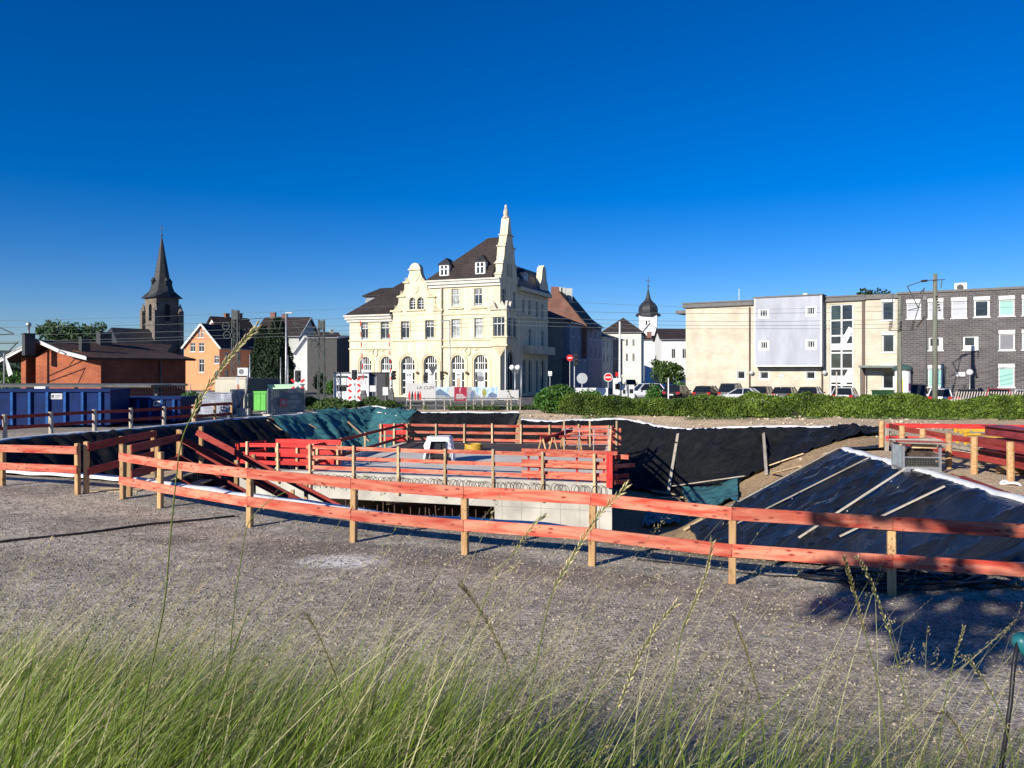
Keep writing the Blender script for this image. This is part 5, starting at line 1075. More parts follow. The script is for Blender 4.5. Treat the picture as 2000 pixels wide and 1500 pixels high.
street('blue_house', 'blue-grey rendered street house with white windows', 1112, 1148, 628, zO(604, 100) - 0, BLU, rowsv=((637, 655), (678, 702)), dep=8, off=0)
street('mauve_house', 'mauve rendered street house with dark mansard and dormer', 1148.5, 1175, 634, 12.4, PNK, SLATE, rowsv=((641, 660), (678, 700)), dep=7, off=.01, kind='hip')
street('pale_grey_house', 'pale grey street house with dark window pairs', 1175.5, 1197.5, 656, 10.2, GRY, rowsv=((664, 678), (692, 708)), ncol=3, dep=8)
street('brown_clad_house', 'brown clad street house next to the pale grey one', 1198, 1216, 660, 9.6, BRN, rowsv=((676, 700),), ncol=5, dep=8)
r_, Fd, Rd = house('hip_roof_townhouse', 'pale yellow corner house with broad hipped dark roof in the street', at(1178, 168), R(-12), 8.2, 15, zO(650, 168), zO(620, 168), CRM, TILE, kind='hip', over=.5, front=((1209, 662, 1214, 676), (1222, 662, 1227, 676), (1235, 662, 1240, 676), (1222, 690, 1227, 706), (1235, 690, 1240, 706)), right=((2, 3, 7, 9.2), (4.5, 5.5, 7, 9.2), (7, 8, 7, 9.2), (2, 3, 3, 5.4), (4.5, 5.5, 3, 5.4)))
house('white_modern_house', 'plain white blank-walled house in the street below the church', at(1258, 150), R(-10), 3.3, 9, zO(664, 150), zO(655, 150), WRN, TILE, kind='side', over=.15, right=((1.5, 3, 4.4, 7), (4.5, 6, 4.4, 7)), chim=((1.0, 2, .9, .7, BRK2),))
house('white_house', 'white house with dark roof at the left end of the beige building', at(1292, 118), R(-4), 6.4, 9, zO(662, 118), zO(641, 118), WRN, TILE, kind='side', over=.3, front=((1312, 681, 1320, 700), (1333, 681, 1341, 700), (1312, 712, 1320, 728)))
# white church tower
wt = thing('white_church_tower', 'white church tower with bulbous slate dome in the distance', 'church tower', (*at(1266, 215), 0), R(-12))
cx, cy = at(1266, 215); ca_ = R(-12); tw = 4.9; zt_ = HC + (722 - 617) / FX * 215
corners = [(-tw / 2, -tw / 2), (tw / 2, -tw / 2), (tw / 2, tw / 2), (-tw / 2, tw / 2)]
for k in range(4):
    A = cp(*corners[k], 0); B = cp(*corners[(k + 1) % 4], 0); Wt = Wall(A.to_2d(), (B - A).to_2d()); hs_ = [arch(tw * .38, tw * .47, zt_ - 3.4, zt_ - 1.4), arch(tw * .53, tw * .62, zt_ - 3.4, zt_ - 1.4)]
    mb = MB(); mb.poly(Wt, rc(0, tw, 0, zt_), hs_, 0, reveal=.4); mb.build('tower_wall', WRN, wt)
    for q in hs_: mb = MB(); mb.poly(Wt, q, (), -.35); mb.build('belfry_opening', MATS['louvre'], wt)
k_ = 1 / FX * 215; mb = MB(); c = Vector((cx, cy, zt_))
mb.lathe([(3.6, -.1), (3.4, .5), (2.7, .9), (2.75, 1.6), (2.6, 2.5), (2.0, 3.4), (1.2, 4.1), (.7, 4.9), (.45, 6.0), (.2, 7.2), (.05, 8.2)], c, 8); dm = mb.build('dome', SLATE, wt)
mb = MB(); mb.tube([c + Vector((0, 0, 7.8)), c + Vector((0, 0, 11.0))], .1, 6); mb.bar(c + Vector((-.7, 0, 9.8)), c + Vector((.7, 0, 9.8)), .14, .14); mb.ball(c + Vector((0, 0, 8.3)), .3, 6); mb.build('cross', DSTEEL, dm)
house('church_nave', 'dark steep slate roof of the church in front of its white tower', at(1250, 205), R(-12), 5.2, 10, zO(652, 205), zO(629, 205), WRN, SLATE, kind='gable', over=.4, cat='church')

# ------------------------------------------------------------------ the modern building on the right
aR = R(-31.5); WQ = Wall((18.1, 80.0), (math.cos(aR), math.sin(aR))); hR = HC + 130 / FX * 80
BEI = brick('beige_brick', (.60, .525, .40), (.52, .45, .34), (.58, .52, .43), bw=.5, bh=.15, ms=.016, mixn=.2); DKB = brick('dark_grey_brick', (.115, .10, .10), (.07, .062, .066), (.20, .19, .18), bw=.5, bh=.17, ms=.018, mixn=.2); PLT = M('plinth', (.16, .15, .15), .9)
mbd = thing('beige_school_building', 'beige brick flat-roofed building with grey projecting box and stair glazing', 'building', (18.1, 80, 0), aR)
sA, sB = 0.0, WQ.s(1755)
holes = [WQ.rect(*q) for q in ((1440, 725, 1455, 740), (1721, 590, 1748, 625.5), (1722, 654, 1748, 688), (1722, 717, 1747, 759))]
gl = WQ.rect(1620.6, 594, 1666.5, 770); gl = (gl[0], gl[1], .35, gl[3]); holes2 = [WQ.rect(1484.7, 726, 1501, 740), WQ.rect(1574.7, 726, 1592, 740)]
mb = MB(); mb.poly(WQ, rc(sA, sB, .5, hR - .5), [rc(*q) for q in holes + holes2 + [gl]], 0, reveal=.2); mb.build('front_wall', BEI, mbd)
mb = MB(); mb.slab(WQ, sA - .02, sB, 0, .5, -.3, .03); mb.build('plinth', PLT, mbd)
WQl = Wall(WQ.p(0, 0, -14).to_2d(), WQ.n.to_2d()); mb = MB(); mb.poly(WQl, rc(0, 14, 0, hR - .5), (), 0); mb.build('end_wall', BEI, mbd)
mb = MB(); mb.slab(WQ, sA - .25, WQ.s(1472), hR - .52, hR - .12, -14, .28); mb.slab(WQ, sA - .32, WQ.s(1472), hR - .118, hR, -14, .36); mb.slab(WQ, WQ.s(1606), WQ.s(1690), hR - .52, hR - .12, -14, .28); mb.slab(WQ, WQ.s(1606), WQ.s(1690), hR - .118, hR, -14, .36); mb.slab(WQ, WQ.s(1690) + .01, sB, hR - .45, hR - .03, -14, .22); mb.build('roof_edge', M('grey_fascia', (.13, .125, .12), .7, .15), mbd)
c = [WQ.p(s, hR - .1, o) for s, o in ((0, 0), (sB, 0), (sB, -14), (0, -14))]; mb = MB(); mb.add(c, [(0, 1, 2, 3)]); mb.build('flat_roof', PLT, mbd)
b0, b1, z0, z1 = WQ.rect(1473, 588, 1605, 716); PX_ = 1.1; GRP = M('light_grey_panel', (.37, .385, .43), .8, .14, .9, bump=.05, stretch=(1.5, 1.5, .4), detail=6)
WX = Wall(WQ.p(0, 0, PX_).to_2d(), WQ.d.to_2d()); bx = [WX.rect(*q) for q in ((1484.5, 606, 1499, 618.5), (1577, 601, 1591.5, 614.5), (1485.5, 668, 1499.5, 681), (1577, 665.5, 1592, 679))]
xb0, xb1 = WX.s(1473), WX.s(1605); xz0 = WX.sz(1540, 716)[1]; xz1 = hR + .05
mb = MB(); mb.poly(WX, rc(xb0, xb1, xz0, xz1), [rc(*q) for q in bx], 0, reveal=.18); 
for s in (xb0, xb1): mb.add([WX.p(s, xz0, 0), WX.p(s, xz1, 0), WX.p(s, xz1, -PX_), WX.p(s, xz0, -PX_)], [(0, 1, 2, 3)])
mb.add([WX.p(xb0, xz0, 0), WX.p(xb1, xz0, 0), WX.p(xb1, xz0, -PX_), WX.p(xb0, xz0, -PX_)], [(0, 1, 2, 3)]); mb.add([WX.p(xb0, xz1, 0), WX.p(xb1, xz1, 0), WX.p(xb1, xz1, -PX_ - 6), WX.p(xb0, xz1, -PX_ - 6)], [(0, 1, 2, 3)]); bxo = mb.build('projecting_box', GRP, mbd)
mb = MB(); mb.slab(WX, xb0 - .02, xb0 + .12, xz0, xz1, 0.001, .03); mb.slab(WX, xb1 - .12, xb1 + .02, xz0, xz1, .001, .03); mb.slab(WX, xb0 + .121, xb1 - .121, xz0, xz0 + .12, .001, .03); mb.build('box_border', WHITE, bxo)
mb = MB(); mb.slab(WX, xb0 - .1, xb1 + .1, xz1 + .003, xz1 + .14, -PX_ - 1, .1); mb.build('box_coping', MATS['grey_fascia'], bxo)
for q in bx: window(mbd, WX, q, cols=(.33, .66), rec=.13, b=.07); a, c_, z0_, z1_ = q; mb = MB(); mb.poly(WX, rc(a - .16, c_ + .16, z0_ - .18, z1_ + .12), [rc(a, c_, z0_, z1_)], .03, reveal=.03); mb.build('window_surround', WHITE, mbd)
for q in holes[:1] + holes2: window(mbd, WQ, q, cols=(), rec=.15); a, c_, z0_, z1_ = q; mb = MB(); mb.poly(WQ, rc(a - .1, c_ + .1, z0_ - .12, z1_ + .06), [rc(a, c_, z0_, z1_)], .02, reveal=.02); mb.build('window_surround', WHITE, mbd)
for q in holes[1:]: window(mbd, WQ, q, cols=(.12, .9), rec=.14, sill=.06, hood=.28)
# stair glazing
zz = [WQ.sz(1644, v)[1] for v in (594, 625.5, 655.5, 673, 681.5, 689, 720, 736, 745, 752)]; a, c_ = gl[0], gl[1]
mb = MB(); mb.poly(WQ, rc(a + .004, c_ - .004, gl[2] + .004, gl[3] - .004), [rc(a + .12, c_ - .1, gl[2] + .1, gl[3] - .1)], -.08, reveal=.1); mb.slab(WQ, (a + c_) / 2 - .07, (a + c_) / 2 + .07, gl[2] + .1, gl[3] - .1, -.17, -.085)
for z in zz[1:]: mb.slab(WQ, a + .12, c_ - .1, z - .07, z + .07, -.17, -.088)
mb.slab(WQ, a + .1, c_ - .1, zz[4] - .1, zz[3] + .1, -.165, -.06); mb.slab(WQ, a + .1, c_ - .1, zz[8] - .1, zz[7] + .1, -.165, -.06); sg = mb.build('stair_glazing', WHITE, mbd)
edges = [gl[3]] + zz[1:] + [gl[2]]
for k in range(len(edges) - 1):
    for j in (0, 1): mb = MB(); x0_, x1_ = (a + .02, (a + c_) / 2) if j == 0 else ((a + c_) / 2, c_ - .02); mb.poly(WQ, rc(x0_, x1_, edges[k + 1], edges[k]), (), -.175); mb.build('pane', GLASS if (k + j) % 5 else glassmat('green_dark_glass', (.03, .045, .04)), sg)
for (k, v0, v1) in ((0, 655, 640), (1, 735, 722)): mb = MB(); mb.bar(WQ.p((a + c_) / 2 + .1, WQ.sz(1650, v0 + 16)[1], -.172), WQ.p(c_ - .2, WQ.sz(1660, v1)[1], -.172), .004, .5); mb.build('stair_flight', WHITE, sg)
for u in (1464.5, 1606): s = WQ.s(u); mb = MB(); mb.tube([WQ.p(s, .3, .12), WQ.p(s, hR - .7, .12)], .07, 8); mb.build('downpipe', M('brown_pipe', (.10, .065, .05), .6), mbd)
mb = MB(); s = WQ.s(1687); mb.slab(WQ, s - .15, s + .1, .1, hR - .5, 0, .12); mb.build('expansion_joint', MATS['brown_pipe'], mbd)
c = P(1597, 575, 73); mb = MB(); mb.box((c.x, c.y + 3, hR + .15), (.55, .55, .5), aR); mb.box((c.x, c.y + 3, hR + .42), (.8, .8, .08), aR); mb.box((c.x, c.y + 3, hR + .52), (.4, .4, .14), aR); mb.build('roof_vent', WHITE, mbd)
mb = MB(); c = WQ.p(WQ.s(1433), hR, -2); mb.tube([c, c + Vector((0, 0, 1.4))], .03, 6); mb.build('antenna', STEEL, mbd)
mb = MB(); mb.slab(WQ, -1.2, 0, WQ.sz(1330, 612)[1], WQ.sz(1330, 606)[1], -3, -.2); mb.build('side_canopy', PLT, mbd)
mb = MB(); z = WQ.sz(1725, 716)[1]; mb.slab(WQ, WQ.s(1682), WQ.s(1778), z - .1, z + .1, 0, 1.8); mb.build('entrance_canopy', M('green_grey_metal', (.14, .17, .15), .6), mbd)
for u in (1686, 1776): s = WQ.s(u); mb = MB(); mb.tube([WQ.p(s, 0, 1.6), WQ.p(s, z - .1, 1.6)], .06, 6); mb.build('canopy_post', DSTEEL, mbd)
for u in (1469, 1611.5): mb = MB(); s, z = WQ.sz(u, 728); mb.ball(WQ.p(s, z, .25), .22, 8); mb.build('wall_lamp', M('lamp_glass', (.45, .47, .45), .3), mbd)
# dark brick wing
dk = thing('dark_brick_building', 'dark grey brick three-storey building with white-framed windows', 'building', WQ.p(sB, 0)[:], aR); WK = Wall(WQ.p(sB + .02, 0, .35).to_2d(), WQ.d.to_2d()); hK = HC + (722 - 569) / FX * (WQ.p(WQ.s(1830), 0).y)
LK = WK.s(2160)
MINT = M('mint_blind', (.25, .47, .40), .6, .06, 1); BLD = M('white_slat_blind', (.40, .41, .45), .6, .1, 12, stretch=(.05, .05, 3)); GSH = M('grey_shutter', (.17, .17, .19), .6, .08)
wins = [((1770.6, 592, 1798.6, 622.6), BLD), ((1812, 590, 1842, 622), BLD), ((1858, 588, 1888, 621), BLD), ((1902, 586.5, 1933, 619), GLASS), ((1951, 585, 1981.5, 617), MINT), ((1996, 583, 2027, 615.5), MINT),
        ((1813.5, 659, 1841.5, 684), GLASS), ((1881, 657, 1911, 683), GLASS), ((1951, 652, 1982, 684), GSH), ((1996, 651, 2027, 683), MINT), ((1812.6, 720, 1841.5, 756), MINT), ((1950, 718, 1981.5, 756), MINT), ((2050, 582, 2082, 614), GLASS)]
rcs = [WK.rect(*q) for q, m_ in wins]
mb = MB(); mb.poly(WK, rc(0, LK, 0, hK - .15), [rc(*q) for q in rcs], 0, reveal=.2); mb.add([WK.p(0, 0, 0), WK.p(0, hK - .15, 0), WK.p(0, hK - .15, -.34), WK.p(0, 0, -.34)], [(0, 1, 2, 3)]); mb.build('front_wall', DKB, dk)
mb = MB(); mb.slab(WK, -.1, LK, hK - .149, hK + .05, -13, .12); mb.build('roof_edge', MATS['grey_fascia'], dk)
for k, ((q, m_), r_) in enumerate(zip(wins, rcs)):
    window(dk, WK, r_, cols=(.08, .9) if m_ is GLASS else (), rec=.12, pm=m_, b=.09, sill=.06, hood=.32 if k not in (6, 7) else 0, bar=.09)
    if k in (6, 7): a, c_, z0_, z1_ = r_; mb = MB(); mb.slab(WK, a + .05, c_ - .05, z0_ + .05, z0_ + .38, -.12, -.03); mb.slab(WK, c_ - .3, c_ - .04, z0_ + .381, z1_ - .05, -.12, -.03); mb.build('deep_frame', WHITE, dk)
s = WK.s(1807); mb = MB(); mb.tube([WK.p(s, .2, .12), WK.p(s, hK - .6, .12)], .07, 8); mb.box(WK.p(s, hK - .6, .12), (.3, .25, .35), aR); mb.build('downpipe', M('dark_zinc', (.12, .12, .125), .5), dk)
s, z = WK.sz(1876, 731); mb = MB(); mb.slab(WK, s - .35, s + .35, z - .18, z + .18, 0, .04); mb.build('wall_plate', WHITE, dk)
c = P(1896, 560, 67); mb = MB(); mb.box((c.x, c.y + 1.5, hK + .4), (.95, .5, .75), aR); o = mb.build('roof_air_conditioner', WHITE, dk); mb = MB(); W_ = Wall((c.x - .1, c.y + 1.5), WQ.d.to_2d()); mb.poly(W_, [(.05 + .27 * math.cos(t), hK + .38 + .27 * math.sin(t)) for t in np.linspace(0, 6.1, 16)], (), .262); mb.build('fan_grille', BLACK, o)
# ================================================================== FOLIAGE
def leaf_mesh(name, C, size, mat, parent=None, seed=1, up=0.25, extra=None, **kw):
    """C: (n,3) leaf centres -> one mesh of small folded leaves"""
    r = np.random.default_rng(seed); n = len(C); s = size * (0.6 + 0.8 * r.random(n))
    d = r.normal(size=(n, 3)); d[:, 2] = d[:, 2] * .6 + up; d /= np.linalg.norm(d, axis=1)[:, None]
    t = r.normal(size=(n, 3)); t -= d * (t * d).sum(1)[:, None]; t /= np.linalg.norm(t, axis=1)[:, None]; b_ = np.cross(d, t)
    V = np.stack([C - t * s[:, None] * .5, C + b_ * s[:, None] * .32 + d * s[:, None] * .06, C + t * s[:, None] * .5, C - b_ * s[:, None] * .32 + d * s[:, None] * .06], 1)
    F = np.arange(n * 4).reshape(n, 4)
    mb = MB(); mb.v = V.reshape(-1, 3).tolist(); mb.f = F.tolist(); mb.m = [0] * n
    if extra is not None:
        k = len(mb.v); mb.v += [tuple(v) for v in extra.v]; mb.f += [tuple(i + k for i in f) for f in extra.f]; mb.m += [0] * len(extra.f)
    return mb.build(name, mat, parent, fix=False, **kw)
def blob(c, rad, n, seed, shell=.45, lob=7, flat=.0):
    r = np.random.default_rng(seed); d = r.normal(size=(n, 3)); d /= np.linalg.norm(d, axis=1)[:, None]
    lobes = r.normal(size=(lob, 3)); lobes /= np.linalg.norm(lobes, axis=1)[:, None]
    k = (d @ lobes.T).max(1); rr = (0.55 + 0.5 * np.clip(k, 0, 1) ** 3) * r.random(n) ** shell
    return np.array(c) + d * rr[:, None] * np.array(rad)
LEAF_H = M('hedge_leaf', (.075, .155, .016), .5, .55, .8, island=.6, trans=.3, col2=(.18, .27, .035))
LEAF_B = M('bush_leaf', (.06, .15, .022), .5, .3, 2, island=.4, trans=.25)
LEAF_D = M('dark_conifer_leaf', (.022, .045, .017), .7, .3, 2, island=.4, trans=.1)
LEAF_T = M('tree_leaf', (.06, .11, .022), .5, .3, 2, island=.4, trans=.25)
LEAF_W = M('weed_leaf', (.07, .12, .025), .6, .4, 1.2, island=.5, trans=.25)
BARK = M('bark', (.10, .075, .05), .9, .35, 6, bump=.4)
def hedge(name, label, a, b, h, w, n, seed, hv=.18, mat=LEAF_H):
    r = np.random.default_rng(seed); a = np.array(a, float); b = np.array(b, float); d = b - a; L = np.linalg.norm(d); d /= L; nn = np.array((d[1], -d[0]))
    s = r.random(n) * L; top = h * (1 + hv * (fbm(s, s * 0, .35, 4, seed) - .45) * 2.2); w2 = w * (1 + .5 * (fbm(s, s * 0 + 9, .8, 3, seed + 2) - .45)); top = top * (1 + .22 * (fbm(s, s * 0 + 3, 2.1, 2, seed + 6) - .4))
    face = r.random(n); q = r.random(n) ** .6; o = np.where(face < .55, 0.5 - .16 * r.random(n) ** 2, r.random(n) - .5) ; z = np.where(face < .55, r.random(n) ** .85, 1 - .16 * r.random(n) ** 1.5)
    o = np.where((face > .93), -o, o); w2 = w2 * (1 + 1.1 * (fbm(s * 1.6, z * 2.2, 1.0, 3, seed + 4) - .45)); x = a[0] + d[0] * s + nn[0] * o * w2; y = a[1] + d[1] * s + nn[1] * o * w2
    root = thing(name, label, 'hedge', (float((a[0] + b[0]) / 2), float((a[1] + b[1]) / 2), 0))
    C = np.stack([x, y, z * top + .04 + zbase(x, y) * .5 + .05 * r.normal(size=n)], -1)
    leaf_mesh('foliage', C, .15, mat, root, seed)
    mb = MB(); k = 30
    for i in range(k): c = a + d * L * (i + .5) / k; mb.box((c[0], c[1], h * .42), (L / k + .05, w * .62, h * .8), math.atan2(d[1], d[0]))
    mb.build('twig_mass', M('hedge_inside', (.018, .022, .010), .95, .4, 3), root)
    return root
def bush(name, label, c, rad, n, size, mat=LEAF_B, seed=1, cat='bush', group=None, stems=5):
    root = thing(name, label, cat, (c[0], c[1], c[2] - rad[2] * .9), 0, group)
    leaf_mesh('foliage', blob(c, rad, n, seed), size, mat, root, seed)
    mb = MB(); g = Vector((c[0], c[1], c[2] - rad[2] * .95)); r = random.Random(seed)
    for k in range(stems): mb.tube([g + Vector((r.uniform(-.1, .1), r.uniform(-.1, .1), -.1)), Vector(c) + Vector((r.uniform(-.6, .6) * rad[0], r.uniform(-.6, .6) * rad[1], r.uniform(0, .5) * rad[2]))], [.03, .01], 5)
    mb.build('stems', BARK, root)
    return root
def tree(name, label, base, h, crown, n, size, mat=LEAF_T, seed=1, tr=.16, lob=9, nb=9, cz=None, cat='tree', shell=.4, group=None):
    r = random.Random(seed); base = Vector(base); cz = cz or h - crown[2] * .9; c = base + Vector((0, 0, cz))
    root = thing(name, label, cat, base[:], 0, group); mb = MB()
    mb.tube([base - Vector((0, 0, .2)), base + Vector((.05, 0, h * .25)), base + Vector((-.05, .05, h * .5)), c], [tr * 1.2, tr, tr * .8, tr * .45], 8)
    tips = []
    for k in range(nb):
        a = 6.283 * k / nb + r.uniform(-.3, .3); s = base + Vector((0, 0, h * r.uniform(.3, .6))); e = c + Vector((math.cos(a) * crown[0] * r.uniform(.5, .85), math.sin(a) * crown[1] * r.uniform(.5, .85), r.uniform(-.4, .7) * crown[2])); tips.append(e)
        mb.tube([s, s.lerp(e, .5) + Vector((0, 0, .15 * h * r.random() * .5)), e], [tr * .45, tr * .25, tr * .08], 6)
    mb.build('trunk', BARK, root, smooth=True)
    C = [blob(c, crown, n // 2, seed, shell, lob)]
    for i, e in enumerate(tips): C.append(blob(e, tuple(x * .42 for x in crown), n // (2 * nb), seed + i + 1, .5, 5))
    leaf_mesh('crown', np.concatenate(C), size, mat, root, seed); return root
hedge('hedge', 'long clipped green hedge between the pit and the car park', (3.2, 51.6), (34, 46.0), 1.12, 1.35, 54000, 5, hv=.5)
bush('bush', 'big rounded green bush at the left end of the hedge', (2.9, 52.3, 1.15), (1.9, 1.4, 1.35), 6500, .16, seed=8)
bush('bush', 'second smaller bush just right of the big rounded bush', (5.4, 52.6, .8), (1.6, 1.2, .9), 3200, .15, seed=9)
bush('bush', 'upright leafy bush in front of the white car in the street', (9.6, 51.5, .95), (.85, .8, 1.35), 2600, .16, seed=11)
tree('street_tree', 'small dark round street tree before the white modern house', (*at(1302, 92), 0), 4.6, (2.1, 1.7, 1.5), 2600, .3, seed=12, mat=LEAF_T, lob=14, cz=2.7)
bush('bush', 'low bush at the foot of the beige building corner', (*at(1330, 86), .8), (1.3, 1, .9), 900, .22, seed=13)
tree('tree', 'tall pale tree behind the brick station building, left one', (*at(118, 150), 0), 12.4, (4.6, 4, 3.4), 2600, .55, seed=14, mat=M('pale_tree_leaf', (.07, .13, .05), .6, .3, 1, island=.35, trans=.3), lob=12)
tree('tree', 'tall pale tree behind the brick station building, right one', (*at(163, 152), 0), 12.2, (4.4, 4, 3.3), 2600, .55, seed=15, mat=MATS['pale_tree_leaf'], lob=12)
bush('bush', 'dark green trees beneath the station roof at the left edge', (*at(20, 95), 2.2), (6, 3, 2.8), 2600, .4, seed=16, mat=LEAF_D)
bush('bush', 'dark leafy bush beside the station canopy pole', (*at(10, 70), 1.6), (3, 2, 1.4), 1400, .28, seed=17, mat=LEAF_B)
tree('tree', 'dark tree top showing above the dark brick roof', (*at(1712, 96), 0), 13.2, (3.0, 2.5, 2.0), 1600, .4, seed=18, mat=LEAF_D, lob=10)
# conifer
def conifer(label, base, h, rad, seed):
    r = np.random.default_rng(seed); root = thing('conifer', label, 'conifer', base); n = 15000
    z = r.random(n) ** .8; a = r.random(n) * 6.283; prof = np.where(z < .15, .75 + z * 1.6, (1.02 - z) ** .55 * 1.08); lump = .68 + .55 * vnoise(a * 2.2, z * 9, 1.0, seed)
    rr = rad * prof * lump * r.random(n) ** .25
    C = np.stack([base[0] + np.cos(a) * rr, base[1] + np.sin(a) * rr, base[2] + z * h - .12 * rr], -1)
    leaf_mesh('crown', C, .34, LEAF_D, root, seed, up=.5)
    mb = MB(); b_ = Vector(base); mb.tube([b_, b_ + Vector((0, 0, h * .9))], [.25, .05], 8); mb.build('trunk', BARK, root)
conifer('tall dark conifer beside the street lamp', (*at(543, 92), 0), 9.2, 2.25, 21); conifer('slightly lower dark conifer left of the tall one', (*at(513, 93), 0), 8.2, 1.9, 22)
for k, (u, Y, hh, ww, lb) in enumerate(((375, 47, 1.4, .9, 'leafy dark shrub between the blue skip and the grey tarpaulin'), (640, 58, .7, 1.9, 'low green weeds left of the white hut'), (606, 60, .8, 1.2, 'low green weeds behind the banner fence panel'), (690, 57.5, .55, 1.6, 'low green weeds before the white hut'), (725, 57, .8, 1.0, 'green weeds at the foot of the dark hut'), (760, 57, .6, 1.3, 'green weeds below the white notice board'), (655, 92, 1.6, 1.6, 'round green bush beside the cream house'), (625, 96, 2.2, .9, 'thin dark climbing plant behind the lattice mast'))):
    bush('shrub', lb, (*at(u, Y), hh * .55), (ww, ww * .7, hh * .75), int(1500 * max(.6, ww)), .15 if Y < 80 else .22, LEAF_W if k not in (0, 6, 7) else LEAF_B, 30 + k, 'shrub', stems=3)
r_ = np.random.default_rng(5); n = 9000; x = r_.uniform(-17, 2.5, n); y = 57.2 + r_.uniform(-1.3, 1.2, n); k = fbm(x, y, .5, 4, 4) > .40; x, y = x[k], y[k]
o = leaf_mesh('weeds', np.stack([x, y, zbase(x, y) + .05 + .32 * r_.random(len(x)) ** 1.5], -1), .14, LEAF_W, None, 6); tag(o, 'patchy green weeds under the banner fence', 'weeds', kind='stuff')
r_ = np.random.default_rng(15); n = 2600; x = r_.uniform(3, 30, n); y = 50.9 - (x - 3.2) * .18 - .9 + r_.uniform(-.5, .3, n); k = fbm(x, y, .4, 4, 4) > .47; x, y = x[k], y[k]
o = leaf_mesh('weeds', np.stack([x, y, hgt(x, y) + .03 + .12 * r_.random(len(x)) ** 1.5], -1), .12, LEAF_W, None, 16); tag(o, 'sparse light green weeds at the foot of the hedge', 'weeds', kind='stuff')
# distant wooded hills
def hill(name, pts, z, depth, mat):
    mb = MB(); n = len(pts)
    for x, y, hh in pts: mb.v += [(x, y, -2), (x, y + depth * .5, hh), (x, y + depth, -2)]
    for i in range(n - 1): k = i * 3; mb.f += [(k, k + 3, k + 4, k + 1), (k + 1, k + 4, k + 5, k + 2)]; mb.m += [0, 0]
    mb.build(name, mat, None, smooth=True, kind='structure')
HILL = M('wooded_hill', (.045, .075, .05), .9, .3, .05)
hill('hills', [(-900 + 60 * k, 900, 26 + 10 * math.sin(k * .7) + 6 * math.sin(k * 1.9)) for k in range(34)], 0, 500, HILL)

# the tree beside the photographer whose shade falls on the gravel at the right
def shade_tree():
    g = Vector((-1.9, -5.6, 1.36)); r = thing('tree', 'spreading leafy tree behind the camera shading the right foreground', 'tree', g[:]); t = 17.0; zc = t * math.tan(SUN_EL); mb = MB()
    mb.tube([g - Vector((0, 0, .2)), g + Vector((.1, 0, 2)), g + Vector((0, .1, 4.2)), Vector((g.x, g.y, zc + .4))], [.26, .22, .17, .08], 10); C = []
    for k, (x, y, rr) in enumerate(((5.0, 9.0, 1.0), (6.2, 9.9, 1.15), (7.3, 11.9, 1.3), (8.8, 11, 1.5), (6.6, 8.3, 1.05), (4.1, 9.5, .6), (4.6, 8.1, .75), (5.4, 7.5, .75), (6.2, 12.3, 1.1), (5.3, 10.6, .8), (8.8, 8.6, 1.5), (10, 6.5, 1.6), (10.5, 13, 1.5))):
        c = Vector((x - LX * t, y - LY * t, zc + .1 * (k % 3))); s_ = Vector((g.x, g.y, 3.6 + .25 * k)); mb.tube([s_, s_.lerp(c, .5) + Vector((0, 0, .5)), c], [.07, .045, .015], 6); C.append(blob(c, (rr, rr, .3), int(95 * rr) + 12, 60 + k, .62, 8))
    mb.build('trunk', BARK, r, smooth=True); leaf_mesh('crown', np.concatenate(C), .33, LEAF_T, r, 44, up=.6)
shade_tree()

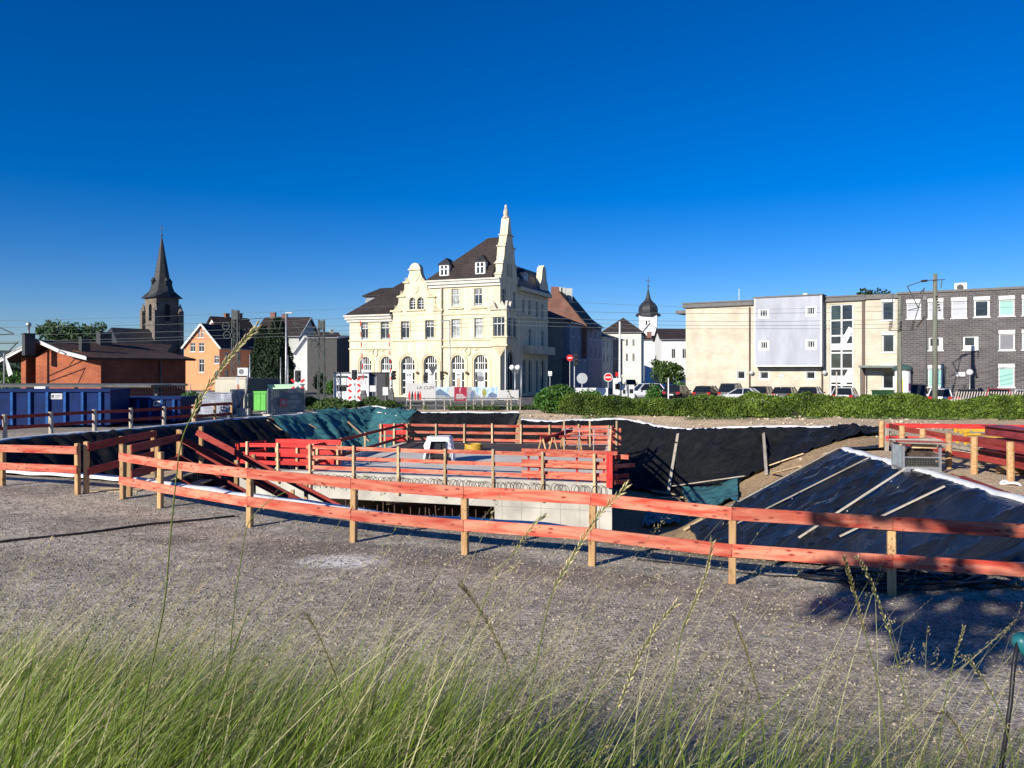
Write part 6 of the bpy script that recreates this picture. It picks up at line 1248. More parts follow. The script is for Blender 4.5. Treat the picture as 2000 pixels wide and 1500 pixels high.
# ================================================================== CARS
def car_proto(name, paint, L=4.2, Wd=1.78, Ht=1.48, kind='hatch'):
    root = thing(name, '', 'car', (0, 0, 0)); hw = Wd / 2
    st = [(-L / 2, .42, .62, .90), (-L / 2 + .08, .30, .90, .96), (-L * .36, .26, .95, 1.0), (-L * .1, .25, .93, 1.0), (L * .16, .25, .90, 1.0), (L * .34, .27, .80, .98), (L / 2 - .12, .30, .68, .92), (L / 2, .38, .56, .84)]
    mb = MB(); vv = []; ff = []
    for x, zb, zt_, k in st:
        w = hw * k
        vv += [(x, -w * .86, zb), (x, -w, zb + .18), (x, -w, zt_ - .16), (x, -w * .9, zt_), (x, w * .9, zt_), (x, w, zt_ - .16), (x, w, zb + .18), (x, w * .86, zb)]
    n = 8
    for i in range(len(st) - 1):
        for k in range(n): ff.append((i * n + k, i * n + (k + 1) % n, (i + 1) * n + (k + 1) % n, (i + 1) * n + k))
    ff += [tuple(range(n - 1, -1, -1)), tuple(range((len(st) - 1) * n, len(st) * n))]
    mb.add(vv, ff); mb.build('body', paint, root, smooth=False)
    xr0, xr1 = (-L * .47, -L * .36) if kind != 'sedan' else (-L * .33, -L * .2); xf0, xf1 = L * .2, L * .04; zb, zt_ = .91, Ht - .03; wb, wt = hw * .90, hw * .70
    B = [(xr0, -wb, zb), (xf0, -wb, zb), (xf0, wb, zb), (xr0, wb, zb), (xr1, -wt, zt_), (xf1, -wt, zt_), (xf1, wt, zt_), (xr1, wt, zt_)]
    mb = MB(); mb.add(B, [(0, 1, 5, 4), (1, 2, 6, 5), (2, 3, 7, 6), (3, 0, 4, 7), (4, 5, 6, 7)]); mb.build('windows', M('car_glass', (.012, .015, .018), .04, .2, spec=.8), root)
    mb = MB(); xm = (xr1 + xf1) / 2
    mb.add([(xr1 - .06, -wt - .02, zt_ - .03), (xf1 + .06, -wt - .02, zt_ - .03), (xf1 + .06, wt + .02, zt_ - .03), (xr1 - .06, wt + .02, zt_ - .03), (xr1 + .1, -wt + .12, Ht), (xf1 - .1, -wt + .12, Ht), (xf1 - .1, wt - .12, Ht), (xr1 + .1, wt - .12, Ht)], [(0, 1, 5, 4), (1, 2, 6, 5), (2, 3, 7, 6), (3, 0, 4, 7), (4, 5, 6, 7), (3, 2, 1, 0)])
    for i, j in ((0, 4), (1, 5), (2, 6), (3, 7)): mb.bar(B[i], B[j], .07, .07)
    for sg in (-1, 1): mb.bar((xm, sg * (wb + .0), zb), (xm, sg * (wt + .01), zt_), .06, .05)
    mb.build('roof', paint, root)
    for x in (-L * .31, L * .32):
        for sg in (-1, 1):
            mb = MB(); c = Vector((x, sg * (hw - .1), .31)); prof = [(.20, -.09), (.29, -.10), (.31, -.06), (.31, .06), (.29, .10), (.20, .09)]; vv = []; n = 16
            for r_, z in prof:
                for k in range(n): t_ = 6.283 * k / n; vv.append((c.x + r_ * math.cos(t_), c.y + z, c.z + r_ * math.sin(t_)))
            mb.add(vv, [(i * n + k, i * n + (k + 1) % n, (i + 1) * n + (k + 1) % n, (i + 1) * n + k) for i in range(5) for k in range(n)]); w_ = mb.build('wheel', M('tyre', (.015, .015, .016), .85), root, smooth=True)
            mb = MB(); mb.add([(c.x + .2 * math.cos(6.283 * k / n), c.y + sg * .07, c.z + .2 * math.sin(6.283 * k / n)) for k in range(n)], [tuple(range(n))]); mb.build('rim', M('alloy', (.45, .46, .47), .35, .1, metal=.7), w_)
    for sg in (-1, 1):
        mb = MB(); mb.box((-L / 2 + .06, sg * hw * .76, .80), (.10, hw * .36, .2)); mb.build('tail_light', M('tail_light_red', (.35, .012, .012), .25, .1), root)
        mb = MB(); mb.box((L / 2 - .12, sg * hw * .66, .60), (.16, hw * .4, .13)); mb.build('headlight', M('headlight_glass', (.6, .62, .64), .1, .05), root)
        mb = MB(); mb.box((L * .17, sg * (hw + .07), .95), (.12, .16, .13)); mb.build('mirror', paint, root)
    mb = MB(); mb.box((-L / 2 - .005, 0, .62), (.02, .5, .12)); mb.build('number_plate', WHITE, root)
    return root
def paint(n, c): return M('paint_' + n, c, .14, .05, 2, spec=.3)
PAINTS = {'black': (.012, .012, .014), 'silver': (.45, .46, .48), 'white': (.75, .75, .75), 'red': (.28, .012, .018), 'navy': (.015, .02, .045), 'grey': (.10, .105, .11), 'darkgreen': (.015, .028, .025), 'brown': (.05, .035, .03)}
WC = Wall(WQ.p(0, 0, 5.6).to_2d(), WQ.d.to_2d()); into = math.atan2(-WQ.n.y, -WQ.n.x); along = math.atan2(WQ.d.y, WQ.d.x)
cars = [('black', 1325, 5.6, into, 'hatch', 1.5, 'black car at the left end of the parking row'), ('black', 1383, 5.6, into, 'hatch', 1.48, 'black hatchback parked before the blank beige wall'), ('grey', 1431, 4.4, into, 'suv', 1.72, 'dark grey tall car behind the silver saloon'), ('silver', 1447, 11.0, along + math.pi, 'sedan', 1.42, 'silver saloon parked sideways nearest the hedge'),
        ('brown', 1490, 5.6, into, 'hatch', 1.5, 'dark car with red lights under the grey box, left one'), ('black', 1536, 5.6, into, 'hatch', 1.46, 'black hatchback under the middle of the grey box'), ('brown', 1585, 5.6, into, 'hatch', 1.5, 'dark brown car under the right end of the grey box'), ('silver', 1652, 7.0, into, 'hatch', 1.5, 'silver hatchback before the stair glazing'),
        ('navy', 1787, 6.0, into + math.pi, 'suv', 1.78, 'navy van facing out beside the advertising column'), ('white', 1838, 7.5, into, 'hatch', 1.5, 'white hatchback beside the wooden pole'), ('darkgreen', 1893, 7.5, into, 'hatch', 1.48, 'dark green estate car right of the white hatchback'), ('red', 1950, 7.5, into, 'hatch', 1.55, 'dark red car near the right edge of the parking row'), ('silver', 2003, 7.5, into, 'hatch', 1.5, 'silver car cut off by the right edge')]
protos = {}
for col, u, off, rot, kd, ht, lb in cars:
    Wc = Wall(WQ.p(0, 0, off).to_2d(), WQ.d.to_2d()); p = Wc.p(Wc.s(u), 0); key = (col, kd, ht)
    if key not in protos:
        r = car_proto('parked_car', paint(col, PAINTS[col]), 4.3 if kd != 'sedan' else 4.6, 1.80, ht, kd); r.location = (p.x, p.y, 0.004); r.rotation_euler = (0, 0, rot); r['label'] = lb; protos[key] = r
    else: r = copy_tree(protos[key], (p.x, p.y, 0.004), rot, lb)
    r['group'] = 'cars parked along the modern building'
r = car_proto('parked_car', paint('white', PAINTS['white']), 4.4, 1.8, 1.6, 'suv'); p = at(1256, 78); r.location = (p[0], p[1], .004); r.rotation_euler = (0, 0, R(195)); r['label'] = 'white car standing in the street behind the leafy bush'; r['group'] = 'cars in the street'
r2 = copy_tree(r, (*at(1295, 112), .004), R(185), 'distant white car in front of the small street tree'); r2['group'] = 'cars in the street'
r2 = copy_tree(protos[('black', 'hatch', 1.48)], (*at(1232, 120), .004), R(80), 'distant dark car in the shaded street'); r2['group'] = 'cars in the street'

# ================================================================== STREET AND RAILWAY FURNITURE
def lattice(label, u, Y, h, w=.55):
    b_ = Vector((*at(u, Y), 0)); r = thing('lattice_mast', label, 'mast', b_[:]); w1 = w * .7
    for sx in (-1, 1):
        for sy in (-1, 1): mb = MB(); mb.bar(b_ + Vector((sx * w / 2, sy * w / 2, 0)), b_ + Vector((sx * w1 / 2, sy * w1 / 2, h)), .065, .065); mb.build('chord', DSTEEL2, r)
    n = int(h / .55); mb = MB()
    for k in range(n):
        z0_, z1_ = h * k / n, h * (k + 1) / n; f0 = w + (w1 - w) * k / n; f1 = w + (w1 - w) * (k + 1) / n; s = 1 if k % 2 else -1
        mb.bar(b_ + Vector((s * f0 / 2, -f0 / 2, z0_)), b_ + Vector((-s * f1 / 2, -f1 / 2, z1_)), .03, .03); mb.bar(b_ + Vector((s * f0 / 2, f0 / 2, z0_)), b_ + Vector((-s * f1 / 2, f1 / 2, z1_)), .03, .03)
        mb.bar(b_ + Vector((-f0 / 2, s * f0 / 2, z0_)), b_ + Vector((-f1 / 2, -s * f1 / 2, z1_)), .03, .03); mb.bar(b_ + Vector((f0 / 2, s * f0 / 2, z0_)), b_ + Vector((f1 / 2, -s * f1 / 2, z1_)), .03, .03)
    mb.build('lacing', DSTEEL2, r)
    mb = MB(); mb.box(b_ + Vector((0, 0, h + .05 - .5)), (w1 + .1, w1 + .1, .7)); mb.build('head_plate', DSTEEL2, r)
    for z, dx in ((h - 1.3, -.6), (h - 2.0, -.45)): mb = MB(); mb.tube([b_ + Vector((-w / 2 + .28 * math.cos(t) + dx * .6, -.3, z + .28 * math.sin(t))) for t in np.linspace(0, 6.283, 13)], .04, 5); mb.bar(b_ + Vector((-w / 2, -.2, z)), b_ + Vector((-w / 2 + dx, -.3, z)), .05, .05); mb.build('tension_wheel', DSTEEL, r)
    return b_, r
DSTEEL2 = M('green_grey_mast', (.055, .066, .06), .6, .3, 3)
b1, m1_ = lattice('green-grey lattice catenary mast before the orange house', 460, 60, 7.7); b2, m2_ = lattice('green-grey lattice catenary mast with cantilever left of the cream house', 628, 63, 7.1)
mb = MB()
for a, c_ in (((572, 630), (612, 640)), ((572, 630), (597, 656)), ((593, 636), (607, 656)), ((597, 656), (622, 655)), ((612, 640), (624, 641))): mb.tube([P(*a, 62.6), P(*c_, 62.6)], .035, 6)
mb.build('cantilever', DSTEEL, m2_)
mb = MB()
for a, c_ in (((500, 622), (552, 620)), ((552, 620), (545, 645)), ((533, 622), (538, 640)), ((470, 625), (500, 622))): mb.tube([P(*a, 59.6), P(*c_, 59.6)], .03, 6)
mb.build('cantilever', DSTEEL, m1_)
POLE = M('weathered_pole', (.15, .155, .12), .85, .3, 2, stretch=(6, 6, .6)); INS = M('brown_insulator', (.05, .03, .022), .3)
def pole_mast(label, u, Y, vt, seg, ins, r0=.16):
    b_ = Vector((*at(u, Y), 0)); h = HC + (722 - vt) / FX * Y; r = thing('catenary_pole', label, 'mast', b_[:])
    mb = MB(); mb.tube([b_, b_ + Vector((0, 0, h * .5)), b_ + Vector((.02, 0, h))], [r0, r0 * .9, r0 * .72], 10); mb.build('pole', POLE, r, smooth=True)
    for a, c_ in seg: mb = MB(); mb.tube([P(*a, Y - .15), P(*c_, Y - .15)], .035, 6); mb.build('arm', DSTEEL, r)
    for (a, c_) in ins:
        mb = MB(); A, B = P(*a, Y - .15), P(*c_, Y - .15); n = 6
        for k in range(n): q0 = A.lerp(B, k / n); q1 = A.lerp(B, (k + .55) / n); mb.tube([q0, q1], [.10, .07], 8)
        mb.build('insulator', INS, r)
    return r
pole_mast('tall weathered catenary pole with cross arm by the white hatchback', 1826, 57, 535, [((1802, 548), (1846, 546)), ((1802, 549), (1772, 559)), ((1772, 559), (1793, 600)), ((1840, 546), (1838, 562))], [((1800, 549), (1812, 548)), ((1829, 578), (1836, 610)), ((1806, 618), (1790, 640))], .2)
pole_mast('lower catenary pole with slanting insulators by the advertising column', 1757, 58, 577, [((1736, 646), (1782, 645)), ((1782, 640), (1806, 562)), ((1742, 640), (1744, 572)), ((1760, 640), (1764, 580)), ((1806, 562), (1796, 574)), ((1774, 606), (1798, 600))], [((1738, 644), (1739, 626)), ((1758, 644), (1760, 626)), ((1781, 644), (1785, 626))], .19)
pole_mast('short weathered pole standing right beside the advertising column', 1758.5, 56.5, 678, [], [], .1)
WIRE = M('copper_wire', (.12, .13, .13), .5)
def wire(label, pts, r=.016, sag=.0):
    out = []
    for (a, b_) in zip(pts[:-1], pts[1:]):
        for k in range(10): f = k / 10; q = Vector(a).lerp(Vector(b_), f); q.z -= sag * 4 * f * (1 - f); out.append(q)
    out.append(Vector(pts[-1])); mb = MB(); mb.tube(out, r, 5); mb.build('overhead_wire', WIRE, None, label=label, cat='wire', group='overhead wires of the railway')
for k, (va, vb, vc, vd, lb) in enumerate(((618, 640, 600, 612, 'highest overhead wire across the cream house'), (632, 655, 617, 628, 'second overhead wire from the top'), (640, 668, 628, 636, 'third overhead wire above the brick building'), (648, 672, 640, 642, 'lowest overhead contact wire above the railway'), (596, 628, 588, 604, 'faint upper feeder wire against the sky'))):
    wire(lb, [P(-150, vb, 62), P(460, (va + vb) / 2, 60.5), P(985, va - 14, 59), P(1500, vd, 58), P(2150, vc - 8, 56.5)], .014 if k < 4 else .01, .12)
def lamp_post(label, u, Y, vt, r0=.05, head='box', arm=0.0, mat=None, z=None):
    b_ = Vector((*at(u, Y), 0)); h = HC + (722 - vt) / FX * Y; r = thing('street_lamp', label, 'street lamp', b_[:]); mb = MB()
    mb.tube([b_, b_ + Vector((0, 0, h * .35)), b_ + Vector((0, 0, h))], [r0 * 1.3, r0, r0 * .7], 8); mb.build('pole', mat or STEEL, r, smooth=True); t = b_ + Vector((0, 0, h))
    if head == 'box': mb = MB(); mb.box(t + Vector((arm * .5, -.1, .03)), (abs(arm), .30, .12)); mb.build('lamp_head', STEEL, r)
    elif head == 'ball':
        for dx in ((-.27, .27) if arm else (0,)):
            mb = MB(); mb.tube([t - Vector((0, 0, .35)), t + Vector((dx * .9, 0, -.3)), t + Vector((dx, 0, -.05))], .025, 6); mb.build('bracket', STEEL, r)
            mb = MB(); mb.ball(t + Vector((dx, 0, .2)), .26, 10); mb.build('globe', M('opal_globe', (.78, .78, .76), .25, .03), r, smooth=True)
    return r
lamp_post('tall grey street lamp with flat head beside the conifer', 559, 66, 612, .1, 'box', .55); lamp_post('slim street lamp with arm in front of the cream facade', 878.5, 70, 627, .07, 'box', -.8)
lamp_post('twin-globe white street lamp at the corner of the cream house', 1006, 72, 722, .06, 'ball', 1); lamp_post('single-globe lamp before the dark brick building', 1894, 63, 732, .04, 'ball', 0)
lamp_post('bare thin grey pole left of the tall street lamp', 548, 66, 698, .05, 'none'); lamp_post('bare white flagpole in the street before the pale grey house', 1210.5, 64, 628, .1, 'none', mat=WHITE); lamp_post('bare white pole at the right corner of the cream house', 987, 74, 680, .06, 'none', mat=WHITE); lamp_post('short grey pole right of the twin-globe lamp', 1018, 72, 716, .05, 'none')
lamp_post('short pole in front of the stair glazing', 1634, 60, 726, .07, 'none', mat=GREYW); lamp_post('white marker post at the left of the car park', 1305.5, 60, 738, .06, 'none', mat=WHITE); lamp_post('thin pole with small head left of the conifers', 488, 60, 692, .05, 'none'); lamp_post('second bare thin pole right of the tall street lamp', 562.5, 67, 693, .04, 'none')
def ring_sign(label, u, v, Y, rad, mats, bar=None, name='road_sign', post=None):
    c = P(u, v, Y); r = thing(name, label, 'road sign', (c.x, c.y, 0)); W_ = Wall((c.x, c.y), (1, 0)); mb = MB()
    circ = lambda q: [(q * math.cos(t), c.z + q * math.sin(t)) for t in np.linspace(0, 6.283, 25)[:-1]]
    mb.tube([Vector((c.x, c.y + .05, 0)), Vector((c.x, c.y + .05, c.z + rad))], .035, 8); mb.build('post', STEEL, r)
    mb = MB(); mb.poly(W_, circ(rad), (), 0, thick=.02); mb.build('disc', mats[0], r)
    if len(mats) > 1: mb = MB(); mb.poly(W_, circ(rad * .84), (), .004); mb.build('disc_face', mats[1], r)
    if bar: mb = MB(); mb.slab(W_, -rad * .62, rad * .62, c.z - rad * .16, c.z + rad * .16, .001, .01); mb.build('bar', bar, r)
    return r
SR = M('sign_red', (.62, .02, .025), .4, .03)
ring_sign('red no-entry sign with white bar in front of the street', 1188, 737, 62, .36, [WHITE, SR], WHITE); ring_sign('grey back of a round road sign right of the bush', 1137, 739, 60, .42, [M('sign_back', (.40, .42, .42), .5, .1)]); ring_sign('distant red no-entry sign in the shaded street', 1113, 699, 78, .34, [SR], WHITE)
ring_sign('small round sign in front of the right arched door', 937.5, 731, 74, .3, [MATS['sign_back']])
def board_sign(label, u0, v0, u1, v1, Y, mat, legs=1, cat='sign', name='sign_board'):
    a, c_ = P(u0, v1, Y), P(u1, v0, Y); r = thing(name, label, cat, ((a.x + c_.x) / 2, Y, 0)); mb = MB(); mb.box(((a.x + c_.x) / 2, Y, (a.z + c_.z) / 2), (c_.x - a.x, .03, c_.z - a.z)); mb.build('board', mat, r)
    for k in range(legs): x = a.x + (c_.x - a.x) * ((k + .5) / legs); mb = MB(); mb.tube([Vector((x, Y + .06, 0)), Vector((x, Y + .06, c_.z))], .03, 6); mb.build('post', STEEL, r)
    return r
board_sign('small white square sign above the bush', 1070.5, 725, 1078, 734, 66, WHITE); board_sign('small grey plate below the round sign at the arched door', 931, 735, 945, 745, 73.5, GSH); board_sign('small white sign on a red post before the grey box', 1520, 731, 1531, 737.5, 68, WHITE); board_sign('small white notice board on a post below the dark hut', 747.5, 756, 758, 772, 58, WHITE); board_sign('white notice with red stripe on the dark hut fence', 722, 753, 734, 765, 61, WHITE); board_sign('pale yellow direction sign beside the white pole', 1214, 732, 1231, 737, 63, CRM); board_sign('small red and white sign behind the no-entry sign', 1202, 727, 1208, 735, 70, SR)
# level crossing signals
def crossing(label, u, Y, vh, crosses):
    b_ = Vector((*at(u, Y), 0)); r = thing('crossing_signal', label, 'crossing signal', b_[:]); W_ = Wall((b_.x, b_.y - .12), (1, 0)); z = HC + (722 - vh) / FX * Y
    mb = MB(); mb.tube([b_, b_ + Vector((0, 0, z + .6))], .05, 8); mb.build('post', WHITE, r)
    mb = MB(); mb.slab(W_, -.22, .22, z - .42, z + .42, -.06, .02); mb.build('backboard', BLACK, r)
    mb = MB(); mb.poly(W_, rc(-.26, .26, z - .46, z + .46), [rc(-.21, .21, z - .41, z + .41)], .03, thick=.04); mb.build('frame', WHITE, r)
    for dz in (.2, -.15): mb = MB(); mb.tube([W_.p(0, z + dz, .02), W_.p(0, z + dz, .12)], .1, 10); mb.build('lens_hood', BLACK, r)
    for vc in crosses:
        zc = HC + (722 - vc) / FX * Y
        for sg in (-1, 1):
            for k, (t0, t1, m_) in enumerate(((-.46, -.22, SR), (-.22, .22, WHITE), (.22, .46, SR))):
                mb = MB(); mb.bar(W_.p(t0, zc + sg * t0 * .75, .04 + .012 * sg), W_.p(t1, zc + sg * t1 * .75, .04 + .012 * sg), .012, .16); mb.build('cross_arm', m_, r)
crossing('level crossing signal with red-white cross beside the banner fence panel', 583, 53, 735, (751,)); crossing('level crossing signal with two red-white crosses before the white hut', 693, 58, 733, (746, 770))
def boom(label, u0, v0, u1, v1, Y):
    a = Vector((*at(u1, Y), 0)); r = thing('crossing_barrier', label, 'barrier', a[:]); t = P(u0, v0, Y); base = P(u1, v1, Y); n = 12; mb = MB(); mb.box((a.x, a.y, .55), (.45, .5, 1.1)); mb.box((a.x, a.y, 1.2), (.3, .6, .3)); mb.build('drive_box', M('barrier_grey', (.12, .12, .12), .6), r)
    for k in range(n): mb = MB(); q0 = base.lerp(t, k / n); q1 = base.lerp(t, (k + 1) / n); mb.bar(q0, q1, .07, .11); mb.build('boom_segment', SR if k % 2 else WHITE, r)
    mb = MB()
    for k in range(n): q0 = base.lerp(t, k / n); mb.tube([q0 + Vector((-.12, 0, 0)), base.lerp(t, (k + 1) / n) + Vector((-.12, 0, 0))], .012, 4)
    mb.build('hanging_grid', STEEL, r)
boom('raised red-white crossing barrier, left one before the cream house', 704, 627, 710, 752, 61); boom('raised red-white crossing barrier, right one before the cream house', 760, 652, 764, 752, 64)
def signal(label, u, Y, v0, v1, n=3):
    b_ = Vector((*at(u, Y), 0)); r = thing('traffic_light', label, 'traffic light', b_[:]); z0_ = HC + (722 - v1) / FX * Y; z1_ = HC + (722 - v0) / FX * Y; mb = MB(); mb.tube([b_, b_ + Vector((0, 0, z1_))], .05, 8); mb.build('post', STEEL, r); mb = MB(); mb.box((b_.x + .1, b_.y - .12, (z0_ + z1_) / 2), (.28, .2, z1_ - z0_)); mb.build('housing', BLACK, r)
    for k in range(n): z = z0_ + (z1_ - z0_) * (k + .5) / n; mb = MB(); mb.tube([Vector((b_.x + .12, b_.y - .2, z)), Vector((b_.x + .32, b_.y - .3, z + .02))], .1, 8); mb.build('lens_hood', BLACK, r)
signal('traffic light left of the third arched door', 767, 70, 724, 742); signal('traffic light between the fourth and fifth arched door', 861, 70, 725, 742); signal('low dark signal post before the fourth arched door', 828, 66, 732, 744, 2); signal('dark traffic light beside the blue house', 1122, 74, 690, 716)
c = P(845, 722, 70); r = thing('give_way_sign', 'back of a triangular give-way sign before the fourth arched door', 'road sign', (c.x, c.y, 0)); W_ = Wall((c.x, c.y), (1, 0)); mb = MB(); mb.poly(W_, [(-.42, c.z + .3), (.42, c.z + .3), (0, c.z - .5)], (), 0, thick=.03); mb.build('plate', M('dark_back', (.07, .075, .08), .5), r); mb = MB(); mb.tube([Vector((c.x, c.y + .06, 0)), Vector((c.x, c.y + .06, c.z + .2))], .035, 6); mb.build('post', STEEL, r)
# shop sign house at the street entrance
c = P(1107, 686, 90); r = thing('kiosk', 'dark kiosk with blue pitched roof beside the greenish house', 'kiosk', (c.x, c.y, 0)); mb = MB(); mb.box((c.x, c.y, 2.2), (1.0, 1.0, 4.4)); mb.build('body', M('kiosk_dark', (.03, .032, .04), .7), r)
mb = MB(); roof_faces(mb, [Vector((c.x - .75, c.y - .6, 4.4)), Vector((c.x, c.y - .6, 5.6)), Vector((c.x + .75, c.y - .6, 4.4)), Vector((c.x - .75, c.y + .6, 4.4)), Vector((c.x, c.y + .6, 5.6)), Vector((c.x + .75, c.y + .6, 4.4))], [(0, 1, 4, 3), (1, 2, 5, 4)]); mb.build('roof', M('blue_roof', (.05, .12, .25), .5), r)

# ------------------------------------------------------------------ site containers, huts and skips
def skip(label, u0, u1, vt, Y, rot, nrib, depth=2.2):
    a = at(u0, Y); c_ = at(u1, Y); L_ = c_[0] - a[0]; h = HC - (vt - 722) / FX * Y; r = thing('blue_skip', label, 'skip', ((a[0] + c_[0]) / 2, Y, 0), rot); W_ = Wall(a, (math.cos(rot), math.sin(rot))); BL = M('shaded_skip_blue', (.004, .02, .095), .7, .35, 1.5, spec=.15); BL2 = M('sunlit_blue_rib', (.02, .09, .28), .7, .3, 4, spec=.15)  # rib paint brightened as if sunlit, wall paint darkened as if in shade
    for s, o0 in ((0, -depth), (L_ - .06, -depth)): mb = MB(); mb.slab(W_, s, s + .06, .15, h, -depth + .06, -.06); mb.build('end_wall', BL, r)
    for o0, o1 in ((-.06, 0), (-depth, -depth + .06)): mb = MB(); mb.slab(W_, 0, L_, .15, h, o0, o1); mb.build('side_wall', BL, r)
    mb = MB(); mb.slab(W_, .06, L_ - .06, .15, .22, -depth + .06, -.06); mb.build('floor', BL, r)
    mb = MB(); mb.slab(W_, -.05, L_ + .05, h - .12, h, .001, .10); mb.slab(W_, -.05, L_ + .05, h - .12, h, -depth - .1, -depth - .001); mb.build('top_rail', BL, r)
    for k in range(nrib): s = L_ * (k + .4) / nrib; mb = MB(); mb.slab(W_, s, s + .12, .15, h - .13, .001, .13); mb.build('rib', BL2, r)
    for o_ in (-.5, -depth + .3): mb = MB(); mb.slab(W_, .3, L_ - .3, 0, .15, o_, o_ + .16); mb.build('skid', BL, r)
    s = L_ * (.62 if nrib > 5 else .72); mb = MB(); mb.slab(W_, s, s + .62, h - .5, h - .2, .002, .02); mb.build('label_plate', M('pale_plate', (.50, .51, .52), .6), r)
    mb = MB(); mb.poly(W_, [(s + .08, h - .33), (s + .14, h - .26), (s + .2, h - .3), (s + .2, h - .36), (s + .14, h - .44)], (), .023); mb.build('plate_emblem', BLACK, r)
    for k in range(2): mb = MB(); mb.slab(W_, s + .26, s + .54 - .06 * k, h - .33 - .08 * k, h - .29 - .08 * k, .0205, .024); mb.build('plate_lettering', GSH, r)
skip('long blue waste skip at the left edge', -95, 210, 761, 39.5, R(2), 9); skip('shorter lower blue waste skip right of the long one', 213, 350, 776, 42.5, R(2), 6)
o = plank('foam_block', None, P(70, 757, 41), P(92, 757, 41), .3, .12, WHITE); tag(o, 'white board lying on top of the long blue skip', 'board')
def hut(name, label, u0, u1, vt, Y, wall, rot=0.0, depth=2.4, roofm=None, doors=(), wins=(), cat='site hut', top=.1):
    a = at(u0, Y); c_ = at(u1, Y); L_ = (c_[0] - a[0]) / math.cos(rot); h = HC - (vt - 722) / FX * Y; r = thing(name, label, cat, (a[0], a[1], 0), rot); W_ = Wall(a, (math.cos(rot), math.sin(rot))); mb = MB(); mb.slab(W_, 0, L_, .08, h - top, -depth, 0); mb.build('body', wall, r); mb = MB(); mb.slab(W_, -.05, L_ + .05, h - top, h, -depth - .05, .06); mb.build('roof', roofm or wall, r)
    for (q0, q1, q2, q3, m_) in wins:
        s0_, s1_, z0_, z1_ = W_.rect(q0, q1, q2, q3); mb = MB(); mb.slab(W_, s0_, s1_, z0_, z1_, 0, .03); o = mb.build('window', m_, r); mb = MB(); mb.slab(W_, s0_ - .06, s1_ + .06, z1_ + .002, z1_ + .14, 0, .12); mb.build('shutter_box', DSTEEL, o)
    for (q0, q1, q2, q3, m_) in doors: s0_, s1_, z0_, z1_ = W_.rect(q0, q1, q2, q3); mb = MB(); mb.slab(W_, s0_, s1_, z0_, z1_, 0, .04); o = mb.build('door', m_, r); mb = MB(); mb.slab(W_, s1_ - .15, s1_ - .06, (z0_ + z1_) / 2 - .03, (z0_ + z1_) / 2 + .03, .041, .09); mb.build('handle', STEEL, o)
    return r, W_, h
CRC = M('cream_container', (.66, .60, .47), .7, .1, 1.2)
r, W_, h = hut('site_container', 'cream site container with air conditioner on its roof', 420, 477, 737, 56, CRC, R(8), 2.4)
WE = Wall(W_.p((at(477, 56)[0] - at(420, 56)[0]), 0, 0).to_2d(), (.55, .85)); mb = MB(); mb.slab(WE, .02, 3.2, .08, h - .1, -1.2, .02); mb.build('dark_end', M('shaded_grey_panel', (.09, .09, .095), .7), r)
c = P(475.5, 726, 56.5); mb = MB(); mb.box(c, (.75, .35, .58)); o = mb.build('air_conditioner', WHITE, r); mb = MB(); W2 = Wall((c.x - .05, c.y), (1, 0)); mb.poly(W2, [(-.05 + .2 * math.cos(t), c.z + .2 * math.sin(t)) for t in np.linspace(0, 6.1, 16)], (), .18); mb.build('fan_grille', GSH, o)
hut('green_container', 'pale green container behind the banner fence panel', 505, 577, 751, 58, M('pale_green_panel', (.50, .76, .48), .6, .06), 0, 2.4)
mb = MB(); c = P(512, 775, 55); mb.box((c.x, c.y, .75), (.9, .9, 1.3)); mb.box((c.x, c.y, 1.42), (.96, .96, .08)); mb.box((c.x, c.y - .46, .75), (.06, .03, 1.2)); mb.build('green_tank', M('bright_green', (.14, .55, .08), .5, .1), None, label='bright green plastic tank left of the banner fence panel', cat='tank')
hut('white_hut', 'white site hut with roller shutters behind the crossing signal', 653, 720, 727, 64, M('white_hut_panel', (.74, .74, .74), .6, .08), 0, 2.4, roofm=GSH, wins=((657.5, 737, 676.5, 753, M('pale_shutter', (.6, .6, .58), .6)), (658, 755, 676.5, 764, GLASS), (700, 737, 714, 750, MATS['pale_shutter'])))
hut('dark_hut', 'dark grey site hut next to the white one', 720.8, 752, 727, 64.5, M('anthracite_panel', (.055, .057, .062), .6, .15), 0, 2.4, doors=((724, 735, 737, 775, GSH),))
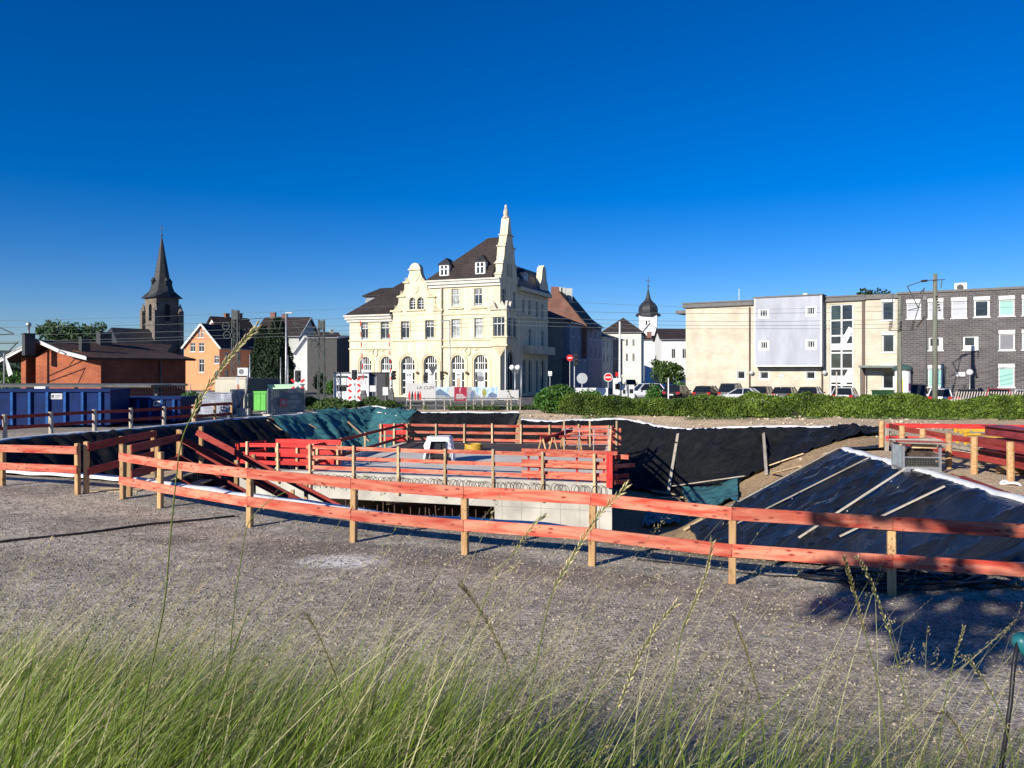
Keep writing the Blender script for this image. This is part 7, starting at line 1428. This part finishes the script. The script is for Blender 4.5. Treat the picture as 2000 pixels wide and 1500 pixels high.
# mesh fence panels
def fence_panel(name, label, u0, u1, v0, v1, Y0, Y1, cover=None, lines=True, cat='fence panel', group=None, foot=True):
    a = P(u0, v1, Y0); b_ = P(u1, v1, Y1); z1_ = HC - (v0 - 722) / FX * (Y0 + Y1) / 2; d = Vector((b_.x - a.x, b_.y - a.y)); W_ = Wall((a.x, a.y), d); L_ = d.length; r = thing(name, label, cat, (a.x, a.y, 0), math.atan2(d.y, d.x), group)
    for s in (0, L_): mb = MB(); mb.tube([W_.p(s, 0.05, 0), W_.p(s, z1_, 0)], .025, 6); mb.build('frame_tube', STEEL, r)
    for z in (.15, z1_ - .02): mb = MB(); mb.tube([W_.p(0, z, 0), W_.p(L_, z, 0)], .02, 6); mb.build('frame_tube', STEEL, r)
    mb = MB(); n = int(L_ / .16)
    for k in range(1, n): mb.tube([W_.p(L_ * k / n, .15, 0), W_.p(L_ * k / n, z1_, 0)], .004, 3, cap=False)
    for k in range(1, 7): mb.tube([W_.p(0, .15 + (z1_ - .15) * k / 7, .006), W_.p(L_, .15 + (z1_ - .15) * k / 7, .006)], .004, 3, cap=False)
    mb.build('wire_mesh', STEEL, r)
    if foot:
        for s in (.0, L_): mb = MB(); c = W_.p(s, .07, 0); mb.box(c, (.25, .7, .14), math.atan2(d.y, d.x)); mb.build('foot_block', CONC, r)
    if cover:
        mb = MB(); n = 16; vv = []; H_ = z1_ - .12
        for i in range(n + 1):
            for j in range(9): s = L_ * i / n; z = .12 + H_ * j / 8; w = .05 * math.sin(i * 1.1 + j * .5) + .04 * math.sin(i * .5 - j * .9); vv.append(W_.p(s, z, -.09 + w * .8))
        mb.add(vv, [(i * 9 + j, (i + 1) * 9 + j, (i + 1) * 9 + j + 1, i * 9 + j + 1) for i in range(n) for j in range(8)]); mb.build('tarpaulin', cover, r, smooth=True)
    return r, W_, L_, z1_
TARP = M('grey_tarpaulin', (.26, .28, .33), .35, .2, 1.2)
fence_panel('site_fence', 'site fence panel hung with a shiny grey tarpaulin', 385, 452, 766, 815, 49.5, 48.5, TARP); fence_panel('site_fence', 'narrow site fence panel with grey tarpaulin beside the barrier arm', 453, 478, 760, 812, 49, 50.5, TARP); fence_panel('site_fence', 'bare wire mesh gate panel left of the banner panel', 484, 519, 769, 806, 51, 52, None)
r, W_, L_, z1_ = fence_panel('site_fence', 'site fence panel with a grey-green banner bearing a red square and lettering', 523, 595, 759, 811, 49.5, 52, M('grey_green_banner', (.19, .22, .22), .6, .2, 1.0))
s, z = L_ * .40, z1_ * .5; mb = MB(); mb.slab(W_, s - .3, s + .3, z - .3, z + .25, .03, .04); mb.build('banner_square', M('banner_red', (.42, .12, .12), .6), r); mb = MB(); mb.slab(W_, s - .13, s + .14, z - .14, z + .1, .041, .05); mb.build('banner_inset', M('banner_grey', (.33, .34, .34), .6), r); mb = MB(); mb.slab(W_, s - .06, s + .06, z - .06, z + .04, .051, .055); mb.build('banner_inset_core', GSH, r)
LET = M('pale_lettering', (.52, .54, .54), .6)
for k, tx in enumerate(('HIER', 'GOORD', 'LAT')): text_part('lettering', tx, .30, r, W_.p(L_ * .68, z1_ * (.68 - .19 * k), .05), W_.d, W_.n, LET)
c = P(584, 765, 51.5)
for k, (u0, u1, Y0, Y1) in enumerate(((652, 662, 60, 60), (225, 300, 50, 51), (300, 372, 51, 52))): fence_panel('site_fence', ['narrow bare fence panel before the white hut', 'bare wire fence panel behind the shorter blue skip, left one', 'bare wire fence panel behind the shorter blue skip, right one'][k], u0, u1, 750 if k else 738, 775 if k else 796, Y0, Y1)
mb = MB(); a, b_ = P(463, 738, 51.5), P(472, 812, 49.5); r = thing('barrier_arm', 'faded orange and white barrier arm standing beside the cream container', 'barrier', (b_.x, b_.y, 0)); n = 5
for k in range(n): mb = MB(); mb.bar(b_.lerp(a, k / n) if k else Vector((b_.x, b_.y, 0)), b_.lerp(a, (k + 1) / n), .12, .16); mb.build('arm_segment', WHITE if k % 2 == 0 else M('faded_orange', (.50, .20, .11), .7, .2), r)
mb = MB(); mb.box((b_.x + .1, b_.y, .25), (.8, .5, .5)); mb.build('base_block', CONC, r)
mb = MB(); mb.tube([Vector((*at(477, 50.5), 0)), P(484, 733, 50.5)], .045, 6); mb.build('leaning_tube', STEEL, None, label='grey steel tube leaning beside the barrier arm', cat='tube')
mb = MB(); c = P(484, 811, 50); mb.box((c.x, c.y, .2), (.5, .4, .4)); mb.build('black_crate', BLACK, None, label='small black crate at the foot of the leaning tube', cat='crate')

# banners on the far site fence
BY = 58.0
def banner(label, u0, v0, u1, v1, mat, posts=(0, 1), Y=BY):
    W_ = Wall(at(u0, Y), (1, 0)); a, c_, z0_, z1_ = W_.rect(u0, v0, u1, v1); r = thing('fence_banner', label, 'banner', (*at((u0 + u1) / 2, Y), 0)); mb = MB(); mb.slab(W_, a, c_, z0_, z1_, 0, .02); mb.build('sheet', mat, r)
    for f in posts: s = a + (c_ - a) * f; mb = MB(); mb.tube([W_.p(s, -.05, -.05), W_.p(s, z1_ + .05, -.05)], .035, 6); mb.build('post', STEEL, r)
    return r, W_, a, c_, z0_, z1_
def poly_part(r, W_, a, c_, z0_, z1_, pts, mat, off, name='picture_shape'):
    mb = MB(); mb.poly(W_, [(a + (c_ - a) * x, z0_ + (z1_ - z0_) * y) for x, y in pts], (), off); return mb.build(name, mat, r)
BWH = M('banner_white', (.52, .51, .49), .6, .06); BSKY = M('banner_sky_blue', (.18, .42, .78), .6, .15, 3, col2=(.7, .76, .85)); BMT = M('banner_slate_blue', (.12, .17, .26), .6, .25, 5); BWINE = M('banner_wine_red', (.30, .015, .045), .6, .05); BGR = M('banner_grey_tone', (.30, .31, .33), .6, .35, 5); BOL = M('banner_olive', (.30, .30, .06), .6, .2, 5)
r, W_, a, c_, z0_, z1_ = banner('white banner with dark lettering and red-black figures before the arched doors', 794, 748, 851, 782, BWH, (0, .57, 1)); q = (r, W_, a, c_, z0_, z1_)
text_part('lettering', 'LA', .34, r, W_.p(a + (c_ - a) * .45, z0_ + (z1_ - z0_) * .72, .021), W_.d, W_.n, BLACK); text_part('lettering', 'CUM', .34, r, W_.p(a + (c_ - a) * .77, z0_ + (z1_ - z0_) * .72, .021), W_.d, W_.n, BLACK)
for k, (x, m_) in enumerate(((.1, SR), (.2, BLACK), (.3, SR), (.4, BLACK), (.47, SR))):
    poly_part(*q, [(x - .03, .02), (x + .03, .02), (x + .04, .3), (x + .02, .42), (x + .015, .52), (x - .015, .52), (x - .02, .42), (x - .04, .3)], m_, .0215 + .0004 * k, 'figure')
r, W_, a, c_, z0_, z1_ = banner('banner with blue sky, clouds and a dark mountain', 851.5, 756, 887, 782, BSKY, (.8,)); q = (r, W_, a, c_, z0_, z1_); poly_part(*q, [(0, .68), (.12, .82), (.25, .86), (.45, .66), (.75, .42), (1, .3), (1, 0), (0, 0)], BMT, .021); poly_part(*q, [(0, .0), (1, .0), (1, .2), (.6, .3), (.3, .4), (0, .38)], BGR, .022)
mb = MB(); mb.poly(W_, [(c_ - .05 + .42 * math.cos(t), z0_ + (z1_ - z0_) * .66 + .42 * math.sin(t)) for t in np.linspace(0, 6.1, 20)], (), .03); mb.build('white_disc', BWH, r)
r, W_, a, c_, z0_, z1_ = banner('wine red banner with a white letter f and lines of text', 887.3, 756, 912, 783, BWINE, (.95,), BY - .02); text_part('lettering', 'f', .52, r, W_.p(a + (c_ - a) * .45, z0_ + (z1_ - z0_) * .74, .021), W_.d, W_.n, BWH)
for k in range(4): w_ = (.55, .68, .8, .6)[k]; mb = MB(); zz_ = z0_ + (z1_ - z0_) * (.46 - .1 * k); mb.slab(W_, a + (c_ - a) * .14, a + (c_ - a) * (.14 + w_), zz_ - .035, zz_ + .03, .0205, .024); mb.build('text_line', BWH, r)
r, W_, a, c_, z0_, z1_ = banner('banner with a grey town view and blue sky at its right side', 912.3, 756, 940, 782, BSKY, (.6,)); q = (r, W_, a, c_, z0_, z1_); poly_part(*q, [(0, 0), (0, 1), (.3, 1), (.38, .7), (.5, .85), (.62, .5), (.8, .4), (1, .25), (1, 0)], BGR, .021); poly_part(*q, [(.2, 0), (.25, .6), (.38, .72), (.52, .55), (.55, 0)], BMT, .022)
r, W_, a, c_, z0_, z1_ = banner('banner with bright blue sky, a round tree and a pale building', 941, 756, 972, 782, BSKY, (.75,)); q = (r, W_, a, c_, z0_, z1_); poly_part(*q, [(0, 0), (1, 0), (1, .22), (0, .3)], BGR, .021); poly_part(*q, [(.16 + .14 * math.cos(t), .58 + .3 * math.sin(t)) for t in np.linspace(0, 6.1, 16)], BOL, .0215); poly_part(*q, [(.4, .24), (.42, .5), (.65, .62), (.95, .46), (.95, .24)], BMT, .022)
r, W_, a, c_, z0_, z1_ = banner('white banner with faint lines and dark blots right of the pictures', 973, 762, 1013, 781, BWH, (.63, .98)); q = (r, W_, a, c_, z0_, z1_)
for k in range(4): mb = MB(); zz_ = z0_ + (z1_ - z0_) * (.2 + .2 * k); mb.slab(W_, a + .1, a + (c_ - a) * .42, zz_ - .02, zz_ + .02, .0205, .023); mb.build('text_line', LET, r)
for k, (x, y, s_) in enumerate(((.5, .85, .06), (.56, .6, .05), (.62, .35, .05), (.72, .2, .06), (.47, .4, .03))): poly_part(*q, [(x - s_, y - s_), (x + s_, y - s_ * 1.6), (x + s_ * .8, y + s_ * 1.5), (x - s_ * .6, y + s_ * 2)], M('blot_green', (.05, .06, .04), .7), .022, 'blot')
# low rail fence below the banners
r = thing('rail_fence', 'low grey rail fence with pale posts below the banners', 'fence', (*at(900, 56.8), 0))
for u in (802, 828, 868, 880, 911, 925, 942, 961, 991, 998, 1016): p = Vector((*at(u, 56.8), 0)); plank('post', r, p - Vector((0, 0, .1)), p + Vector((0, 0, .95)), .08, .08, GREYW, up=(0, 1, 0))
for z in (.35, .62, .88): plank('rail', r, Vector((*at(790, 56.75), z)), Vector((*at(1022, 56.75), z)), .03, .06, M('dull_rail', (.12, .12, .11), .7))
# white crash wall, ticket machine, column, bin, picket fence at the right
mb = MB(); a, b_ = P(1124, 755, 62), P(1187, 768, 62); mb.box(((a.x + b_.x) / 2, 62, .78), (b_.x - a.x, .25, 1.5)); mb.build('white_wall', WRN, None, label='low white wall in the street behind the round sign', cat='wall')
r = thing('ticket_machine', 'white ticket machine and cabinets beside the white flagpole', 'machine', (*at(1213, 63.5), 0))
for u, w_, h_, m_ in ((1205, .62, 2.3, WHITE), (1218.5, .4, 1.7, WHITE), (1232, .5, 1.75, WHITE)): p = at(u, 63.6); mb = MB(); mb.box((p[0], p[1], h_ / 2), (w_, .5, h_)); o = mb.build('cabinet', m_, r); mb = MB(); mb.box((p[0], p[1] - .26, h_ * .7), (w_ * .6, .03, h_ * .2)); mb.build('screen', GLASS, o)
p = at(1763, 62); r = thing('advertising_column', 'white round advertising column with yellow and blue posters', 'advertising column', (*p, 0)); c = Vector((*p, 0)); mb = MB(); mb.lathe([(.58, 0), (.58, 3.0), (.001, 3.0)], c, 24); mb.build('drum', M('poster_white', (.72, .70, .70), .7, .08, 2), r, smooth=False); mb = MB(); mb.lathe([(.75, 2.98), (.78, 3.08), (.7, 3.2), (.35, 3.38), (.02, 3.45)], c, 24); mb.build('cap', M('cap_green', (.05, .10, .09), .5), r)
def curved(a0, a1, z0_, z1_, m_, nm):
    mb = MB(); n = 8; vv = []
    for k in range(n + 1): t = a0 + (a1 - a0) * k / n; vv += [c + Vector((.585 * math.cos(t), .585 * math.sin(t), z0_)), c + Vector((.585 * math.cos(t), .585 * math.sin(t), z1_))]
    mb.add(vv, [(2 * k, 2 * k + 2, 2 * k + 3, 2 * k + 1) for k in range(n)]); mb.build(nm, m_, r)
YP = M('poster_yellow', (.80, .55, .02), .6); curved(R(195), R(245), 0.3, 2.2, YP, 'poster'); curved(R(205), R(240), 1.2, 1.55, M('poster_blue', (.05, .25, .6), .6), 'poster_patch'); curved(R(290), R(318), 1.3, 1.9, M('poster_purple', (.18, .05, .16), .6), 'poster')
p = at(1724, 63); mb = MB(); mb.box((p[0], p[1], .68), (1.35, .9, 1.1)); mb.box((p[0], p[1], 1.27), (1.42, 1.0, .12)); mb.box((p[0], p[1] - .5, 1.12), (1.5, .06, .1)); mb.build('waste_bin', M('bin_green', (.02, .07, .03), .5), None, label='dark green wheeled waste container left of the advertising column', cat='waste bin')
r = thing('picket_fence', 'low slanted white picket fence behind the hedge at the right', 'fence', (*at(1940, 52), 0))
for k in range(40): u = 1865 + k * 5.2; p = Vector((*at(u, 52.5), 0)); plank('picket', r, p + Vector((-.12, 0, .55)), p + Vector((.12, 0, 1.5)), .03, .06, M('pale_picket', (.55, .48, .42), .8))
plank('picket_rail', r, Vector((*at(1860, 52.54), 1.0)), Vector((*at(2075, 52.54), 1.0)), .03, .07, GREYW)
r = thing('picket_fence', 'low white picket row behind the hedge by the silver saloon', 'fence', (*at(1450, 54), 0))
for k in range(20): u = 1413 + k * 5.4; p = Vector((*at(u, 55), 0)); plank('picket', r, p + Vector((-.08, 0, .5)), p + Vector((.08, 0, 1.25)), .03, .06, WHITE)
plank('picket_rail', r, Vector((*at(1410, 55.04), .9)), Vector((*at(1520, 55.04), .9)), .03, .07, GREYW)
mb = MB(); p = at(1930, 61)
c = Vector((*at(8, 55), 0)); r = thing('canopy_pole', 'thin pale pole with a drooping flag at the left edge', 'flagpole', c[:]); mb = MB(); mb.tube([c, c + Vector((0, 0, 4.2))], .05, 6); mb.build('pole', STEEL, r); mb = MB(); mb.add([c + Vector((.02, 0, 4.1)), c + Vector((.3, .05, 3.5)), c + Vector((.62, .0, 2.7)), c + Vector((.35, -.05, 2.5)), c + Vector((.15, .03, 3.1))], [(0, 1, 4), (1, 2, 3, 4)]); mb.build('flag', WHITE, r)
r = thing('catenary_mast', 'dark catenary arms reaching in at the left edge', 'catenary arm', (-45, 57, 0)); b_ = Vector((-42.5, 57.5, 0)); mb = MB(); mb.tube([b_, b_ + Vector((0, 0, 8))], .15, 8); mb.build('mast', DSTEEL2, r)
for a, c_ in (((-120, 660), (27, 652)), ((-120, 672), (35, 670)), ((0, 640), (27, 652)), ((5, 698), (35, 668)), ((-30, 652), (0, 640))): mb = MB(); mb.tube([P(*a, 57.3), P(*c_, 57.3)], .045, 6); mb.build('arm', DSTEEL, r)
# ================================================================== LONG GRASS IN THE FOREGROUND
def strip_blades(name, n, seed, region, hfun, wfun, lean, mat, segs=4, droop=.35, cols=None):
    r = np.random.default_rng(seed); x, y = region(r, n); n = len(x); z = hgt(x, y); hh = hfun(r, x, y); ww = wfun(r, n)
    a = r.normal(lean[0], lean[1], n); dx, dy = np.cos(a), np.sin(a); ln = np.abs(r.normal(lean[2], lean[3], n))
    pa = r.random(n) * 6.283; px, py = np.cos(pa), np.sin(pa) * .5
    V = np.zeros((n, segs + 1, 2, 3))
    for k in range(segs + 1):
        t = k / segs; off = hh * ln * (t * .5 + t ** 2 * .9); zz = hh * (t - droop * ln * t ** 2.2)
        w = ww * (1 - t ** 3.2 * .88)
        cx_ = x + dx * off; cy_ = y + dy * off
        for j, sg in enumerate((-1, 1)): V[:, k, j, 0] = cx_ + px * w * sg; V[:, k, j, 1] = cy_ + py * w * sg; V[:, k, j, 2] = z - .02 + zz
    base = (np.arange(n) * (segs + 1) * 2)[:, None, None]; q = np.array([(2 * k, 2 * k + 1, 2 * k + 3, 2 * k + 2) for k in range(segs)])[None]
    F = (base + q).reshape(-1, 4); me = bpy.data.meshes.new(name); me.from_pydata(V.reshape(-1, 3).tolist(), [], F.tolist()); me.materials.append(mat)
    o = bpy.data.objects.new(name, me); COL.objects.link(o); tips = V[:, -1].mean(1); prev = V[:, -2].mean(1); return o, tips, prev
GBD = M('low_grass', (.045, .095, .010), .55, .45, .9, island=.5, trans=.35, col2=(.12, .18, .03)); GB = M('grass_blade', (.12, .215, .016), .45, .5, 1.6, island=.6, trans=.4, col2=(.29, .38, .05)); GS = M('grass_stem', (.20, .22, .07), .6, .3, 1.5, island=.3, trans=.25, col2=(.55, .50, .27)); SEED = M('grass_seed', (.45, .37, .17), .7, .35, 4, island=.4, trans=.3, col2=(.68, .58, .32))
def edge_y(x): return 5.7 - 1.3 * sm(-1.5, 2.2, x) + 1.5 * (1 - sm(-4.5, -1.5, x))
def reg_dense(r, n):
    x = r.uniform(-6.8, 4.5, n); y = r.uniform(1.6, 8.2, n); e = edge_y(x) + 2.2 * (fbm(x, y, .55, 3, 2) - .45)
    keep = (np.abs(x) < y * .8 + .4) & (r.random(n) < np.clip((e - y) / 1.1 + .05, 0, 1) * (1 - .72 * sm(-1, 1.6, x)) * (.12 + 1.1 * sm(.34, .58, fbm(x, y, 1.6, 3, 7))))
    return x[keep], y[keep]
o, _, _ = strip_blades('grass', 90000, 3, reg_dense, lambda r, x, y: (.12 + .22 * r.random(len(x)) + .16 * sm(.35, .6, fbm(x, y, 1.3, 3, 27))) * (1.0 - .35 * sm(-1, 2, x)), lambda r, n: .003 + .005 * r.random(n) ** 1.5, (.2, 1.3, .5, .3), GBD)
tag(o, 'dense short green undergrowth of grass along the bottom edge', 'grass', kind='stuff')
def reg_long(r, n):
    x = r.uniform(-6.4, 4.6, n); y = r.uniform(1.7, 7.0, n); e = edge_y(x) + 1.2 * (fbm(x, y, .55, 3, 2) - .45)
    keep = (np.abs(x) < y * .78 + .4) & (r.random(n) < np.clip((e - y) / 1.0 + .1, 0, 1) * (1 - .68 * sm(-1.2, 1.4, x)) * (.2 + 1.0 * sm(.36, .58, fbm(x, y, 1.4, 3, 37))))
    return x[keep], y[keep]
o, _, _ = strip_blades('long_grass', 40000, 13, reg_long, lambda r, x, y: (.34 + .40 * r.random(len(x)) ** 1.3 + .34 * sm(.38, .6, fbm(x, y, 1.2, 3, 77))) * (1.0 - .30 * sm(-1, 2, x) + .18 * (1 - sm(-3.2, -1.4, x))), lambda r, n: .0022 + .0042 * r.random(n) ** 2, (.1, .65, .42, .24), GB, segs=5, droop=.2)
tag(o, 'long bright green grass blades leaning right at the bottom left', 'grass', kind='stuff')
def reg_near(r, n):
    x = r.uniform(-3.2, 2.9, n); y = r.uniform(1.7, 3.9, n)
    keep = (np.abs(x) < y * .72 + .3) & (r.random(n) < (1 - .62 * sm(-.9, .9, x)) * (.15 + 1.0 * sm(.36, .6, fbm(x, y, 1.8, 3, 57))))
    return x[keep], y[keep]
o, _, _ = strip_blades('near_grass', 11500, 23, reg_near, lambda r, x, y: (.50 + .62 * r.random(len(x)) ** 1.5) * (1.0 - .16 * sm(-1, 1.2, x)), lambda r, n: .0014 + .0036 * r.random(n) ** 2.5, (.05, .6, .38, .2), GB, segs=6, droop=.18)
tag(o, 'tall slender grass blades nearest the camera along the bottom edge', 'grass', kind='stuff')
o, _, _ = strip_blades('dry_grass', 5200, 33, reg_long, lambda r, x, y: (.30 + .62 * r.random(len(x))) * (1.0 - .25 * sm(-1, 2, x)), lambda r, n: .0018 + .0030 * r.random(n) ** 2, (.1, .9, .5, .3), GS, segs=5, droop=.3)
tag(o, 'dry straw-coloured grass blades mixed into the green grass', 'grass', kind='stuff')
def reg_stem(r, n):
    x = r.uniform(-6.2, 4.6, n); y = r.uniform(1.9, 7.4, n); e = edge_y(x) + .5
    keep = (np.abs(x) < y * .75 + .3) & (y < e) & (r.random(n) < .35 + .65 * sm(.35, .55, fbm(x, y, .8, 3, 17)))
    return x[keep], y[keep]
o, tips, prev = strip_blades('grass_stems', 6500, 5, reg_stem, lambda r, x, y: (.62 + .95 * r.random(len(x)) ** 1.6) * (1.0 - .18 * sm(0, 2.5, x)), lambda r, n: .0012 + .0012 * r.random(n), (.15, .5, .42, .16), GS, segs=6, droop=.25)
tag(o, 'thin pale flowering grass stems leaning to the right', 'grass', kind='stuff')
r_ = np.random.default_rng(9); C = []; D = []
for t, p in zip(tips, prev):
    d = t - p; l = np.linalg.norm(d); d = d / (l + 1e-9); k = r_.integers(14, 30); ln = r_.uniform(.09, .20); open_ = r_.uniform(.002, .008)
    f = r_.random(k); C.append(t - d * (f[:, None] * ln) + r_.normal(size=(k, 3)) * (open_ * (.4 + f[:, None]))); D.append(np.tile(d, (k, 1)))
C = np.concatenate(C); D = np.concatenate(D); n = len(C); D = D + r_.normal(size=(n, 3)) * .45; D /= np.linalg.norm(D, axis=1)[:, None]
S = np.cross(D, np.array([0, 1.0, .2])); S /= np.linalg.norm(S, axis=1)[:, None]; l = r_.uniform(.003, .0075, n)[:, None]; w = r_.uniform(.0008, .0015, n)[:, None]
V = np.stack([C - D * l, C + S * w, C + D * l, C - S * w], 1); me = bpy.data.meshes.new('grass_seeds'); me.from_pydata(V.reshape(-1, 3).tolist(), [], np.arange(n * 4).reshape(n, 4).tolist()); me.materials.append(SEED)
o = bpy.data.objects.new('grass_seeds', me); COL.objects.link(o); tag(o, 'small straw-coloured seed heads on the grass stems', 'grass', kind='stuff')
SPK = M('spikelet', (.58, .47, .22), .6, .3, 6, island=.3, trans=.25, col2=(.74, .64, .36)); SPKD = M('dark_spikelet', (.26, .18, .08), .7, .3, 6, island=.4, trans=.15, col2=(.42, .31, .15)); STM = M('green_stalk', (.16, .20, .05), .5, .2, 4, trans=.2)
def stalk(label, pts, Y, head0, head1, wid=.011, mat=None, n=34, sl=.024, seed=1, root=None):
    """pts: pixel path of the stem from low to high; the seed head covers path fraction head0..head1"""
    r = random.Random(seed); path = [P(u, v, Y * (1 - .02 * i)) for i, (u, v) in enumerate(pts)]
    low = path[0]; g = H1(low.x - .12, low.y); basep = Vector((low.x - .10, low.y + .03, g - .02)); path = [basep] + path
    o = thing('grass_stalk', label, 'grass stalk', basep[:], 0, 'tall grass stalks')
    fine = []
    for a, b_ in zip(path[:-1], path[1:]):
        for k in range(8): fine.append(a.lerp(b_, k / 8))
    fine.append(path[-1]); fine = [(fine[max(0, i - 2)] + fine[max(0, i - 1)] + q + fine[min(len(fine) - 1, i + 1)] + fine[min(len(fine) - 1, i + 2)]) / 5 for i, q in enumerate(fine)]
    mb = MB(); mb.tube(fine, [.0017 - .0009 * i / len(fine) for i in range(len(fine))], 5); mb.build('stem', STM, o, smooth=True)
    hp = [q for i, q in enumerate(fine[8:]) if head0 <= i / (len(fine) - 9) <= head1]; mb = MB()
    for k in range(n):
        f = (k + r.random() * .6) / n * (len(hp) - 1); i = min(int(f), len(hp) - 2); q = hp[i].lerp(hp[i + 1], f - i); d = (hp[i + 1] - hp[i]).normalized(); sd = d.cross(Vector((0, 1, 0))).normalized() * (1 if k % 2 else -1) + Vector((0, r.uniform(-.8, .8), 0))
        L_ = .78 * sl * r.uniform(.7, 1.15); dd = (d + sd * r.uniform(.15, .38)).normalized(); e = q + sd * wid * .12; tip = e + dd * L_; n1_ = dd.cross(Vector((0, 1, 0))).normalized() * L_ * .12; n2_ = dd.cross(n1_).normalized() * L_ * .1; m_ = e.lerp(tip, .45)
        mb.add([e, m_ + n1_, m_ + n2_, m_ - n1_, m_ - n2_, tip], [(0, 1, 2), (0, 2, 3), (0, 3, 4), (0, 4, 1), (5, 2, 1), (5, 3, 2), (5, 4, 3), (5, 1, 4)])
    mb.build('seed_head', mat or SPK, o); return o
stalk('tallest green grass stalk with long pale seed head crossing the far fence', [(262, 1510), (300, 1340), (350, 1150), (380, 1000), (392, 920), (340, 880), (375, 790), (430, 720), (505, 635)][:0] + [(262, 1510), (290, 1330), (322, 1180), (336, 1010), (352, 860), (395, 770), (450, 695), (506, 634)], 1.35, .64, 1.0, n=52, sl=.017, seed=3)
stalk('pale ear of grass pointing up right before the concrete wall', [(1010, 1500), (1040, 1330), (1075, 1160), (1120, 1085), (1165, 1010), (1228, 945)], 1.6, .42, 1.0, seed=4, n=46, sl=.022)
stalk('short pale ear of grass left of the concrete corner', [(880, 1510), (900, 1320), (960, 1130), (1000, 1085), (1045, 1020), (1068, 1005)], 2.0, .6, 1.0, seed=5, n=30, sl=.02)
stalk('dark ear of grass leaning left over the middle gravel', [(1010, 1510), (1005, 1400), (990, 1290), (955, 1220), (920, 1165), (898, 1140)], 1.9, .40, 1.0, seed=6, mat=SPKD, n=44, sl=.02)
stalk('pale ear of grass rising right of the middle gravel', [(1150, 1510), (1185, 1420), (1212, 1370), (1245, 1290), (1280, 1225), (1325, 1175)], 1.7, .35, 1.0, seed=7, n=44, sl=.022)
stalk('pale upright ear of grass left of the fence post on the right', [(1290, 1510), (1310, 1350), (1330, 1235), (1355, 1180), (1380, 1120), (1393, 1052)], 1.9, .42, 1.0, seed=8, n=42, sl=.021)
stalk('brown ear of grass leaning left beside the tree shade', [(1740, 1510), (1715, 1330), (1690, 1240), (1675, 1180), (1658, 1120), (1648, 1085)], 1.8, .42, 1.0, seed=9, mat=SPKD, n=40, sl=.02)
stalk('pale ear of grass leaning left in front of the tree shade', [(1800, 1510), (1775, 1390), (1745, 1260), (1718, 1180), (1695, 1120), (1672, 1085)], 1.9, .45, 1.0, seed=10, n=30, sl=.02)
stalk('pale thin ear of grass in the lower right corner', [(1985, 1510), (1965, 1420), (1940, 1360), (1915, 1320), (1895, 1290), (1875, 1280)], 1.8, .4, 1.0, seed=11, n=26, sl=.02)
stalk('brown nodding ear of grass at the bottom right', [(1905, 1510), (1890, 1470), (1870, 1420), (1850, 1395), (1835, 1390)], 1.7, .2, 1.0, seed=12, mat=SPKD, n=34, sl=.02)
stalk('golden ear of grass in the lower middle leaning left', [(690, 1510), (680, 1400), (660, 1330), (640, 1280), (618, 1230), (596, 1195)], 1.8, .35, 1.0, seed=13, n=38, sl=.02)
stalk('brown ear of grass left of the tree shade', [(1500, 1510), (1490, 1400), (1470, 1310), (1450, 1250), (1430, 1200)], 2.1, .4, 1.0, seed=14, mat=SPKD, n=36, sl=.02)
stalk('thin upright ear of grass inside the tree shade', [(1830, 1510), (1840, 1400), (1858, 1310), (1872, 1260), (1884, 1222)], 2.2, .55, 1.0, seed=15, n=26, sl=.018)
stalk('thin dark grass twig pointing right at the second fence post', [(430, 1510), (455, 1200), (480, 1030), (500, 1000), (530, 975), (562, 958)], 2.0, .7, .72, seed=16, n=2, sl=.01)
